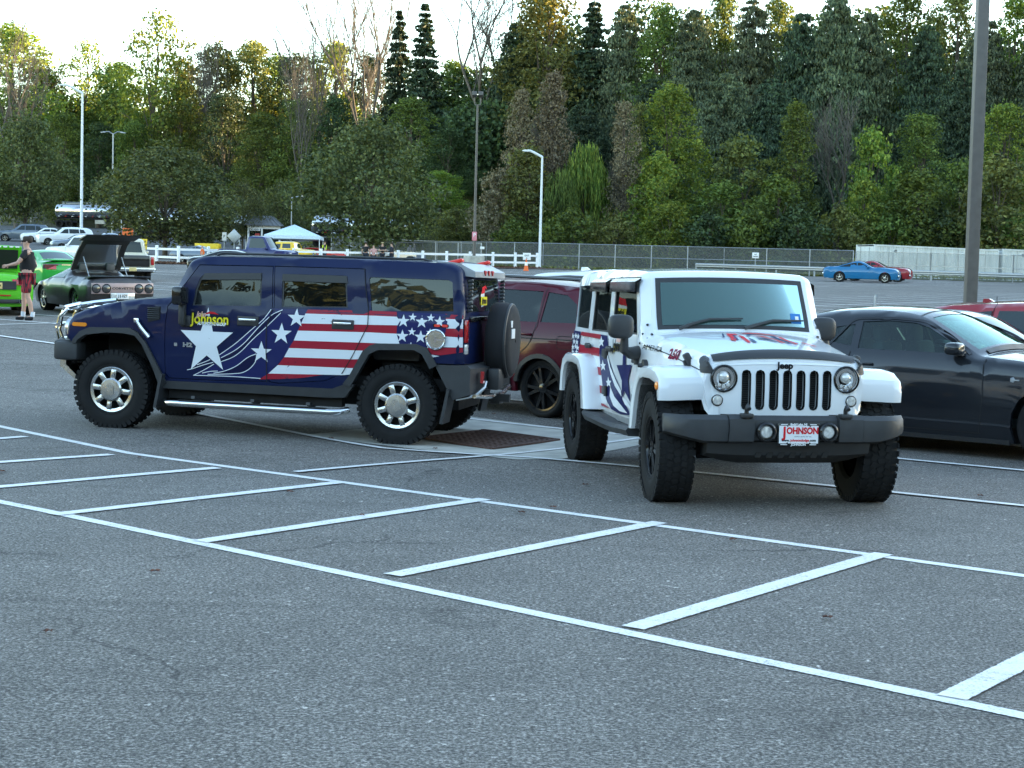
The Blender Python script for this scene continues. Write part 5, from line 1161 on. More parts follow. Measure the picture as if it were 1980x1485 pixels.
    for s_ in (-1, 1): sh.panel(b, [(.375, 1.072), (.33, 1.096), (.25, 1.112), (.27, 1.085), (.31, 1.05), (.335, .99), (.385, .985)], (), .012, .03, (s_,), .02)
    b.obj('hood_guard', 'black_plastic', car)
    b = MB(); sh.sheet(b, uw0-.02, uw1+.015, -.945, .945, .003, 14); b.obj('windscreen_surround', 'black_plastic', car).hide_render = False
    b = MB(); sh.sheet(b, uw0+.02, uw1-.03, -.885, .885, .008, 14); b.obj('windscreen', 'glass_teal', car)
    b = MB(); sh.sheet(b, ur0, ur1, -.8, .8, .002, 10); b.obj('rear_window', 'glass_dark', car)
    for y0, y1 in ((.05, -.52), (.62, .08)):
        p = lambda u, y: tuple(sh.edge(np.array([u]), np.array([y/.74]), .03)[0])
        b = MB(); b.tube([p(uw0-.06, y1), p(uw0+.02, y1+.12), p(uw0+.06, (y0+y1)/2), p(uw0+.07, y0+.02)], [.016, .013, .011, .007], 6); b.obj('wiper', 'black_plastic', car)
    b = MB(); V = sh.edge(np.array([uw0+.05, uw0+.05, uw0+.14, uw0+.14]), np.array([.72, .85, .85, .72]), .011); b.mi = 0; b.add(V, [(0, 1, 2, 3)]); V = sh.edge(np.array([uw0+.075, uw0+.075, uw0+.115, uw0+.115]), np.array([.775, .82, .82, .775]), .013); b.mi = 1; b.add(V, [(0, 1, 2, 3)]); b.obj('inspection_sticker', ['sticker_blue', 'white_plain'], car)
    b = MB(); blob(b, (-1.13, .02, 1.60), (.04, .24, .07)); b.box((-1.10, .02, 1.65), (.03, .03, .08)); b.box((-1.12, .02, 1.67), (.06, .10, .04), bev=.01); b.obj('rear_view_mirror', 'black_plastic', car)
    b = MB(); b.box((-1.6, 0, .62), (3.3, 1.3, .1)); b.box((-1.6, 0, .50), (3.6, .8, .2)); b.box((0, 0, .62), (.5, .9, .5)); b.box((-3.0, 0, .6), (.8, 1.0, .3)); b.tube([(0, -.72, .40), (0, .72, .40)], .05, 8); b.tube([(-2.947, -.72, .40), (-2.947, .72, .40)], .05, 8); b.tube([(.18, -.6, .36), (.18, .62, .40)], .022, 6); b.obj('chassis', 'dark', car)
    b = MB()
    for x in (-1.75, -2.6):
        for y in (-.38, .38): seat(b, x+.1, y, .82, .48, .62)
    b.box((-1.12, 0, 1.10), (.36, 1.36, .20), bev=.05); b.lathe([(0, .17), (.02, .185), (0, .2), (-.02, .185)], 24, 'X', (-1.36, .38, 1.13), True); b.obj('seats', 'seat', car)
    b = MB(); b.tube([(-2.15, -.66, 1.1), (-2.15, -.64, 1.62), (-2.15, -.4, 1.69), (-2.15, .4, 1.69), (-2.15, .64, 1.62), (-2.15, .66, 1.1)], .035, 8); b.obj('roll_bar', 'black_plastic', car)
    # bumper: centre section, two clamps, two end caps; skid apron below
    def bumper(b, y0, y1, d, top=.692, bot=.495, tip=0):
        ys = np.linspace(y0, y1, 6); R_ = []
        for y in ys:
            x = .585+d-.03*(y/.9)**2-tip*max(0, (abs(y)-.74)/.16)**2; q = max(0, (abs(y)-.66)/.24)*.055 if tip else 0
            R_.append([(.36, y, top-.012), (x-.03, y, top), (x+.012, y, top-.03), (x+.022, y, (top+bot)/2), (x+.005, y, bot+.02+q), (x-.06, y, bot+q), (.36, y, bot+q)])
        return b.loft(R_)
    b = MB(); bumper(b, -.30, .345, .0); bp_ = b.obj('front_bumper', 'black_plastic', car)
    for y0, y1, t in ((.345, .53, 0), (-.30, -.485, 0), (.535, .90, .12), (-.49, -.92, .12)):
        b = MB(); bumper(b, y0, y1, .028 if t == 0 else .018, .70 if t == 0 else .694, .488, t); b.obj('end_cap' if t else 'clamp', 'grey_plastic', bp_)
    b = MB(); b.loft([[(.57-.06*abs(y), y, .50), (.54-.06*abs(y), y, .40+.07*max(0, abs(y)-.42)), (.44-.06*abs(y), y, .335+.25*max(0, abs(y)-.42)), (.30, y, .335+.25*max(0, abs(y)-.42)), (.30, y, .50)] for y in np.linspace(-.62, .62, 11)]); ap_ = b.obj('skid_apron', 'black_plastic', car)
    for k in range(7):
        b = MB(); y = -.24+k*.085; b.prism([(y-.025, .385), (y+.018, .385), (y+.03, .425), (y-.01, .425)], .545-.06*abs(y), .552-.06*abs(y), 'YZ'); b.obj('apron_vent', 'dark', ap_)
    # front plate in its dealer frame
    py, pz = .03, .562; b = MB(); b.box((.628, py, pz), (.012, .318, .168), bev=.004); pl = b.obj('front_plate', 'black_gloss', car)
    b = MB(); b.mi = 0; b.box((.635, py, pz), (.004, .296, .128))
    def pt(body, y, z, size, mi, bold=.0, sx=1, shear=0, x=.6385):
        V, F = text_mesh(body, size, 'CENTER', shear, bold, sx); A_ = np.array(V); b.mi = mi; b.add(np.c_[0*A_[:, 0]+x, A_[:, 0]+y, A_[:, 1]+z], F)
    pt('OHNSON', py+.028, pz+.026, .064, 1, .003, .86); pt('J', py-.108, pz+.014, .105, 1, .004, .9); pt('www.', py-.098, pz-.042, .026, 2, .001); pt('johnsondodge', py+.008, pz-.042, .026, 1, .001, .95); pt('.com', py+.105, pz-.042, .026, 2, .001)
    pt('CHRYSLER   DODGE   JEEP   RAM', py+.03, pz-.015, .010, 2, 0, .9)
    pt('Budd Lake, NJ', py, pz+.073, .022, 0, .001, x=.6350); pt('JOHNSON', py, pz-.073, .024, 0, .001, x=.6350)
    for yy in (-.11, .11):
        for zz in (.073, -.073): b.mi = 0; b.box((.6345, py+yy, pz+zz), (.001, .05, .006))
    b.obj('print', ['plate_white', 'print_red', 'print_black'], pl)
    b = MB()
    for yy in (-.085, .085):
        for zz in (.062, -.062): b.lathe([(.636, .006), (.641, .005), (.642, .001)], 8, 'X', (0, py+yy, pz+zz))
    b.obj('plate_screws', 'black_gloss', pl)
    wheels(car, 'offroad', .410, .268, .225, (5, 'split'), [(0, .786, .405), (-2.947, .786, .405), (0, -.786, .405), (-2.947, -.786, .405)], 'black_gloss', 'black_gloss', True, -.06)
    b = MB(); b.lathe([(-3.72, .2), (-3.72, .39), (-3.78, .41), (-3.92, .41), (-3.97, .37), (-3.98, .02)], 32, 'X', (0, .05, 1.05)); b.obj('spare_wheel', 'rubber', car)
    # ---- printed wrap on the side facing the camera (viewer left)
    def D(polys, mt, off, nm):
        for p in polys: q = MB(); sh.decal(q, p, off, .09, -1); q.obj(nm, mt, car)
    E_ = .009
    D([[(-3.219,1.193),(-2.36,1.19),(-2.362,1.15),(-3.24,1.158)],[(-3.277,1.072),(-2.378,1.066),(-2.368,0.991),(-3.293,0.995)],[(-2.899,0.892),(-2.322,0.896),(-2.287,0.826),(-2.843,0.82)],[(-2.76,0.728),(-2.268,0.733),(-2.227,0.668),(-2.68,0.648)],[(-2.565,0.567),(-2.215,0.575),(-1.955,0.549),(-2.512,0.553)]], 'wrap_red', E_, 'red_stripe')
    D([[(-3.658,1.196),(-3.256,1.192),(-3.265,0.977),(-3.634,0.961)],[(-2.36,1.19),(-2.1,1.187),(-2.028,1.116),(-2.047,1.023),(-1.81,0.874),(-1.492,0.735),(-1.484,0.674),(-1.271,0.596),(-1.195,0.552),(-1.584,0.53),(-1.923,0.548),(-2.092,0.624),(-2.235,0.728),(-2.323,0.903),(-2.374,1.037)]], 'wrap_blue', E_, 'blue_film')
    D([[(-2.016,1.024),(-1.908,0.917),(-1.679,0.805),(-1.507,0.741),(-1.486,0.688),(-1.734,0.76),(-1.9,0.855),(-2.044,0.995)],[(-1.918,0.748),(-1.753,0.669),(-1.475,0.607),(-1.296,0.56),(-1.588,0.557),(-1.804,0.589),(-1.938,0.663)],[(-1.442,0.691),(-1.309,0.667),(-1.162,0.624),(-1.159,0.604),(-1.362,0.629),(-1.454,0.67)],[(-2.31,1.18),(-2.266,1.144),(-2.181,1.144),(-2.237,1.121),(-2.206,1.087),(-2.293,1.104),(-2.369,1.08),(-2.348,1.116),(-2.403,1.136),(-2.338,1.141)],[(-2.217,0.969),(-2.174,0.933),(-2.09,0.935),(-2.145,0.911),(-2.115,0.878),(-2.201,0.893),(-2.276,0.868),(-2.254,0.905),(-2.309,0.924),(-2.245,0.93)],[(-1.997,0.831),(-1.955,0.797),(-1.874,0.799),(-1.927,0.774),(-1.898,0.743),(-1.982,0.757),(-2.054,0.731),(-2.034,0.768),(-2.087,0.786),(-2.024,0.792)],[(-3.577,1.172),(-3.548,1.15),(-3.493,1.15),(-3.529,1.136),(-3.51,1.116),(-3.567,1.126),(-3.616,1.111),(-3.602,1.133),(-3.638,1.145),(-3.595,1.148)],[(-3.443,1.18),(-3.415,1.158),(-3.361,1.158),(-3.396,1.144),(-3.377,1.124),(-3.433,1.134),(-3.481,1.12),(-3.468,1.142),(-3.503,1.153),(-3.461,1.156)],[(-3.329,1.175),(-3.301,1.154),(-3.248,1.154),(-3.283,1.14),(-3.264,1.12),(-3.319,1.13),(-3.367,1.116),(-3.353,1.138),(-3.388,1.149),(-3.346,1.152)],[(-3.563,1.067),(-3.534,1.045),(-3.479,1.045),(-3.515,1.031),(-3.496,1.011),(-3.552,1.021),(-3.602,1.006),(-3.587,1.028),(-3.623,1.04),(-3.581,1.043)],[(-3.429,1.075),(-3.401,1.054),(-3.347,1.054),(-3.382,1.04),(-3.363,1.021),(-3.419,1.03),(-3.467,1.016),(-3.453,1.037),(-3.489,1.049),(-3.447,1.052)],[(-3.333,1.067),(-3.305,1.046),(-3.252,1.046),(-3.287,1.032),(-3.268,1.013),(-3.323,1.023),(-3.371,1.008),(-3.357,1.03),(-3.392,1.041),(-3.351,1.044)],[(-3.512,1.123),(-3.484,1.101),(-3.429,1.102),(-3.465,1.087),(-3.446,1.068),(-3.502,1.078),(-3.551,1.063),(-3.537,1.085),(-3.573,1.096),(-3.53,1.1)],[(-3.378,1.12),(-3.35,1.098),(-3.296,1.098),(-3.332,1.085),(-3.312,1.065),(-3.368,1.075),(-3.416,1.06),(-3.402,1.082),(-3.437,1.093),(-3.396,1.097)],[(-3.556,1.02),(-3.528,0.998),(-3.473,0.999),(-3.509,0.985),(-3.489,0.965),(-3.546,0.974),(-3.595,0.959),(-3.581,0.982),(-3.617,0.993),(-3.575,0.996)],[(-3.384,1.023),(-3.356,1.002),(-3.302,1.002),(-3.338,0.988),(-3.318,0.969),(-3.374,0.978),(-3.422,0.963),(-3.408,0.985),(-3.443,0.996),(-3.402,1.0)]], 'wrap_white', E_+.003, 'star')
    D([[(-1.432,1.077),(-1.346,1.081),(-1.332,0.964),(-1.122,0.975),(-1.245,0.838),(-1.167,0.664),(-1.376,0.743),(-1.468,0.669),(-1.473,0.824),(-1.667,0.947),(-1.447,0.958)]], 'wrap_blue', E_+.004, 'blue_star')
    q = MB(); jx, jz = (-1.628,1.11); q.mi = 0; sh.decal(q, [(-1.78,1.125),(-1.527,1.134),(-1.522,1.094),(-1.684,1.08),(-1.787,1.055)], E_+.006, .1, -1); q.mi = 1; sh.decal(q, [(-1.696,1.176),(-1.547,1.174),(-1.544,1.147),(-1.692,1.145)], E_+.006, .1, -1); q.mi = 2; sh.text(q, 'Johnson', jx, jz, .13, 1, E_+.009, -1, bold=.006, sx=.9); q.obj('dealer_lettering', ['wrap_yellow', 'wrap_pink', 'print_black'], car)
    # hood lettering and the big 250 on top
    q = MB(); q.mi = 0; sh.text(q, 'AMERICA', -.68, 1.128, .062, 1, .006, -1, .25, .0, 1.4, -.03); q.mi = 1; sh.text(q, '250', -.25, 1.095, .105, 1, .006, -1, .3, .005, 1.35, -.02); q.mi = 2; sh.text(q, '250', -.245, 1.095, .105, 1, .009, -1, .3, -.002, 1.35, -.02); q.obj('fender_lettering', ['print_black', 'wrap_red', 'wrap_blue'], car)
    q = MB()
    def top(p, off=.006):
        V2, F2 = tess(p, (), .06); A_ = np.array(V2); P = []
        for x, y in A_:
            u = sh.u(x, float(interp([(c[0], c[1]) for c in ch[3:8]], x))); w = float(sh.W(*[np.array(v) for v in sh.at(u)[:2]])); P.append(sh.edge(np.array([u]), np.array([y/max(w, .3)]), off)[0])
        q.add(P, F2, True)
    for m_, p in [(1,[(-0.262,-0.242),(-0.184,-0.206),(-0.292,-0.171),(-0.506,-0.136),(-0.533,-0.075),(-0.486,-0.065),(-0.583,-0.091),(-0.595,-0.162),(-0.389,-0.192),(-0.254,-0.221)]),(2,[(-0.254,-0.211),(-0.234,-0.165),(-0.467,-0.131),(-0.486,-0.095),(-0.517,-0.136),(-0.331,-0.171)]),(1,[(-0.079,-0.144),(-0.079,-0.119),(-0.428,-0.07),(-0.517,-0.09)]),(2,[(-0.079,-0.101),(-0.079,-0.068),(-0.254,-0.048),(-0.351,-0.059)]),(1,[(-0.603,-0.048),(-0.653,0.026),(-0.641,0.118),(-0.583,0.211),(-0.448,0.273),(-0.544,0.196),(-0.595,0.108),(-0.595,0.016)]),(2,[(-0.486,-0.032),(-0.44,-0.019),(-0.544,0.027),(-0.571,0.078),(-0.583,0.016)]),(1,[(-0.506,0.04),(-0.448,0.099),(-0.254,0.141),(-0.079,0.159),(-0.079,0.131),(-0.254,0.12),(-0.409,0.078)]),(2,[(-0.37,0.007),(-0.331,0.069),(-0.118,0.121),(-0.118,0.1),(-0.234,0.059),(-0.285,0.013)]),(2,[(-0.486,0.163),(-0.486,0.198),(-0.292,0.192),(-0.079,0.211),(-0.079,0.177),(-0.292,0.161)]),(1,[(-0.428,0.211),(-0.448,0.247),(-0.254,0.238),(-0.06,0.257),(-0.06,0.229),(-0.254,0.212)]),(1,[(-0.215,0.308),(-0.176,0.346),(-0.052,0.404),(-0.052,0.378),(-0.118,0.336)]),(2,[(-0.401,-0.247),(-0.622,-0.187),(-0.583,-0.185),(-0.378,-0.237)])]:
        q.mi = m_-1; top(p)
    q.obj('hood_print', ['print_red', 'wrap_blue'], car)
    for s_ in (-1, 1): q = MB(); sh.line(q, [(-.84, 1.145), (-.4, 1.10), (.10, 1.035), (.36, 1.0)], .008, .004, s_); q.obj('hood_seam', 'dark', car)
    pose_car(car, 1.955, 12.052, -1.4067, 2.947, .786)
    return car
glass('glass_teal', (.05, .085, .078), .40, ior=1.75, refl=(.72, 1.0, .93))
white = build_white()

# ------------------------------------------------------------------ other vehicles from one parametric builder
def make_car(name, label, cat, paintm, chain, hw, wb, wheel, windows=(), ws=None, rw=None, r=.12, fil=.15, plan=None, sill=.22, arch=1.14, group=None, lamps=(), tails=(), glassm='glass_dark', rimmat='alloy',
             lite=True, seams=(), handles=(), mirror=None, plate=None, step=.14, seats=(), extra=None, skip=(), hwx=None, bumper=None):
    """wheel: (key, r, w, rim_r, style); windows: side polygons; ws/rw: ((x,z),(x,z),t) on the sheet across"""
    car = thing(name, label, cat, group=group); sh = Shell(chain, hw, r, fil, plan); key, wr, ww, rr, style = wheel
    x0, x1 = chain[0][0], chain[-1][0]; zb = sill; ra = wr*arch
    def cut(xc): 
        a0 = math.degrees(math.asin(max(-.9, min(.9, (zb-wr*.96)/ra)))); return [(xc+ra*math.cos(R(a)), wr*.96+ra*math.sin(R(a))) for a in np.linspace(180-a0, a0, 12)]
    outer = [tuple(p[:2]) for p in sh.C]+[(x1+.02, zb)]+cut(-wb)+cut(0)+[(x0-.03, zb)]
    if abs(chain[0][1]-zb) < .02: outer = [tuple(p[:2]) for p in sh.C]+cut(-wb)+cut(0)
    sk = [(sh.u(*g[0]), sh.u(*g[1]), g[2]) for g in (ws, rw) if g]+list(skip); holes = list(windows) if seats else []
    b = MB(); sh.panel(b, outer, holes, step=step, sides=(1, -1), rim=.05, fine=True, edge_rim=None); sh.sheet(b, skip=sk, nt=12, step=.15); body = b.obj('body', paintm, car)
    for sd in (1, -1):
        for w in windows:
            b = MB(); sh.panel(b, w, (), -.010 if seats else .004, .12, (sd,), 0 if seats else .006); b.obj('window', glassm, car)
        for h in handles:
            b = MB(); b.box((h[0], (float(sh.W(*h))+.012)*sd, h[1]), (.19, .025, .03), bev=.008); b.obj('handle', paintm, car)
        if mirror:
            b = MB(); x, z = mirror; blob(b, (x, (float(sh.W(x, z))+.12)*sd, z+.06), (.17, .22, .13)); b.box((x+.02, (float(sh.W(x, z))+.03)*sd, z+.01), (.08, .1, .04)); b.obj('mirror', paintm, car)
    for g, nm in ((ws, 'windscreen'), (rw, 'rear_window')):
        if g:
            b = MB(); sh.sheet(b, sh.u(*g[0]), sh.u(*g[1]), -g[2], g[2], .004 if not seats else -.004, 10); b.obj(nm, g[3] if len(g) > 3 else glassm, car)
    for nm, m_, (xa, za), (xb, zb_), ta, tb in list(lamps)+list(tails):
        for s_ in ((1, -1) if ta != -tb else (1,)):
            b = MB(); t0, t1 = sorted((ta*s_, tb*s_)); sh.sheet(b, sh.u(xa, za), sh.u(xb, zb_), t0, t1, .008, 6); b.obj(nm, m_, car)
    if seams:
        b = MB()
        for sd in (1, -1):
            for l in seams: sh.line(b, l, .010, .003, sd)
        o = b.obj('door_seam', 'dark', car); o['kind'] = 'stuff'
    w0 = float(interp(hw, wr)); ty = w0*interp(plan, 0)-ww/2-.02 if plan else w0-ww/2-.02; ty = float(ty)
    b = MB(); b.box(((x0+x1)/2, 0, zb+.05), (abs(x1-x0)-.5, w0*1.2, .16)); b.box((0, 0, wr+.1), (wr*2.1, w0*1.1, wr*1.1)); b.box((-wb, 0, wr+.1), (wr*2.1, w0*1.1, wr*1.1))
    for sd in (1, -1):
        for xc in (0, -wb): b.box((xc, (ty-ww*.62)*sd, wr*1.1), (wr*2.3, .02, wr*1.6))
    b.obj('chassis', 'dark', car)
    wheels(car, key, wr, ww, rr, style, [(0, ty, wr*.985), (-wb, ty, wr*.985), (0, -ty, wr*.985), (-wb, -ty, wr*.985)], rimmat, rimmat, False, 0, lite)
    if seats:
        b = MB(); zf = seats[0]
        for x in seats[1:]:
            for y in (-.38, .38): seat(b, x, y, zf, .5, .62)
        b.obj('seats', 'seat', car)
    if extra: extra(car, sh)
    return car, sh
def plate_on(car, body, x, y, z, nrm, mt='plate_yellow', pm='print_black', w=.305, tilt=0):
    """number plate facing +X (nrm=1) or -X (nrm=-1)"""
    b = MB(); b.mi = 0; b.box((x, y, z), (.012, w, .15), bev=.003); b.mi = 1
    if body:
        V, F = text_mesh(body, .10, bold=.003, sx=.8); A_ = np.array(V); b.add(np.c_[0*A_[:, 0]+x+.009*nrm, y+nrm*A_[:, 0], z+A_[:, 1]], F)
    return b.obj('number_plate', [mt, pm], car)

# charcoal coupe, right of the white off-roader
C5 = (.18, .36, .28)
def coupe_extra(car, sh):
    b = MB(); sh.sheet(b, sh.u(-.86, 1.035), sh.u(-.80, 1.01), -.8, .8, .01, 8); b.obj('cowl_trim', 'black_plastic', car)
    b = MB(); b.tube([(-.83, -.30, 1.045), (-.98, -.62, 1.08)], .012, 5); b.tube([(-.83, .2, 1.045), (-1.0, -.1, 1.10)], .012, 5); b.obj('wiper', 'black_plastic', car)
    b = MB(); y = -float(sh.W(-.42, .80))-.004; b.lathe([(y, .030), (y-.004, .026), (y-.005, .001)], 5, 'Y', (-.40, 0, .80)); b.box((-.37, y-.002, .80), (.08, .006, .012)); b.obj('emblem', 'galvanised', car)
    b = MB(); sh.panel(b, [(-3.0, .155), (-.42, .155), (-.42, .20), (-3.0, .20)], (), .012, .2, (1, -1), .05); b.obj('side_skirt', 'black_plastic', car)
    b = MB(); y = 1
    for sd in (1, -1): sh.line(b, [(-2.5, 1.06), (-2.3, 1.345), (-1.9, 1.365), (-1.5, 1.345), (-1.15, 1.20), (-.90, 1.03)], .022, .006, sd)
    b.obj('window_trim', 'black_gloss', car)
coupe, coupe_sh = make_car('parked_coupe', 'dark charcoal two-door coupe parked behind the white off-roader at the right edge', 'car', 'paint_charcoal',
    [(.90, .17, .10), (.99, .42, .12), (.97, .66, .14), (.84, .80, .10), (.3, .92, .06), (-.4, .985, .05), (-.80, 1.01, .05), (-.86, 1.03, .10), (-1.52, 1.375, .06), (-1.75, 1.425, .05), (-2.2, 1.445, .05), (-2.7, 1.41, .05), (-3.3, 1.27, .05), (-3.95, 1.06, .05), (-4.25, 1.0, .05), (-4.28, .75, .1), (-4.15, .20, .08)],
    [(.12, .93), (.30, .97), (.55, 1.0), (.80, .985), (.96, .955), (1.01, .915), (1.35, .70), (1.45, .63)], 3.07, ('coupe', .365, .27, .27, (10, 'one')), sill=.17, r=.10, fil=.18,
    windows=[[(-2.19, 1.315), (-2.15, 1.035), (-1.05, 1.03), (-1.15, 1.145), (-1.42, 1.275), (-1.58, 1.32), (-1.88, 1.335)], [(-2.56, 1.235), (-2.27, 1.285), (-2.24, 1.06), (-2.50, 1.09)]], ws=((-.90, 1.05), (-1.50, 1.365), .88, 'glass_teal'), rw=((-2.75, 1.40), (-3.8, 1.11), .8),
    plan=[(1.0, .86), (.6, .96), (0, 1), (-3.4, 1), (-4.3, .9)], seams=[[(-.72, .99), (-.70, .60), (-.74, .25)], [(-2.22, 1.0), (-2.25, .5), (-2.15, .25)], [(-.72, .25), (-2.15, .25)]], handles=[(-2.02, .88)], mirror=(-1.0, 1.02), seats=(.55, -1.75, -2.4), glassm='glass_green', extra=coupe_extra, lite=False, rimmat='alloy')
pose_car(coupe, 5.85, 15.97, R(-41), 3.07)

def suv_chain(L=.9, h=1.68, hood=1.06, rear=-4.28, top0=-1.45, base=-.72): return [(L-.08, .28, .10), (L, .55, .12), (L-.03, .88, .12), (L-.16, hood-.06, .08), (-.2, hood+.03, .05), (base, hood+.08, .04), (base-.04, hood+.10, .07), (top0, h-.07, .05), (top0-.25, h-.02, .04), (-2.6, h, .04), (rear+.45, h-.08, .04), (rear+.15, h-.22, .04), (rear, hood+.06, .06), (rear-.02, .62, .08), (rear+.08, .30, .08)]
def suv_hw(b, w=1.0): return [(.2, .93*w), (.6, w), (b-.12, .985*w), (b, .95*w), (b+.04, .915*w), (1.6, .74*w), (1.75, .70*w)]
def maroon_extra(car, sh):
    b = MB(); 
    for sd in (1, -1): sh.panel(b, [(-2.62, .31), (-2.62, .48), (-.44, .48), (-.44, .31)], (), .02, .2, (sd,), .06)
    b.obj('side_cladding', 'black_plastic', car)
    for sd in (1, -1):
        b = MB(); b.tube([(-1.7, .62*sd, 1.69), (-2.2, .63*sd, 1.72), (-3.4, .63*sd, 1.70), (-3.75, .62*sd, 1.64)], .022, 6); b.obj('roof_rail', 'black_gloss', car)
        b = MB(); a = [( -3.1+.43*math.cos(R(t)), .36+.43*math.sin(R(t))) for t in np.linspace(172, 10, 14)]; q = [(-3.1+.375*math.cos(R(t)), .36+.375*math.sin(R(t))) for t in np.linspace(10, 172, 14)]; sh.panel(b, a+q, (), .012, .2, (sd,), .04); b.obj('wheel_trim', 'black_plastic', car)
        b = MB(); sh.line(b, rrect(-3.62, .86, -3.36, 1.02, .04)+[rrect(-3.62, .86, -3.36, 1.02, .04)[0]], .006, .004, sd)
        if sd > 0: b.obj('fuel_door', 'dark', car)
maroon, _ = make_car('parked_suv', 'dark maroon SUV with black wheels between the navy SUV and the white off-roader', 'SUV', 'paint_maroon', suv_chain(h=1.66, hood=1.08), suv_hw(1.13), 3.1, ('suv_black', .365, .25, .275, (5, 'split')),
    windows=[[(-2.0, 1.56), (-2.95, 1.545), (-2.98, 1.17), (-2.0, 1.16)], [(-3.03, 1.54), (-3.34, 1.51), (-3.53, 1.40), (-3.60, 1.18), (-3.03, 1.17)], [(-1.12, 1.18), (-1.93, 1.17), (-1.93, 1.56), (-1.6, 1.54)]], ws=((-.80, 1.2), (-1.4, 1.6), .86), rw=((-3.95, 1.58), (-4.25, 1.2), .8), sill=.30,
    seams=[[(-2.99, 1.60), (-3.0, 1.1), (-2.93, .9), (-2.70, .72)], [(-1.96, 1.6), (-1.97, .5)], [(-1.0, 1.1), (-.98, .5)], [(-3.9, .98), (-.5, .95)]], handles=[(-2.86, 1.02), (-1.84, 1.02)], mirror=(-1.2, 1.14), rimmat='black_gloss', lite=False, extra=maroon_extra, seats=(.75, -1.7, -2.6), glassm='glass_tint', tails=[('tail_lamp', 'red_lens', (-4.24, 1.2), (-4.28, .95), .55, .95)])
pose_car(maroon, .98-3.1*.755, 20.07+3.1*.656, R(139), 3.1)
def fin(car, sh, x=-3.4, m_='paint_white'):
    z = float(np.interp(x, [p[0] for p in sh.C[::-1]], [p[1] for p in sh.C[::-1]])); b = MB(); b.prism([(x, z), (x+.24, z+.01), (x+.10, z+.09), (x+.02, z+.09)], -.03, .03); b.obj('roof_antenna', m_, car)
W2 = [[(-2.0, 1.56), (-2.9, 1.545), (-2.95, 1.17), (-2.0, 1.16)], [(-3.0, 1.54), (-3.36, 1.50), (-3.55, 1.20), (-3.0, 1.17)], [(-1.12, 1.18), (-1.93, 1.17), (-1.93, 1.56), (-1.6, 1.54)]]
SEAM = [[(-2.97, 1.6), (-3.0, 1.1), (-2.8, .7)], [(-1.96, 1.6), (-1.97, .45)], [(-1.0, 1.1), (-.98, .45)]]
WS, RW = ((-.80, 1.2), (-1.4, 1.6), .86), ((-3.95, 1.58), (-4.25, 1.2), .8)
whitesuv, _ = make_car('parked_suv', 'white SUV behind the maroon SUV, only its pale roof showing', 'SUV', 'paint_white', suv_chain(h=1.74), suv_hw(1.11), 2.85, ('suv', .36, .24, .24, C5 and (5, 'one')), windows=W2, ws=WS, rw=RW, sill=.28, seams=SEAM, extra=lambda c, s: fin(c, s))
redsuv, _ = make_car('parked_suv', 'red SUV with a fin antenna half hidden behind the charcoal coupe', 'SUV', 'paint_red', suv_chain(h=1.53, hood=1.0), suv_hw(1.06), 2.8, ('suv', .36, .24, .24, (5, 'one')), windows=[[(x, z-.13) for x, z in w] for w in W2], ws=WS, rw=RW, sill=.26, seams=SEAM, extra=lambda c, s: fin(c, s, -3.5, 'paint_red'), tails=[('tail_lamp', 'red_lens', (-4.24, 1.15), (-4.28, .9), .5, .95)], lamps=[('headlight', 'clear_lens', (.86, .9), (.78, .98), .5, .92)])

# positions of the partly hidden neighbours
pose_car(whitesuv, 3.65, 23.6, R(-41), 2.85)
pose_car(redsuv, 9.05, 19.4, R(-41), 2.8)
def sedan_chain(F=.85, h=1.42, hood=.90, belt=.98, rear=-3.75, wsb=-.55, wst=-1.25, rwt=-2.5, rwb=-3.15, deck=.98, low=.22):
    return [(F-.06, low, .10), (F, low+.25, .12), (F-.03, hood-.22, .12), (F-.22, hood-.06, .08), (-.1, hood+.03, .05), (wsb, belt, .06), (wst, h-.06, .05), (wst-.3, h, .04), (rwt+.25, h-.01, .04), (rwt, h-.07, .05), (rwb, deck, .06), (rear+.2, deck-.03, .06), (rear, deck-.14, .07), (rear-.02, .5, .08), (rear+.08, low+.03, .08)]
def car_hw(belt, h, w=.9, tw=.62): return [(.2, w-.07), (.42, w-.01), (.6, w), (belt-.1, w-.02), (belt-.01, w-.06), (belt+.03, w-.10), (h, tw)]
SED = ('sedan', .32, .20, .22, (5, 'one'))
def sedan(name, label, pm, x, y, yaw, group=None, h=1.42, wb=2.7, rear=-3.75, w=.9, hood=.90, belt=.95, wsb=-.55, wst=-1.25, rwt=-2.5, rwb=-3.15, deck=.98, cat='car', wheel=SED, win=None, **k):
    ch = sedan_chain(h=h, hood=hood, belt=belt, rear=rear, wsb=wsb, wst=wst, rwt=rwt, rwb=rwb, deck=deck)
    m = (wst+rwt)/2-.05; win = win or [[(wsb-.22, belt+.04), (m+.03, belt+.04), (m+.03, h-.09), (wst-.18, h-.10)], [(m-.03, belt+.04), (rwb+.2, belt+.05), (rwt-.06, h-.13), (m-.03, h-.09)]]
    c, sh = make_car(name, label, cat, pm, ch, car_hw(belt, h, w), wb, wheel, windows=win, ws=((wsb-.05, belt+.04), (wst+.03, h-.08), .86), rw=((rwt-.06, h-.11), (rwb+.07, deck+.04), .8), r=.09, plan=[(.85, .88), (.4, .98), (0, 1), (-2.8, 1), (rear, .92)], sill=.24, group=group, step=.2, mirror=(wsb-.3, belt),
        lamps=[('headlight', 'clear_lens', (.82, hood-.22), (.70, hood-.10), .55, .95)], tails=[('tail_lamp', 'red_lens', (rear, deck-.15), (rear-.015, deck-.28), .5, .96)], **k)
    pose_car(c, x, y, yaw, wb, .75); return c, sh
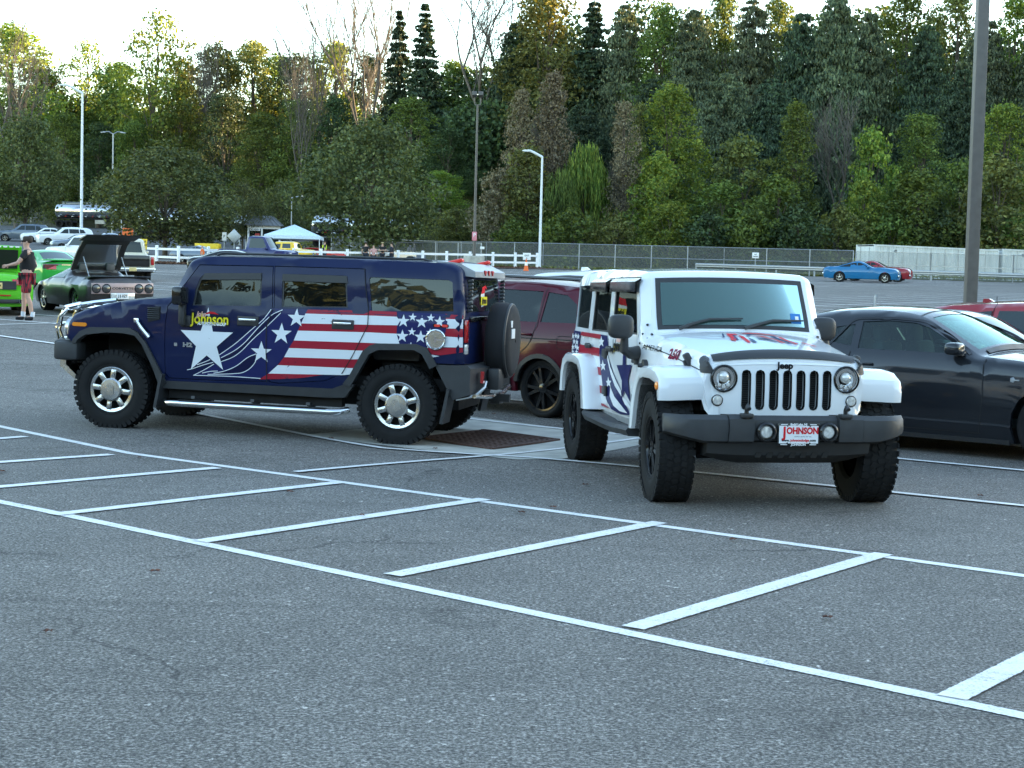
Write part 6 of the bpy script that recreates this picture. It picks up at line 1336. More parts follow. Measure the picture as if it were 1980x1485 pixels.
# white sedan peeking over the coupe, and the silver folding stand beyond it
sedan('parked_car', 'white car almost hidden behind the roof of the charcoal coupe', 'paint_white', 6.6, 18.4, R(-41), h=1.40)
st = thing('folding_stand', 'thin silver folding stand rising beyond the charcoal coupe roof', 'stand', (6.81,30.0)+(0,)); st.location.z = Tz(*st.location[:2])
for a in (-1, 1):
    b = MB(); b.tube([(.02+.0*a, 0, 1.22 if a < 0 else .98), (.06*a+.04*(a > 0), .1*a, 0)], .016, 6); b.obj('leg', 'galvanised', st)
b = MB(); b.box((.02, 0, 1.1), (.05, .02, .26), ry=.12); b.obj('arm', 'galvanised', st)

# ---- bright green coupe with open boot, far left
def green_extra(car, sh):
    b = MB(); b.mi = 0; b.loft([[(-2.72, y, 1.06), (-2.78, y, 1.10), (-3.05, y, 1.62+.05*(1-y*y)), (-3.00, y, 1.64+.05*(1-y*y))] for y in np.linspace(-.66, .66, 7)]); ld = b.obj('boot_lid', 'paint_green', car)
    b = MB(); b.loft([[(-2.80, y, 1.12), (-3.06, y, 1.58)] for y in (-.58, .58)], False, False); b.obj('lid_liner', 'cloth_black', ld)
    b = MB()
    for k in range(9): b.box((-3.05, -.56+k*.14, 1.655), (.02, .09, .035))
    b.obj('lid_edge_print', 'white_plain', ld)
    b = MB(); b.box((-3.25, 0, .985), (.75, 1.28, .02)); b.obj('boot_opening', 'dark', car)
    for s_ in (1, -1):
        for k in range(3):
            b = MB(); b.box((-3.835+.01*k, s_*(.62+k*.085), .80), (.03, .055, .17), bev=.01); b.obj('tail_lamp', 'red_lens' if k % 2 else 'black_gloss', car)
    b = MB(); b.box((-3.855, 0, .74), (.02, .95, .20)); b.obj('rear_panel', 'black_plastic', car); plate_on(car, 'PFINSH', -3.875, .0, .73, -1)
    b = MB(); b.box((-3.82, 0, .36), (.10, 1.5, .10), bev=.02); b.obj('diffuser', 'black_plastic', car)
    for s_ in (1, -1):
        b = MB(); b.lathe([(-3.80, .045), (-3.91, .05), (-3.91, .042), (-3.80, .04)], 14, 'X', (0, .58*s_, .36)); b.obj('exhaust_tip', 'chrome', car)
    b = MB(); b.box((-3.79, 0, .50), (.14, .7, .03)); b.obj('reflector', 'red_lens', car)
gm, _ = sedan('parked_coupe', 'bright lime green coupe with its boot lid raised at the left edge', 'paint_green', -13.75, 41.2, R(112), h=1.38, wb=2.72, rear=-3.75, w=.95, rwt=-2.2, rwb=-2.85, deck=1.02, wheel=('muscle', .34, .26, .25, (5, 'one')), extra=green_extra, group=None)
# ---- dark copper sports car with open glass hatch
def copper_extra(car, sh):
    hx, hz = -1.62, 1.10; tx, tz = -2.42, 1.86; e = lambda f, y, o=0: (hx+(tx-hx)*f+o*.7, y, hz+(tz-hz)*f+.10*math.sin(math.pi*f)+o*.6)
    b = MB()
    W_h = lambda f: .66-.06*f
    for s_ in (1, -1): b.loft([[e(f, s_*W_h(f)), e(f, s_*(W_h(f)-.13)), e(f, s_*(W_h(f)-.13), .05), e(f, s_*W_h(f), .05)] for f in np.linspace(0, 1, 7)])
    for f0, f1 in ((-.02, .10), (.80, 1.06)): b.loft([[e(f0, y), e(f1, y), e(f1, y, .05), e(f0, y, .05)] for y in np.linspace(-.62, .62, 5)])
    hf = b.obj('hatch', 'black_plastic', car)
    b = MB(); b.loft([[e(f, y, .03) for f in np.linspace(.08, .84, 7)] for y in np.linspace(-.55, .55, 7)], False, False); b.obj('hatch_glass', 'glass_green', hf)
    b = MB(); b.loft([[(-2.40, y, 1.86), (-2.92, y, 1.99), (-2.94, y, 2.02), (-2.40, y, 1.91)] for y in np.linspace(-.72, .72, 5)]); b.obj('spoiler', 'black_plastic', hf)
    for y in (-.5, .5):
        b = MB(); b.tube([(-2.55, y, .92), (-2.1, y, 1.45)], .014, 5); b.obj('gas_strut', 'galvanised', hf)
    b = MB(); b.box((-2.35, 0, .93), (1.5, 1.25, .03)); b.obj('cargo_well', 'dark', car)
    b = MB(); seat(b, -1.3, .36, .62, .46, .55); seat(b, -1.3, -.36, .62, .46, .55); b.tube([(-1.62, -.6, .95), (-1.62, -.58, 1.1), (-1.62, .58, 1.1), (-1.62, .6, .95)], .03, 6); b.obj('seats', 'seat', car)
    b = MB(); b.loft([[(-3.05, y, .955), (-3.38, y, 1.0), (-3.40, y, .985), (-3.1, y, .93)] for y in np.linspace(-.78, .78, 5)]); b.obj('rear_lip', 'black_plastic', car)
    b = MB(); b.box((-3.49, 0, .70), (.03, 1.60, .27), bev=.01); rp = b.obj('rear_panel', 'paint_rose', car)
    for y in (.68, .42, -.42, -.68):
        b = MB(); b.lathe([(-3.495, .118), (-3.515, .118), (-3.52, .105), (-3.51, .095)], 24, 'X', (0, y, .70)); tl = b.obj('tail_lamp', 'black_gloss', car)
        b = MB(); b.lathe([(-3.508, .096), (-3.518, .08), (-3.52, .001)], 20, 'X', (0, y, .70)); b.obj("lens", "smoke_lens", tl)
    V, F = text_mesh('CORVETTE', .07, bold=.003, sx=1.6); b = MB(); A_ = np.array(V); b.add(np.c_[0*A_[:, 0]-3.507, -A_[:, 0], A_[:, 1]+.70], F); b.obj("lettering", "paint_copper", rp)
    plate_on(car, '', -3.505, 0, .51, -1, "plate_white"); b = MB(); b.mi = 0; b.box((-3.498, 0, .51), (.02, .62, .16), bev=.01); b.obj('plate_frame', 'clear_lens', car)
    V, F = text_mesh('J 5 XZT', .09, bold=.004, sx=.8); b = MB(); A_ = np.array(V); b.add(np.c_[0*A_[:, 0]-3.513, -A_[:, 0], A_[:, 1]+.51], F); b.obj("lettering", "print_black", car)
make = make_car('parked_sports_car', 'dark copper sports car with its big glass hatch standing open', 'sports car', 'paint_copper',
    [(.82, .20, .1), (.90, .45, .12), (.80, .58, .1), (.2, .78, .06), (-.35, .86, .05), (-.42, .88, .06), (-1.15, 1.15, .05), (-1.35, 1.18, .04), (-1.62, 1.13, .04), (-1.75, .97, .02), (-3.1, .955, .03), (-3.40, .96, .04), (-3.43, .62, .06), (-3.34, .24, .06)],
    [(.2, .84), (.5, .90), (.75, .90), (.88, .84), (.93, .78), (1.18, .55)], 2.44, ('vette', .325, .28, .24, (5, 'one')), windows=[[(-.62, .90), (-1.52, .91), (-1.50, 1.10), (-1.20, 1.11)]], ws=((-.48, .91), (-1.12, 1.13), .88), r=.10, sill=.20, plan=[(.9, .88), (.5, .97), (0, 1), (-2.44, 1.0), (-3.4, .97)], extra=copper_extra, step=.16, lite=False, seams=[[(-.55, .86), (-.55, .35)], [(-1.6, .92), (-1.62, .4)]])
pose_car(make[0], -11.74, 42.3, R(125), 2.44, .75)
# ---- emerald notchback behind it
def fox_extra(car, sh):
    b = MB(); b.box((-3.60, 0, .83), (.03, 1.62, .17), bev=.01); rp = b.obj('tail_lamp_band', 'smoke_lens', car)
    for y in (.52, -.52):
        b = MB(); b.box((-3.618, y, .83), (.01, .46, .11)); b.obj('tail_lamp', 'red_dark', rp)
    plate_on(car, '', -3.625, 0, .83, -1)
    b = MB(); b.box((-3.45, 0, 1.04), (.28, 1.55, .05), bev=.015); b.obj('spoiler', 'paint_green_deep', car)
sedan('parked_coupe', 'emerald green notchback coupe seen from behind between standing man and open hatch', 'paint_green_deep', -17.4, 57.2, R(125), h=1.33, wb=2.55, rear=-3.58, w=.88, rwt=-2.1, rwb=-2.95, deck=1.0, extra=fox_extra)
# ---- cream pickup with black tailgate
def pickup(name, label, pm, x, y, yaw, gate='paint_black', wb=3.0, h=1.78, bumper='chrome', plate=None, group=None, wheel=('truck2', .37, .24, .22, (5, 'one'))):
    rear = -wb-1.1; ch = [(.80, .32, .06), (.86, .55, .08), (.84, .95, .08), (.72, 1.06, .06), (-.35, 1.12, .05), (-.50, 1.16, .06), (-.95, h-.08, .05), (-1.15, h-.01, .04), (-1.95, h-.01, .04), (-2.12, h-.10, .04), (-2.22, 1.12, .02), (-2.3, 1.08, 0), (rear, 1.08, 0), (rear-.02, .55, .02)]
    def ex(car, sh):
        b = MB(); b.box(((-2.32+rear)/2, 0, 1.082), (abs(rear+2.32)-.1, 1.45, .012)); b.obj('cargo_bed', 'dark', car)
        b = MB(); b.box((rear-.03, 0, .86), (.05, 1.42, .46), bev=.015); tg = b.obj('tailgate', gate, car)
        for s_ in (1, -1):
            b = MB(); b.box((rear-.03, s_*.82, .88), (.05, .13, .34), bev=.015); b.obj('tail_lamp', 'red_lens', car)
        b = MB(); b.box((rear-.14, 0, .52), (.16, 1.86, .16), bev=.03); b.obj('rear_bumper', bumper, car)
        if plate is not None: plate_on(car, plate, rear-.235, 0, .53, -1)
        b = MB(); b.box((.86, 0, .50), (.14, 1.8, .18), bev=.03); b.obj('front_bumper', bumper, car)
        b = MB(); b.box((.86, 0, .82), (.04, 1.2, .24), bev=.02); b.obj('grille', 'black_gloss', car)
    c, sh = make_car(name, label, 'pickup', pm, ch, [(.3, .88), (.6, .93), (1.0, .93), (1.1, .88), (1.16, .84), (h, .70)], wb, wheel, windows=[[(-.72, 1.17), (-1.98, 1.17), (-1.92, h-.13), (-1.05, h-.13)]], ws=((-.53, 1.2), (-.92, h-.11), .88), rw=((-2.13, h-.14), (-2.2, 1.2), .85), r=.08, sill=.38, extra=ex, group=group, step=.2, plan=[(.9, .92), (.5, 1), (-6, 1)],
        lamps=[('headlight', 'clear_lens', (.855, .75), (.845, .92), .68, .95)], seams=[[(-.6, 1.1), (-.6, .45)], [(-2.05, 1.12), (-2.05, .45)]], mirror=(-.75, 1.14))
    pose_car(c, x, y, yaw, wb, .8); return c
pickup('pickup_truck', 'cream pickup with black tailgate and chrome bumper behind the open hatch', 'paint_cream', -15.85-.342*4.2, 65.8+.94*4.2, R(110), plate='')

# ------------------------------------------------------------------ people
def skin_mesh(name, nodes, sub=2):
    """nodes: dict key -> (pos, radius, parent key); the first node is the root"""
    keys = list(nodes); idx = {k: i for i, k in enumerate(keys)}; me = bpy.data.meshes.new(name)
    me.from_pydata([nodes[k][0] for k in keys], [(idx[k], idx[nodes[k][2]]) for k in keys if nodes[k][2]], [])
    o = bpy.data.objects.new(name, me); COL.objects.link(o); m = o.modifiers.new('skin', 'SKIN'); m.use_smooth_shade = True
    for k in keys:
        sv = me.skin_vertices[0].data[idx[k]]; r = nodes[k][1]; sv.radius = r if isinstance(r, tuple) else (r, r); sv.use_root = (k == keys[0])
    s = o.modifiers.new('sub', 'SUBSURF'); s.levels = sub; s.render_levels = sub
    dg = bpy.context.evaluated_depsgraph_get(); out = bpy.data.meshes.new_from_object(o.evaluated_get(dg)); out.name = name
    out.polygons.foreach_set('use_smooth', np.ones(len(out.polygons), bool)); bpy.data.objects.remove(o); bpy.data.meshes.remove(me); return out
def person(label, x, y, yaw, h=1.78, shirt='cloth_black', legs='cloth_navy', shoes='cloth_black', hair='hair', bare_legs=False, long_sleeve=False, arms=None, feet=None, turn=0, vest=None, glasses=False, group=None, cap=None, detail=True, name='person'):
    """x forward, y left; arms: (left elbow, left wrist, right elbow, right wrist); feet: (left ankle, right ankle)"""
    p = thing(name, label, 'person', (x, y, Tz(x, y)), yaw, group); k = h/1.78
    le, lw, re_, rw = arms or ((-.04, .27, 1.12), (.06, .27, .88), (-.04, -.27, 1.12), (.06, -.27, .88)); la, ra = feet or ((-.02, .12, .09), (.02, -.12, .09))
    V3 = lambda t: tuple(q*k for q in t); mid = lambda a, b, f=.5, o=(0, 0, 0): tuple(a[i]*(1-f)+b[i]*f+o[i] for i in range(3))
    hipL, hipR = (0, .095, .90), (0, -.095, .90); shL, shR = (-.01, .185, 1.44), (-.01, -.185, 1.44); c, s = math.cos(turn), math.sin(turn)
    hd = lambda dx, dy, dz: (dx*c-dy*s+.01, dx*s+dy*c, dz)
    N = {'pelvis': ((0, 0, .95), (.15, .12), None), 'waist': ((0, 0, 1.10), (.145, .11), 'pelvis'), 'chest': ((0, 0, 1.30), (.165, .12), 'waist'), 'upper': ((-.01, 0, 1.43), (.12, .09), 'chest'), 'neck': ((.0, 0, 1.51), .058, 'upper'),
         'jaw': (hd(.022, 0, 1.585), (.066, .066), 'neck'), 'head': (hd(.008, 0, 1.665), (.080, .088), 'jaw'), 'crown': (hd(0, 0, 1.735), (.058, .064), 'head')}
    for S, sh_, el, wr in (('L', shL, le, lw), ('R', shR, re_, rw)):
        sg = 1 if S == 'L' else -1; d = np.array(wr)-np.array(el); d = d/np.linalg.norm(d); side = np.cross(d, [0, sg, 0]); side = side/(np.linalg.norm(side)+1e-9)
        N['sh'+S] = (sh_, .064, 'upper'); N['bi'+S] = (mid(sh_, el), .052, 'sh'+S); N['el'+S] = (el, .042, 'bi'+S); N['fo'+S] = (mid(el, wr, .4), .042, 'el'+S); N['wr'+S] = (wr, .027, 'fo'+S); pm = np.array(wr)+d*.06; N['pa'+S] = (tuple(pm), (.040, .022), 'wr'+S)
        if detail:
            for i, (o, L) in enumerate(((-.028, .070), (-.010, .082), (.010, .078), (.028, .062))):
                b0 = pm+d*.035+side*o; N[f'f{i}{S}'] = (tuple(b0), .0105, 'pa'+S); N[f'g{i}{S}'] = (tuple(b0+d*L*.6+np.array([0, -sg*.008, -.004])), .009, f'f{i}{S}'); N[f'h{i}{S}'] = (tuple(b0+d*L*.9+np.array([.004, -sg*.028, -.006])), .0075, f'g{i}{S}')
            t0 = np.array(wr)+d*.03-side*.034; N['t0'+S] = (tuple(t0), .012, 'pa'+S); N['t1'+S] = (tuple(t0+d*.035-side*.02), .010, 't0'+S)
    for S, hp, an in (('L', hipL, la), ('R', hipR, ra)):
        kn = mid(hp, an, .50, (.035, 0, .02)); N['hp'+S] = (hp, .098, 'pelvis'); N['th'+S] = (mid(hp, kn, .5), .080, 'hp'+S); N['kn'+S] = (kn, .056, 'th'+S); N['ca'+S] = (mid(kn, an, .35, (-.02, 0, 0)), .057, 'kn'+S); N['an'+S] = (an, .036, 'ca'+S); N['to'+S] = ((an[0]+.13, an[1]*1.15, .035), .036, 'an'+S)
    sc = lambda D: {q: (V3(v[0]), tuple(t*k for t in v[1]) if isinstance(v[1], tuple) else v[1]*k, v[2]) for q, v in D.items()}
    bd = link('body', skin_mesh('body', sc(N)), 'skin', p)
    g = lambda q, e, par: (N[q][0], tuple(t+e for t in N[q][1]) if isinstance(N[q][1], tuple) else N[q][1]+e, par)
    Sx = {'chest': g('chest', .018, None), 'waist': g('waist', .022, 'chest'), 'pelvis': ((0, 0, .98), (.165, .135), 'waist'), 'upper': g('upper', .016, 'chest')}
    for S, el in (('L', le), ('R', re_)):
        Sx['sh'+S] = g('sh'+S, .016, 'upper'); Sx['bi'+S] = (mid(N['sh'+S][0], el, .62), .066, 'sh'+S)
        if long_sleeve: Sx['el'+S] = g('el'+S, .014, 'bi'+S); Sx['fo'+S] = g('fo'+S, .012, 'el'+S); Sx['wr'+S] = g('wr'+S, .008, 'fo'+S)
    link('shirt', skin_mesh('shirt', sc(Sx)), shirt, p)
    Tr = {'pelvis': ((0, 0, .93), (.158, .13), None)}
    for S in 'LR':
        Tr['hp'+S] = g('hp'+S, .02, 'pelvis'); Tr['th'+S] = g('th'+S, .026, 'hp'+S)
        if bare_legs: Tr['kn'+S] = (mid(N['th'+S][0], N['kn'+S][0], .82), .090, 'th'+S)
        else: Tr['kn'+S] = g('kn'+S, .022, 'th'+S); Tr['ca'+S] = g('ca'+S, .016, 'kn'+S); Tr['an'+S] = ((N['an'+S][0][0], N['an'+S][0][1], .11), .06, 'ca'+S)
    link('shorts' if bare_legs else 'trousers', skin_mesh('trousers', sc(Tr)), legs, p)
    for S, an in (('L', la), ('R', ra)):
        o = link('shoe', skin_mesh('shoe', sc({'an': ((an[0]-.03, an[1], .055), .048, None), 'mi': ((an[0]+.07, an[1]*1.08, .048), (.050, .044), 'an'), 'to': ((an[0]+.155, an[1]*1.15, .035), (.046, .030), 'mi')})), shoes, p)
        if bare_legs: b = MB(); b.tube([V3((an[0]-.005, an[1], .085)), V3((an[0]-.012, an[1], .19))], [.047*k, .050*k], 10); b.obj('sock', 'cloth_white', p)
    if hair:
        V = []; b = MB(); blob(b, V3(hd(-.018, 0, 1.712)), (.205*k, .175*k, .15*k), 8); b.obj('hair', hair, p)
    if detail:
        b = MB(); q = [hd(.098, 0, 1.665), hd(.118, 0, 1.63), hd(.096, 0, 1.622)]; b.tube([V3(t) for t in q], [.008*k, .015*k, .01*k], 6); b.obj('nose', 'skin', p)
        for e in (1, -1): b = MB(); blob(b, V3(hd(.005, .086*e, 1.65)), (.035*k, .018*k, .06*k), 6); b.obj('ear', 'skin', p)
        b = MB(); blob(b, V3(hd(.092, 0, 1.598)), (.016*k, .05*k, .012*k), 6); b.obj('mouth', 'lips', p)
    if glasses:
        b = MB(); 
        for e in (1, -1): blob(b, V3(hd(.092, .036*e, 1.675)), (.02*k, .055*k, .038*k), 6); b.tube([V3(hd(.085, .066*e, 1.68)), V3(hd(.0, .088*e, 1.675))], .005, 4)
        b.obj('sunglasses', 'black_gloss', p)
    if cap: b = MB(); blob(b, V3(hd(-.005, 0, 1.735)), (.20*k, .18*k, .12*k), 8); b.box(V3(hd(.11, 0, 1.72)), (.12, .14, .015)); b.obj('cap', cap, p)
    if vest: link('vest', skin_mesh('vest', sc({'chest': g('chest', .032, None), 'waist': g('waist', .034, 'chest'), 'upper': g('upper', .026, 'chest')})), vest, p)
    return p
mx, my = (-10.781,35.085)
person('man in black tee, red and black shorts and sunglasses standing by the green coupe', mx, my, R(188), 1.86, 'cloth_black', 'shorts', 'cloth_black', bare_legs=True, glasses=True,
       arms=((.16, .27, 1.20), (.34, .20, 1.16), (-.14, -.27, 1.16), (.10, -.20, .96)), feet=((-.12, .10, .09), (.10, -.09, .09)), turn=.15)
PG = 'people standing by the white fence'
ppl = [(707, 505, 113, R(75), 'cloth_black', 'man in dark tee with back turned, leftmost of the group by the white fence', {}),
       (739, 505, 114, R(-80), 'cloth_black', 'man in tan cap with folded arms in the middle of the group', {'cap': 'cap_tan', 'arms': ((.10, .27, 1.15), (.24, -.02, 1.18), (.10, -.27, 1.15), (.26, .02, 1.22))}),
       (757, 505, 114, R(190), 'cloth_navy', 'man in dark long-sleeved shirt turned left, rightmost of the group', {'long_sleeve': True, 'arms': ((.06, .26, 1.15), (.30, .14, 1.14), (.05, -.26, 1.15), (.30, -.12, 1.14))})]
for px_xy, a, sh_c, lb, kw in [((-10.64,113.0),1.309,'cloth_black',0,0),((-9.54,114.0),-1.4,'cloth_black',1,0),((-8.87,114.0),3.3,'cloth_navy',2,0)]: person(ppl[lb][5], px_xy[0], px_xy[1], a, 1.76, sh_c, 'cloth_navy', detail=False, group=PG, **ppl[lb][6])
person('bald man in pink shirt, only his head showing above the navy SUV roof', *(-9.64,108.0), R(100), 1.58, 'cloth_pink', 'cloth_navy', hair=None, detail=False, group=PG)
person('attendant in yellow hi-vis vest beside the white canopy', *(-14.18,118.0), R(20), 1.75, 'cloth_navy', 'cloth_navy', vest='hi_vis', detail=False, group=PG)
person('person in white shirt standing behind the cream pickup', *(-22.59,95.0), R(250), 1.75, 'cloth_white', 'cloth_navy', detail=False)
person('person in orange shirt bending beside the small grey coupe', *(-18.92,96.0), R(180), 1.35, 'cloth_orange', 'cloth_navy', hair=None, detail=False)

# ------------------------------------------------------------------ fences, posts, signs, far vehicles
def rail_fence(pts, name, label, spacing, n_rails=3):
    f = thing(name, label, 'fence', (*pts[0], Tz(*pts[0]))); o = np.array((*pts[0], Tz(*pts[0])))
    for p, q in zip(pts[:-1], pts[1:]):
        p = np.array(p); q = np.array(q); L = np.linalg.norm(q-p); n = max(1, round(L/spacing)); a = math.atan2(*(q-p)[::-1])
        for i in range(n+1):
            c = p+(q-p)*i/n; b = MB(); b.box((0, 0, .57), (.15, .15, 1.2)); b.box((0, 0, 1.19), (.19, .19, .05), taper=.6); e = b.obj('post', 'white_vinyl', f, (*(c-o[:2]), Tz(*c)-o[2])); e.rotation_euler.z = a
            if i < n:
                d = p+(q-p)*(i+1)/n; m = (c+d)/2; ll = np.linalg.norm(d-c)-.15; sl = math.atan2(Tz(*d)-Tz(*c), ll)
                for z in ((.45, .98) if n_rails == 2 else (.28, .63, .98)):
                    b = MB(); b.box((0, 0, z), (ll, .05, .15), ry=-sl); e = b.obj('rail', 'white_vinyl', f, (*(m-o[:2]), (Tz(*c)+Tz(*d))/2-o[2])); e.rotation_euler.z = a
    return f
wf = [[-25.48,106.56],[-22.06,104.03],[1.71,123.39]]
rail_fence([wf[0], wf[1], wf[2]], 'rail_fence', 'long white vinyl rail fence along the far edge of the lot', 2.2, 2)
m_, n_, l_, b_ = mat('wire_mesh'); n_.remove(b_); o_ = n_['Material Output']; tr_ = n_.new('ShaderNodeBsdfTransparent'); df_ = n_.new('ShaderNodeBsdfDiffuse'); df_.inputs[0].default_value = (.20, .21, .21, 1); tc_ = n_.new('ShaderNodeTexCoord'); ws_ = []
for rz_ in (1, -1):
    mp_ = n_.new('ShaderNodeMapping'); mp_.inputs['Rotation'].default_value = (0, R(45)*rz_, 0); l_.new(tc_.outputs['Object'], mp_.inputs[0]); w_ = n_.new('ShaderNodeTexWave'); w_.inputs['Scale'].default_value = 3.6; w_.bands_direction = 'X'; l_.new(mp_.outputs[0], w_.inputs[0]); ws_.append(ramp(n_, l_, w_.outputs['Fac'], [(.86, 0), (.93, 1)]))
mx_ = n_.new('ShaderNodeMath'); mx_.operation = 'MAXIMUM'; l_.new(ws_[0], mx_.inputs[0]); l_.new(ws_[1], mx_.inputs[1]); ms_ = n_.new('ShaderNodeMixShader'); l_.new(mx_.outputs[0], ms_.inputs[0]); l_.new(tr_.outputs[0], ms_.inputs[1]); l_.new(df_.outputs[0], ms_.inputs[2]); l_.new(ms_.outputs[0], o_.inputs[0])
def chain_fence(pts, label, h=2.0, spacing=3.0, mid=True):
    f = thing('chain_link_fence', label, 'fence', (*pts[0], Tz(*pts[0]))); o = np.array((*pts[0], Tz(*pts[0])))
    for p, q in zip(pts[:-1], pts[1:]):
        p = np.array(p); q = np.array(q); L = np.linalg.norm(q-p); n = max(1, round(L/spacing)); a = math.atan2(*(q-p)[::-1])
        for i in range(n+1):
            c = p+(q-p)*i/n; b = MB(); b.tube([(0, 0, -.2), (0, 0, h)], .045, 6); b.obj('post', 'galvanised', f, (*(c-o[:2]), Tz(*c)-o[2]))
        C = along(p, q, n+1); Z = T(C[:, 0], C[:, 1])-o[2]; b = MB()
        for z in ((h-.03, h*.5) if mid else (h-.03,)): b.tube([(*(c-o[:2]), zz+z) for c, zz in zip(C, Z)], .028, 5)
        b.obj('top_rail', 'galvanised', f)
        for i in range(n):
            me = MB(); d = np.linalg.norm(C[i+1]-C[i]); dz = Z[i+1]-Z[i]; me.add([(0, 0, .03), (d, 0, dz+.03), (d, 0, dz+h-.03), (0, 0, h-.03)], [(0, 1, 2, 3)]); e = me.obj('mesh_panel', 'wire_mesh', f, (*(C[i]-o[:2]), Z[i])); e.rotation_euler.z = a
    return f
chain_fence([(-17.39,150.0),(-8.94,140.0),(-2.41,132.0),(2.28,130.0),(16.96,129.0),(27.03,127.0)], 'long galvanised chain-link fence at the foot of the grassy slope', 2.05, 3.1)
chain_fence([(26.6,124.0),(31.14,119.0),(35.76,114.0),(40.23,110.0)], 'chain-link fence in front of the white storage containers', 2.0, 3.4)
chain_fence([(-76.4,222.0),(-63.39,222.0),(-54.48,224.0)], 'chain-link fence behind the tanker trailer at far left', 2.4, 5.0)
chain_fence([(-8.49,133.0),(-2.73,127.0)], 'double chain-link gate left of the dark lamp pole', 1.9, 2.8)
# guard rail
gp = [(14.17,124.5),(19.88,121.0),(24.93,117.0),(29.6,113.0),(37.6,106.5)]; gr_ = thing('guard_rail', 'galvanised guard rail along the right edge of the lot', 'guard rail', (*gp[0], Tz(*gp[0]))); o = np.array((*gp[0], Tz(*gp[0])))
for p, q in zip(gp[:-1], gp[1:]):
    p = np.array(p); q = np.array(q); n = max(1, round(np.linalg.norm(q-p)/3.8)); C = along(p, q, n+1); Z = T(C[:, 0], C[:, 1])-o[2]; d = (q-p)/np.linalg.norm(q-p); nn = np.array([d[1], -d[0]])
    b = MB(); b.loft([[(*(c-o[:2]+nn*e), zz+z) for e, z in ((0, .42), (.07, .47), (.07, .52), (0, .57), (.07, .62), (.07, .67), (0, .73), (-.02, .73), (-.02, .42))] for c, zz in zip(C, Z)]); b.obj('beam', 'galvanised', gr_)
    for c, zz in zip(C[:-1], Z): b = MB(); b.box((0, 0, .30), (.12, .12, .75)); b.obj('post', 'galvanised', gr_, (*(c-o[:2]-nn*.08), zz))
# mulch bed under the white fence
v, f_ = strip(np.array(wf[0])-np.array([4, .6]), np.array(wf[1])+np.array([0, .4]), 2.4, .05); v2, f2 = strip(np.array(wf[1])+np.array([0, .4]), np.array(wf[2])+np.array([3, .5]), 2.6, .05); o_ = link('mulch_bed', npmesh('mulch_bed', np.concatenate([v, v2]), np.concatenate([f_, f2+len(v)])), 'mulch'); o_['kind'] = 'structure'
rg = np.random.default_rng(3); C = np.concatenate([along(wf[0], wf[1], 600), along(wf[1], wf[2], 3000)])+rg.normal(size=(3600, 2))*[.3, .55]; V, F = leaf_quads(rg, np.c_[C, T(C[:, 0], C[:, 1])+.08], .22); o_ = link('bark_chips', npmesh('bark_chips', V, F), 'mulch'); o_['kind'] = 'stuff'
def lamp_pole(label, x, y, h, arm=None, m='pole_white', r=.11, base=None, twin=False, square=False, hollow=None, name='lamp_post'):
    p = thing(name, label, 'lamp post', (x, y, Tz(x, y)))
    b = MB()
    if square: b.box((0, 0, h/2), (r*2, r*2, h), bev=.015)
    else: b.tube([(0, 0, 0), (0, 0, h*.5), (0, 0, h)], [r, r*.8, r*.6], 12)
    b.obj('pole', m, p)
    if base: b = MB(); b.lathe([(-.2, base[0]), (base[1]-.04, base[0]), (base[1], base[0]-.05), (base[1], .01)], 20, 'Z'); b.obj('concrete_base', 'concrete', p)
    if arm:
        dx, dz = arm; b = MB(); b.tube([(0, 0, h-.05), (dx*.45, 0, h+dz*.75), (dx*.62, 0, h+dz), (dx*.75, 0, h+dz)], r*.75, 8); b.obj('arm', m, p); b = MB(); b.loft([[(dx*.70, w, h+dz+.05), (dx*.70, -w, h+dz+.05), (dx*.70, -w, h+dz-.06), (dx*.70, w, h+dz-.06)] for w in (.08,)]+[[(dx*.85, w, h+dz+.09), (dx*.85, -w, h+dz+.09), (dx*.85, -w, h+dz-.07), (dx*.85, w, h+dz-.07)] for w in (.17,)]+[[(dx, w, h+dz+.03), (dx, -w, h+dz+.03), (dx, -w, h+dz-.03), (dx, w, h+dz-.03)] for w in (.10,)]); b.obj('lamp_head', m, p)
    if twin:
        b = MB(); w = twin[0]; b.tube([(-w, 0, h+.55), (-w, 0, h+.2), (-w*.8, 0, h), (w*.8, 0, h), (w, 0, h+.2), (w, 0, h+.55)], r*.4, 8); b.obj('bracket', m, p)
        for s_ in (1, -1): b = MB(); b.box((w*s_, -.1, h+.72), (.34, .55, .30), rx=-.3, bev=.03); b.obj('lamp_head', m, p)
    return p
LG = 'white curved lamp posts'
lamp_pole('tall white lamp post with curved arm at the left', *(-44.782,163.79), 15.2, (-2.5, .75), r=.17)
lamp_pole('white lamp post with curved arm right of the dark pole', *(1.966,127.302), 8.9, (-1.6, .42), r=.13)
dp = (-2.926,112.942); lamp_pole('slim dark pole with twin floodlights on a round concrete base', *dp, 11.6, None, 'pole_bronze', .12, (.75, .95), (.22, 1))
lamp_pole('thick square brown lamp pole rising out of the top right', *(8.05,28.0), 11.5, None, 'pole_grey', .1, (.32, .7), (.5, 1), True)
tw = lamp_pole('grey pole with two drooping lamp arms behind the small lot tree', *(-46.98,185.0), 11.8, None, 'galvanised', .13)
for s_ in (1, -1):
    b = MB(); b.tube([(0, 0, 11.7), (.5*s_, 0, 12.0), (1.1*s_, 0, 11.95), (1.3*s_, 0, 11.85)], .06, 6); b.obj('arm', 'galvanised', tw); b = MB(); b.box((1.15*s_, 0, 11.9), (.6, .25, .12), ry=.1*s_, bev=.03); b.obj('lamp_head', 'galvanised', tw)
lamp_pole('thin grey lamp pole behind the white canopy', *(-21.2,150.0), 5.2, (1.3, .1), 'galvanised', .07)
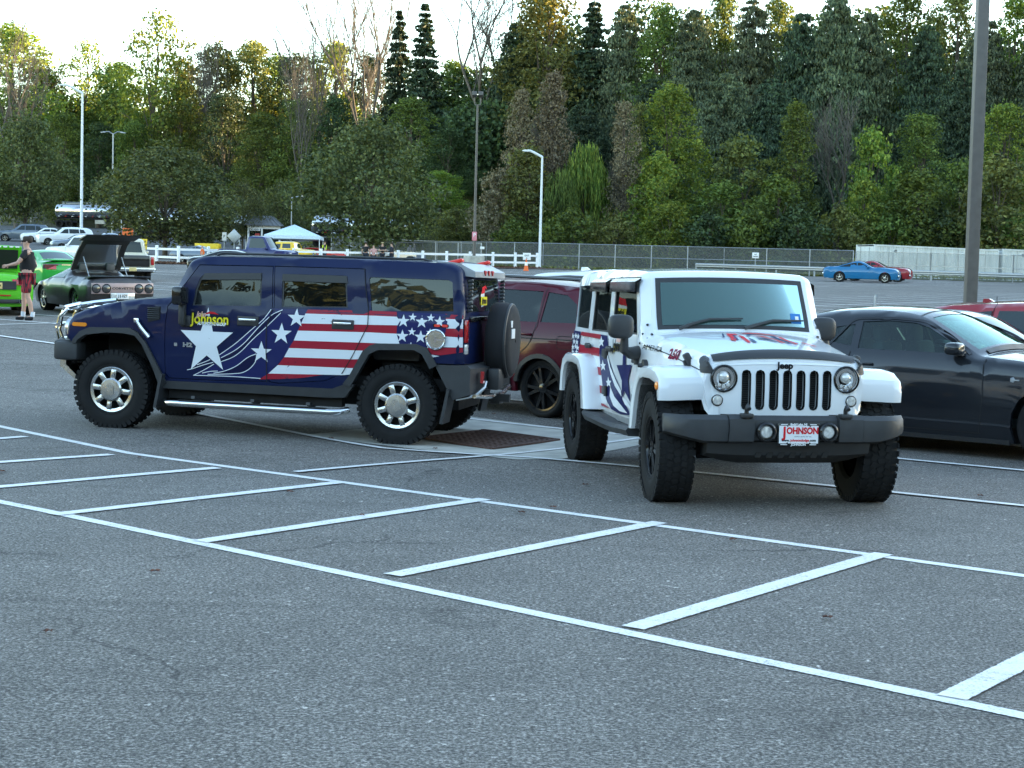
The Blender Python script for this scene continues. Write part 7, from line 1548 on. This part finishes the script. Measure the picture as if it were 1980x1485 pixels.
# signs, cones
def sign(label, x, y, z, w, h, m, post=True, diamond=False, back='galvanised', text=None, tm='print_black', rz=0, name='sign'):
    s = thing(name, label, 'sign', (x, y, Tz(x, y)), rz); b = MB(); b.mi = 0
    b.box((0, 0, z), (w, .02, h), ry=R(45) if diamond else 0, bev=.005)
    if text:
        for i, (t_, zz, sz) in enumerate(text):
            V, F = text_mesh(t_, sz, bold=.004); A_ = np.array(V); b.mi = 1; b.add(np.c_[A_[:, 0], 0*A_[:, 0]-.013, A_[:, 1]+z+zz], F)
    b.obj('panel', [m, tm], s)
    if post: b = MB(); b.box((0, .03, z/2), (.06, .04, z)); b.obj('post', 'galvanised', s)
    return s
sign('pink and white parking notice fixed to the dark pole', dp[0], dp[1]-.14, 2.35, .34, .62, 'sign_pink', False, text=[('P', .08, .36)], tm='white_plain')
sign('small white notice on a post by the guard rail', *(18.68,123.5), 1.45, .52, .44, 'white_plain', text=[('NO', .08, .12), ('PARKING', -.08, .09)])
sign('grey back of a diamond road sign left of the guard booth', *(-22.68,128.0), 1.95, .82, .82, 'galvanised', diamond=True)
sign('white upright notice board left of the diamond sign', *(-23.84,130.0), 1.9, .36, .68, 'white_plain', text=[('P', 0, .3)])
sign('yellow placard with dark print behind the cream pickup', *(-21.78,93.0), 1.35, .42, .62, 'yellow', text=[('CAR', .15, .16), ('SHOW', -.05, .14)], rz=.3)
sign('orange square construction sign beside the traffic cone near the tankers', *(-40.28,165.0), .95, 1.15, 1.0, 'orange')
sign('white sheet notice taped to the cone by the fence end', *(0.82,112.0), 1.02, .55, .50, 'white_plain', False, text=[('EXIT', .06, .16), ('>', -.12, .18)])
sign('small white label on the chain-link gate', *(-2.64,126.6), 1.5, .34, .2, 'white_plain', False)
def cone(label, x, y, h=.75):
    c = thing('traffic_cone', label, 'traffic cone', (x, y, Tz(x, y)), 0, 'traffic cones'); b = MB(); b.lathe([(.04, .16*h/.75), (h, .03), (h, .001)], 16, 'Z'); b.obj('body', 'orange', c); b = MB(); b.box((0, 0, .02), (.40, .40, .04), bev=.01); b.obj('base', 'orange', c)
    b = MB(); b.lathe([(h*.45, .103*h/.75+.004), (h*.72, .067*h/.75+.004)], 16, 'Z'); b.obj('reflective_band', 'white_plain', c)
cone('orange traffic cone with a notice by the end of the white fence', *(0.79,112.0), .85)
cone('orange traffic cone near the tanker trailers', *(-41.09,165.0), 1.0)
# storage containers
def container(label, p, q, h=2.75):
    p = np.array(p); q = np.array(q); L = np.linalg.norm(q-p); a = math.atan2(*(q-p)[::-1]); c = thing('storage_container', label, 'container', (*p, min(Tz(*p), Tz(*q))-.12), a, 'white storage containers')
    prof = []; x = .12
    while x < L-.12: prof += [(x, 0), (x+.10, 0), (x+.14, .035), (x+.24, .035), (x+.28, 0)]; x += .28
    b = MB(); 
    for y0, s_ in ((0, 1), (2.44, -1)): b.loft([[(x, y0+s_*(d+.03), .18), (x, y0+s_*(d+.03), h-.14)] for x, d in prof], False, False)
    b.box((L/2, 1.22, h-.03), (L-.05, 2.4, .04)); b.obj('side_panel', 'container_paint', c)
    b = MB()
    for x in (.06, L-.06):
        for y in (.06, 2.38): b.box((x, y, h/2), (.14, .14, h))
    for y in (.04, 2.40): b.box((L/2, y, .09), (L-.28, .10, .18)); b.box((L/2, y, h-.07), (L-.28, .10, .14))
    b.obj('frame', 'container_paint', c)
    for k in range(1, 9): b = MB(); b.box((k*L/9, -.012, h/2), (.035, .02, h-.35)); b.obj('panel_seam', 'galvanised', c)
    for s_, y in ((1, .65), (-1, 1.79)):
        b = MB(); b.box((-.01, y, h/2), (.04, 1.1, h-.3)); d = b.obj('end_door', 'container_paint', c); b = MB(); b.tube([(-.05, y, .2), (-.05, y, h-.2)], .025, 6); b.obj('lock_rod', 'galvanised', d)
    V, F = text_mesh('45', .32, bold=.01); b = MB(); A_ = np.array(V); b.add(np.c_[A_[:, 0]+2.2, 0*A_[:, 0]-.02, A_[:, 1]+h-.5], F); V, F = text_mesh('GVTU 501', .18); A_ = np.array(V); b.add(np.c_[A_[:, 0]+L-2.0, 0*A_[:, 0]-.02, A_[:, 1]+h-.5], F); b.obj('lettering', 'grey_plastic', c)
container('white storage container at the right, its end doors facing left', (29.85,132.0), (41.99,138.0))
container('second white storage container continuing to the right edge', (42.41,138.2), (55.53,144.0))
# guard booth
bx, by = (-23.87,150.0); bt = thing('guard_booth', 'small guard booth with grey hipped metal roof left of the canopy', 'booth', (bx, by, Tz(bx, by)), .25)
b = MB(); 
for x in (-1.45, -.2, 1.45):
    for y in (-1.1, 1.1): b.box((x, y, 1.2), (.16, .16, 2.4))
b.box((0, -1.1, 2.25), (2.74, .12, .3)); b.box((0, 1.1, 2.25), (2.74, .12, .3)); b.box((0, -1.1, .45), (2.74, .10, .9)); b.box((-1.45, 0, .45), (.10, 2.04, .9)); b.box((1.45, 0, .45), (.10, 2.04, .9)); b.box((0, 1.1, 1.2), (2.7, .06, 2.1)); b.obj('wall', 'white_vinyl', bt)
for x, w in ((-.83, 1.08), (.62, 1.48)): b = MB(); b.box((x, -1.1, 1.5), (w, .03, 1.2)); b.obj('window', 'glass_dark', bt)
b = MB(); b.mi = 0; b.box((-.83, -1.18, 2.02), (.95, .03, .24)); V, F = text_mesh('ENTRANCE', .15); A_ = np.array(V); b.mi = 1; b.add(np.c_[A_[:, 0]-.83, 0*A_[:, 0]-1.2, A_[:, 1]+2.02], F); b.obj('name_board', ['white_plain', 'print_black'], bt); b = MB(); b.box((-.62, -1.13, 1.35), (.42, .04, .6)); b.obj('red_poster', 'red_sign', bt)
b = MB(); b.add([(-1.85, -1.5, 2.4), (1.85, -1.5, 2.4), (1.85, 1.5, 2.4), (-1.85, 1.5, 2.4), (-.85, -.25, 3.35), (.85, -.25, 3.35), (.85, .25, 3.35), (-.85, .25, 3.35)], [(0, 1, 5, 4), (1, 2, 6, 5), (2, 3, 7, 6), (3, 0, 4, 7), (4, 5, 6, 7), (3, 2, 1, 0)]); rf = b.obj('roof', 'roof_metal', bt)
for k in range(9): t = k/8; b = MB(); b.tube([(-1.75+3.5*t, -1.5, 2.44), (-.82+1.64*t, -.25, 3.38)], .035, 4); b.obj('standing_seam', 'roof_metal', rf)
# canopy
cx, cy = (-17.26,124.0); cn = thing('canopy_tent', 'pale blue-white pop-up canopy with peaked roof', 'canopy', (cx, cy, Tz(cx, cy)), .05)
b = MB(); w, d = 2.15, 2.0; b.add([(-w, -d, 2.05), (w, -d, 2.05), (w, d, 2.05), (-w, d, 2.05), (0, 0, 2.95)], [(0, 1, 4), (1, 2, 4), (2, 3, 4), (3, 0, 4)]); b.add([(-w, -d, 1.78), (w, -d, 1.78), (w, d, 1.78), (-w, d, 1.78), (-w, -d, 2.05), (w, -d, 2.05), (w, d, 2.05), (-w, d, 2.05)], [(0, 1, 5, 4), (1, 2, 6, 5), (2, 3, 7, 6), (3, 0, 4, 7)]); b.obj('roof', 'canopy_cloth', cn)
for x in (-w, w):
    for y in (-d, d): b = MB(); b.box((x*.97, y*.97, .95), (.05, .05, 1.9)); b.obj('leg', 'white_vinyl', cn)
# tanker trailers
def tanker(label, x, y, yaw, L=11.5, group='tanker trailers'):
    t = thing('tanker_trailer', label, 'tanker', (x, y, Tz(x, y)), yaw, group); b = MB(); r = .98; b.lathe([(0, .02), (.12, r*.55), (.28, r*.85), (.5, r), (L-.5, r), (L-.28, r*.85), (L-.12, r*.55), (L, .02)], 28, 'X', (0, 0, 2.25)); b.obj('tank', 'steel_tank', t)
    b = MB(); b.box((L/2, 0, 3.25), (L*.82, .7, .08)); b.tube([(1, .3, 3.42), (L-1, .3, 3.42)], .03, 5); b.tube([(1, -.3, 3.42), (L-1, -.3, 3.42)], .03, 5); b.obj('walkway', 'galvanised', t)
    b = MB(); b.box((L/2, 0, 1.25), (L-.8, 1.0, .14)); b.box((1.6, 0, .85), (3.0, 1.0, .3)); b.obj('chassis', 'dark', t)
    for k in range(12): b = MB(); b.box((.8+k*(L-1.6)/11, -.93, 1.52), (.22, .1, .07)); b.obj('marker_lamp', 'red_lens' if k % 2 else 'white_plain', t)
    for xx in (.9, 2.2):
        for yy in (-.95, .95): b = MB(); b.lathe([(-.14, .3), (-.16, .45), (-.12, .5), (.12, .5), (.16, .45), (.14, .3), (.10, .05)], 18, 'Y', (xx, yy, .5)); b.obj('wheel', 'rubber', t); 
    for yy in (-.7, .7): b = MB(); b.box((L-2.4, yy, .62), (.16, .14, 1.24)); b.box((L-2.4, yy, .05), (.35, .3, .08)); b.obj('landing_leg', 'galvanised', t)
    b = MB(); b.box((L*.55, -.9, .85), (1.3, .5, .5)); b.obj('hose_cabinet', 'concrete', t)
tanker('polished tanker trailer behind the left white lamp post', *(-61.79,213.0), .0)
tanker('polished tanker trailer half hidden by the small rounded lot tree', *(-40.98,172.0), -.06, 10)
tanker('tanker trailer low behind the trunk left of the guard booth', *(-34.21,163.0), -.05, 8.5)
tanker('tanker trailer in the shade behind the large dense lot tree', *(-20.66,160.0), -.03, 11)
# far cars at left
FG = 'cars parked at the far left'
pl = dict(group=FG)
def far_suv(label, pm, x, y, yaw, h=1.7): c, _ = make_car('parked_suv', label, 'SUV', pm, suv_chain(h=h), suv_hw(1.11), 2.8, ('suv', .36, .24, .24, (5, 'one')), windows=[[(a, b+(h-1.7)) if b > 1.4 else (a, b) for a, b in w] for w in W2], ws=WS, rw=RW, sill=.3, step=.25, group=FG); pose_car(c, x, y, yaw, 2.8, .75)
far_suv('white SUV in the far row left of the white lamp post', 'paint_white', *(-44.988,152.389), R(205), 1.72)
far_suv('dark grey SUV at the far left edge', 'paint_slate', *(-51.357,160.171), R(190), 1.75)
sedan('parked_car', 'silver blue sedan in front of the white SUV at far left', 'paint_bluegrey', *(-40.384,141.169), R(200), FG)
sedan('parked_car', 'white car peeking between dark SUV and white SUV at far left', 'paint_white', *(-48.606,159.025), R(200), FG)
sedan('parked_car', 'light grey car behind the white pickup cab at left', 'paint_silver', *(-39.611,147.533), R(200), FG)
pickup('pickup_truck', 'white pickup cab seen beyond the emerald coupe', 'paint_white', *(-26.01,92.0), R(160))
# show cars along the fence
sedan('classic_coupe', 'small slate grey fastback coupe left of the royal blue pickup', 'paint_slate', *(-20.08,108.0), R(-8), None, h=1.22, wb=2.5, rear=-3.3, w=.88, belt=.86, hood=.82, wst=-1.15, rwt=-1.75, rwb=-2.9, deck=.86, cat='coupe')
sedan('parked_car', 'dark car with low roof just above the navy SUV windscreen', 'paint_black', *(-11.58,75.0), R(4), None, h=1.30)
pickup('classic_pickup', 'royal blue classic pickup behind the navy SUV roof', 'paint_royal', *(-15.27,104.0), R(-14), 'paint_royal', h=1.98)
hr_, _ = make_car('hot_rod', 'bright yellow hot rod coupe beside the canopy', 'hot rod', 'paint_yellow', [(.45, .5, .03), (.48, .95, .04), (.42, 1.05, .05), (-.7, 1.12, .05), (-.78, 1.16, .03), (-.92, 1.55, .04), (-1.05, 1.62, .04), (-2.3, 1.60, .05), (-2.6, 1.48, .05), (-2.75, 1.1, .06), (-3.2, .8, .06), (-3.25, .5, .03)], [(.4, .55), (.8, .68), (1.1, .72), (1.2, .70), (1.62, .60)], 2.7, ('rod', .36, .22, .2, (5, 'one')), windows=[[(-1.05, 1.18), (-1.7, 1.18), (-1.7, 1.5), (-1.1, 1.5)], [(-1.85, 1.18), (-2.4, 1.18), (-2.35, 1.45), (-1.85, 1.48)]], ws=((-.79, 1.2), (-.9, 1.5), .86), rw=((-2.62, 1.45), (-2.72, 1.2), .6), r=.10, sill=.42, plan=[(.5, .55), (-.7, 1), (-4, 1)], step=.2)
for s_ in (1, -1):
    b = MB(); b.loft([[(x, s_*.50, z), (x, s_*.92, z-.02), (x, s_*.92, z-.08), (x, s_*.5, z-.05)] for x, z in [(.46*math.cos(R(a)), .36+.46*math.sin(R(a))) for a in range(170, -10, -20)]]); b.obj('fender', 'paint_yellow', hr_); b = MB(); b.lathe([(.5, .02), (.52, .10), (.62, .11), (.65, .09)], 12, 'X', (0, .42*s_, .95)); b.obj('headlight', 'chrome', hr_)
b = MB(); b.box((.49, 0, .8), (.03, .62, .5), bev=.02); b.obj('grille', 'chrome', hr_)
pose_car(hr_, *(-14.59,112.0), R(-18), 2.7, .65)
sedan('parked_car', 'low red car behind the white fence right of the canopy', 'paint_bright_red', *(-14.2,126.0), R(-4), None, h=1.18)
tb = thing('utility_trailer', 'yellow box trailer behind the white fence', 'trailer', (-24.38,126.0)+(0,), 0); tb.location.z = Tz(*tb.location[:2]); b = MB(); b.box((0, 0, 1.0), (1.9, 1.2, .6), bev=.03); b.obj('box', 'yellow', tb)
for x in (-.5, .5): b = MB(); b.lathe([(-.1, .1), (-.1, .3), (.1, .3), (.1, .1)], 14, 'Y', (x, -.6, .3)); b.obj('wheel', 'rubber', tb)
b = MB(); b.tube([(.95, 0, .7), (2.0, 0, .5)], .04, 5); b.obj('tow_bar', 'galvanised', tb)
# open buggy by the group of people
bg_ = thing('open_buggy', 'grey open off-road buggy with bare frame right of the group of people', 'buggy', (-8.36,120.0)+(0,), 2.6); bg_.location.z = Tz(*bg_.location[:2])
b = MB(); b.loft([[(x, -.62, z0), (x, -.62, z1), (x, .62, z1), (x, .62, z0)] for x, z0, z1 in ((1.4, .55, .95), (.5, .5, 1.1), (.3, .5, 1.05), (-1.2, .5, 1.05), (-1.5, .6, 1.0))]); b.obj('body', 'paint_bluegrey', bg_)
b = MB()
for y in (-.6, .6): b.tube([(.5, y, 1.1), (.3, y, 1.75), (-1.2, y, 1.75), (-1.35, y, 1.05)], .035, 6)
for x in (.3, -1.2): b.tube([(x, -.6, 1.75), (x, .6, 1.75)], .035, 6)
b.obj('roll_cage', 'black_plastic', bg_)
for x in (.95, -1.05):
    for y in (-.75, .75): b = MB(); b.lathe([(-.13, .2), (-.14, .36), (.14, .36), (.13, .2), (.08, .02)], 20, 'Y', (x, y, .38)); b.obj('wheel', 'rubber', bg_)
for y in (-.3, .3): b = MB(); seat(b, -.3, y, .9, .4, .55); b.obj('seat', 'seat', bg_)
# classic cars at right
def classic(label, pm, x, y, yaw, hood_up=False):
    def ex(car, sh):
        b = MB(); b.box((.86, 0, .46), (.09, 1.74, .13), bev=.03); b.obj('front_bumper', 'chrome', car); b = MB(); b.box((-3.86, 0, .52), (.09, 1.74, .13), bev=.03); b.obj('rear_bumper', 'chrome', car); b = MB(); b.box((.84, 0, .66), (.04, 1.5, .16)); b.obj('grille', 'black_gloss', car)
        for s_ in (1, -1):
            for y_ in (.58, .74): b = MB(); b.lathe([(.84, .075), (.875, .07), (.88, .001)], 14, 'X', (0, y_*s_, .66)); b.obj('headlight', 'clear_lens', car)
    c, _ = sedan('classic_car', label, pm, x, y, yaw, 'classic cars parked at the far right', h=1.34, wb=2.82, rear=-3.85, w=.93, hood=.93, belt=.94, wsb=-.75, wst=-1.35, rwt=-2.05, rwb=-3.05, deck=.96, wheel=('classic', .33, .22, .20, (5, 'one')), lite=False, extra=ex, cat='classic car'); return c
cyan = (23.637,100.327); classic('bright blue classic fastback coupe at the far right of the lot', 'paint_blue', cyan[0], cyan[1]+.9, R(-16))
red_ = (25.787,102.374); rc_ = classic('dark red classic car behind the blue fastback', 'paint_red', red_[0]-.3, red_[1]+3.2, R(-20))
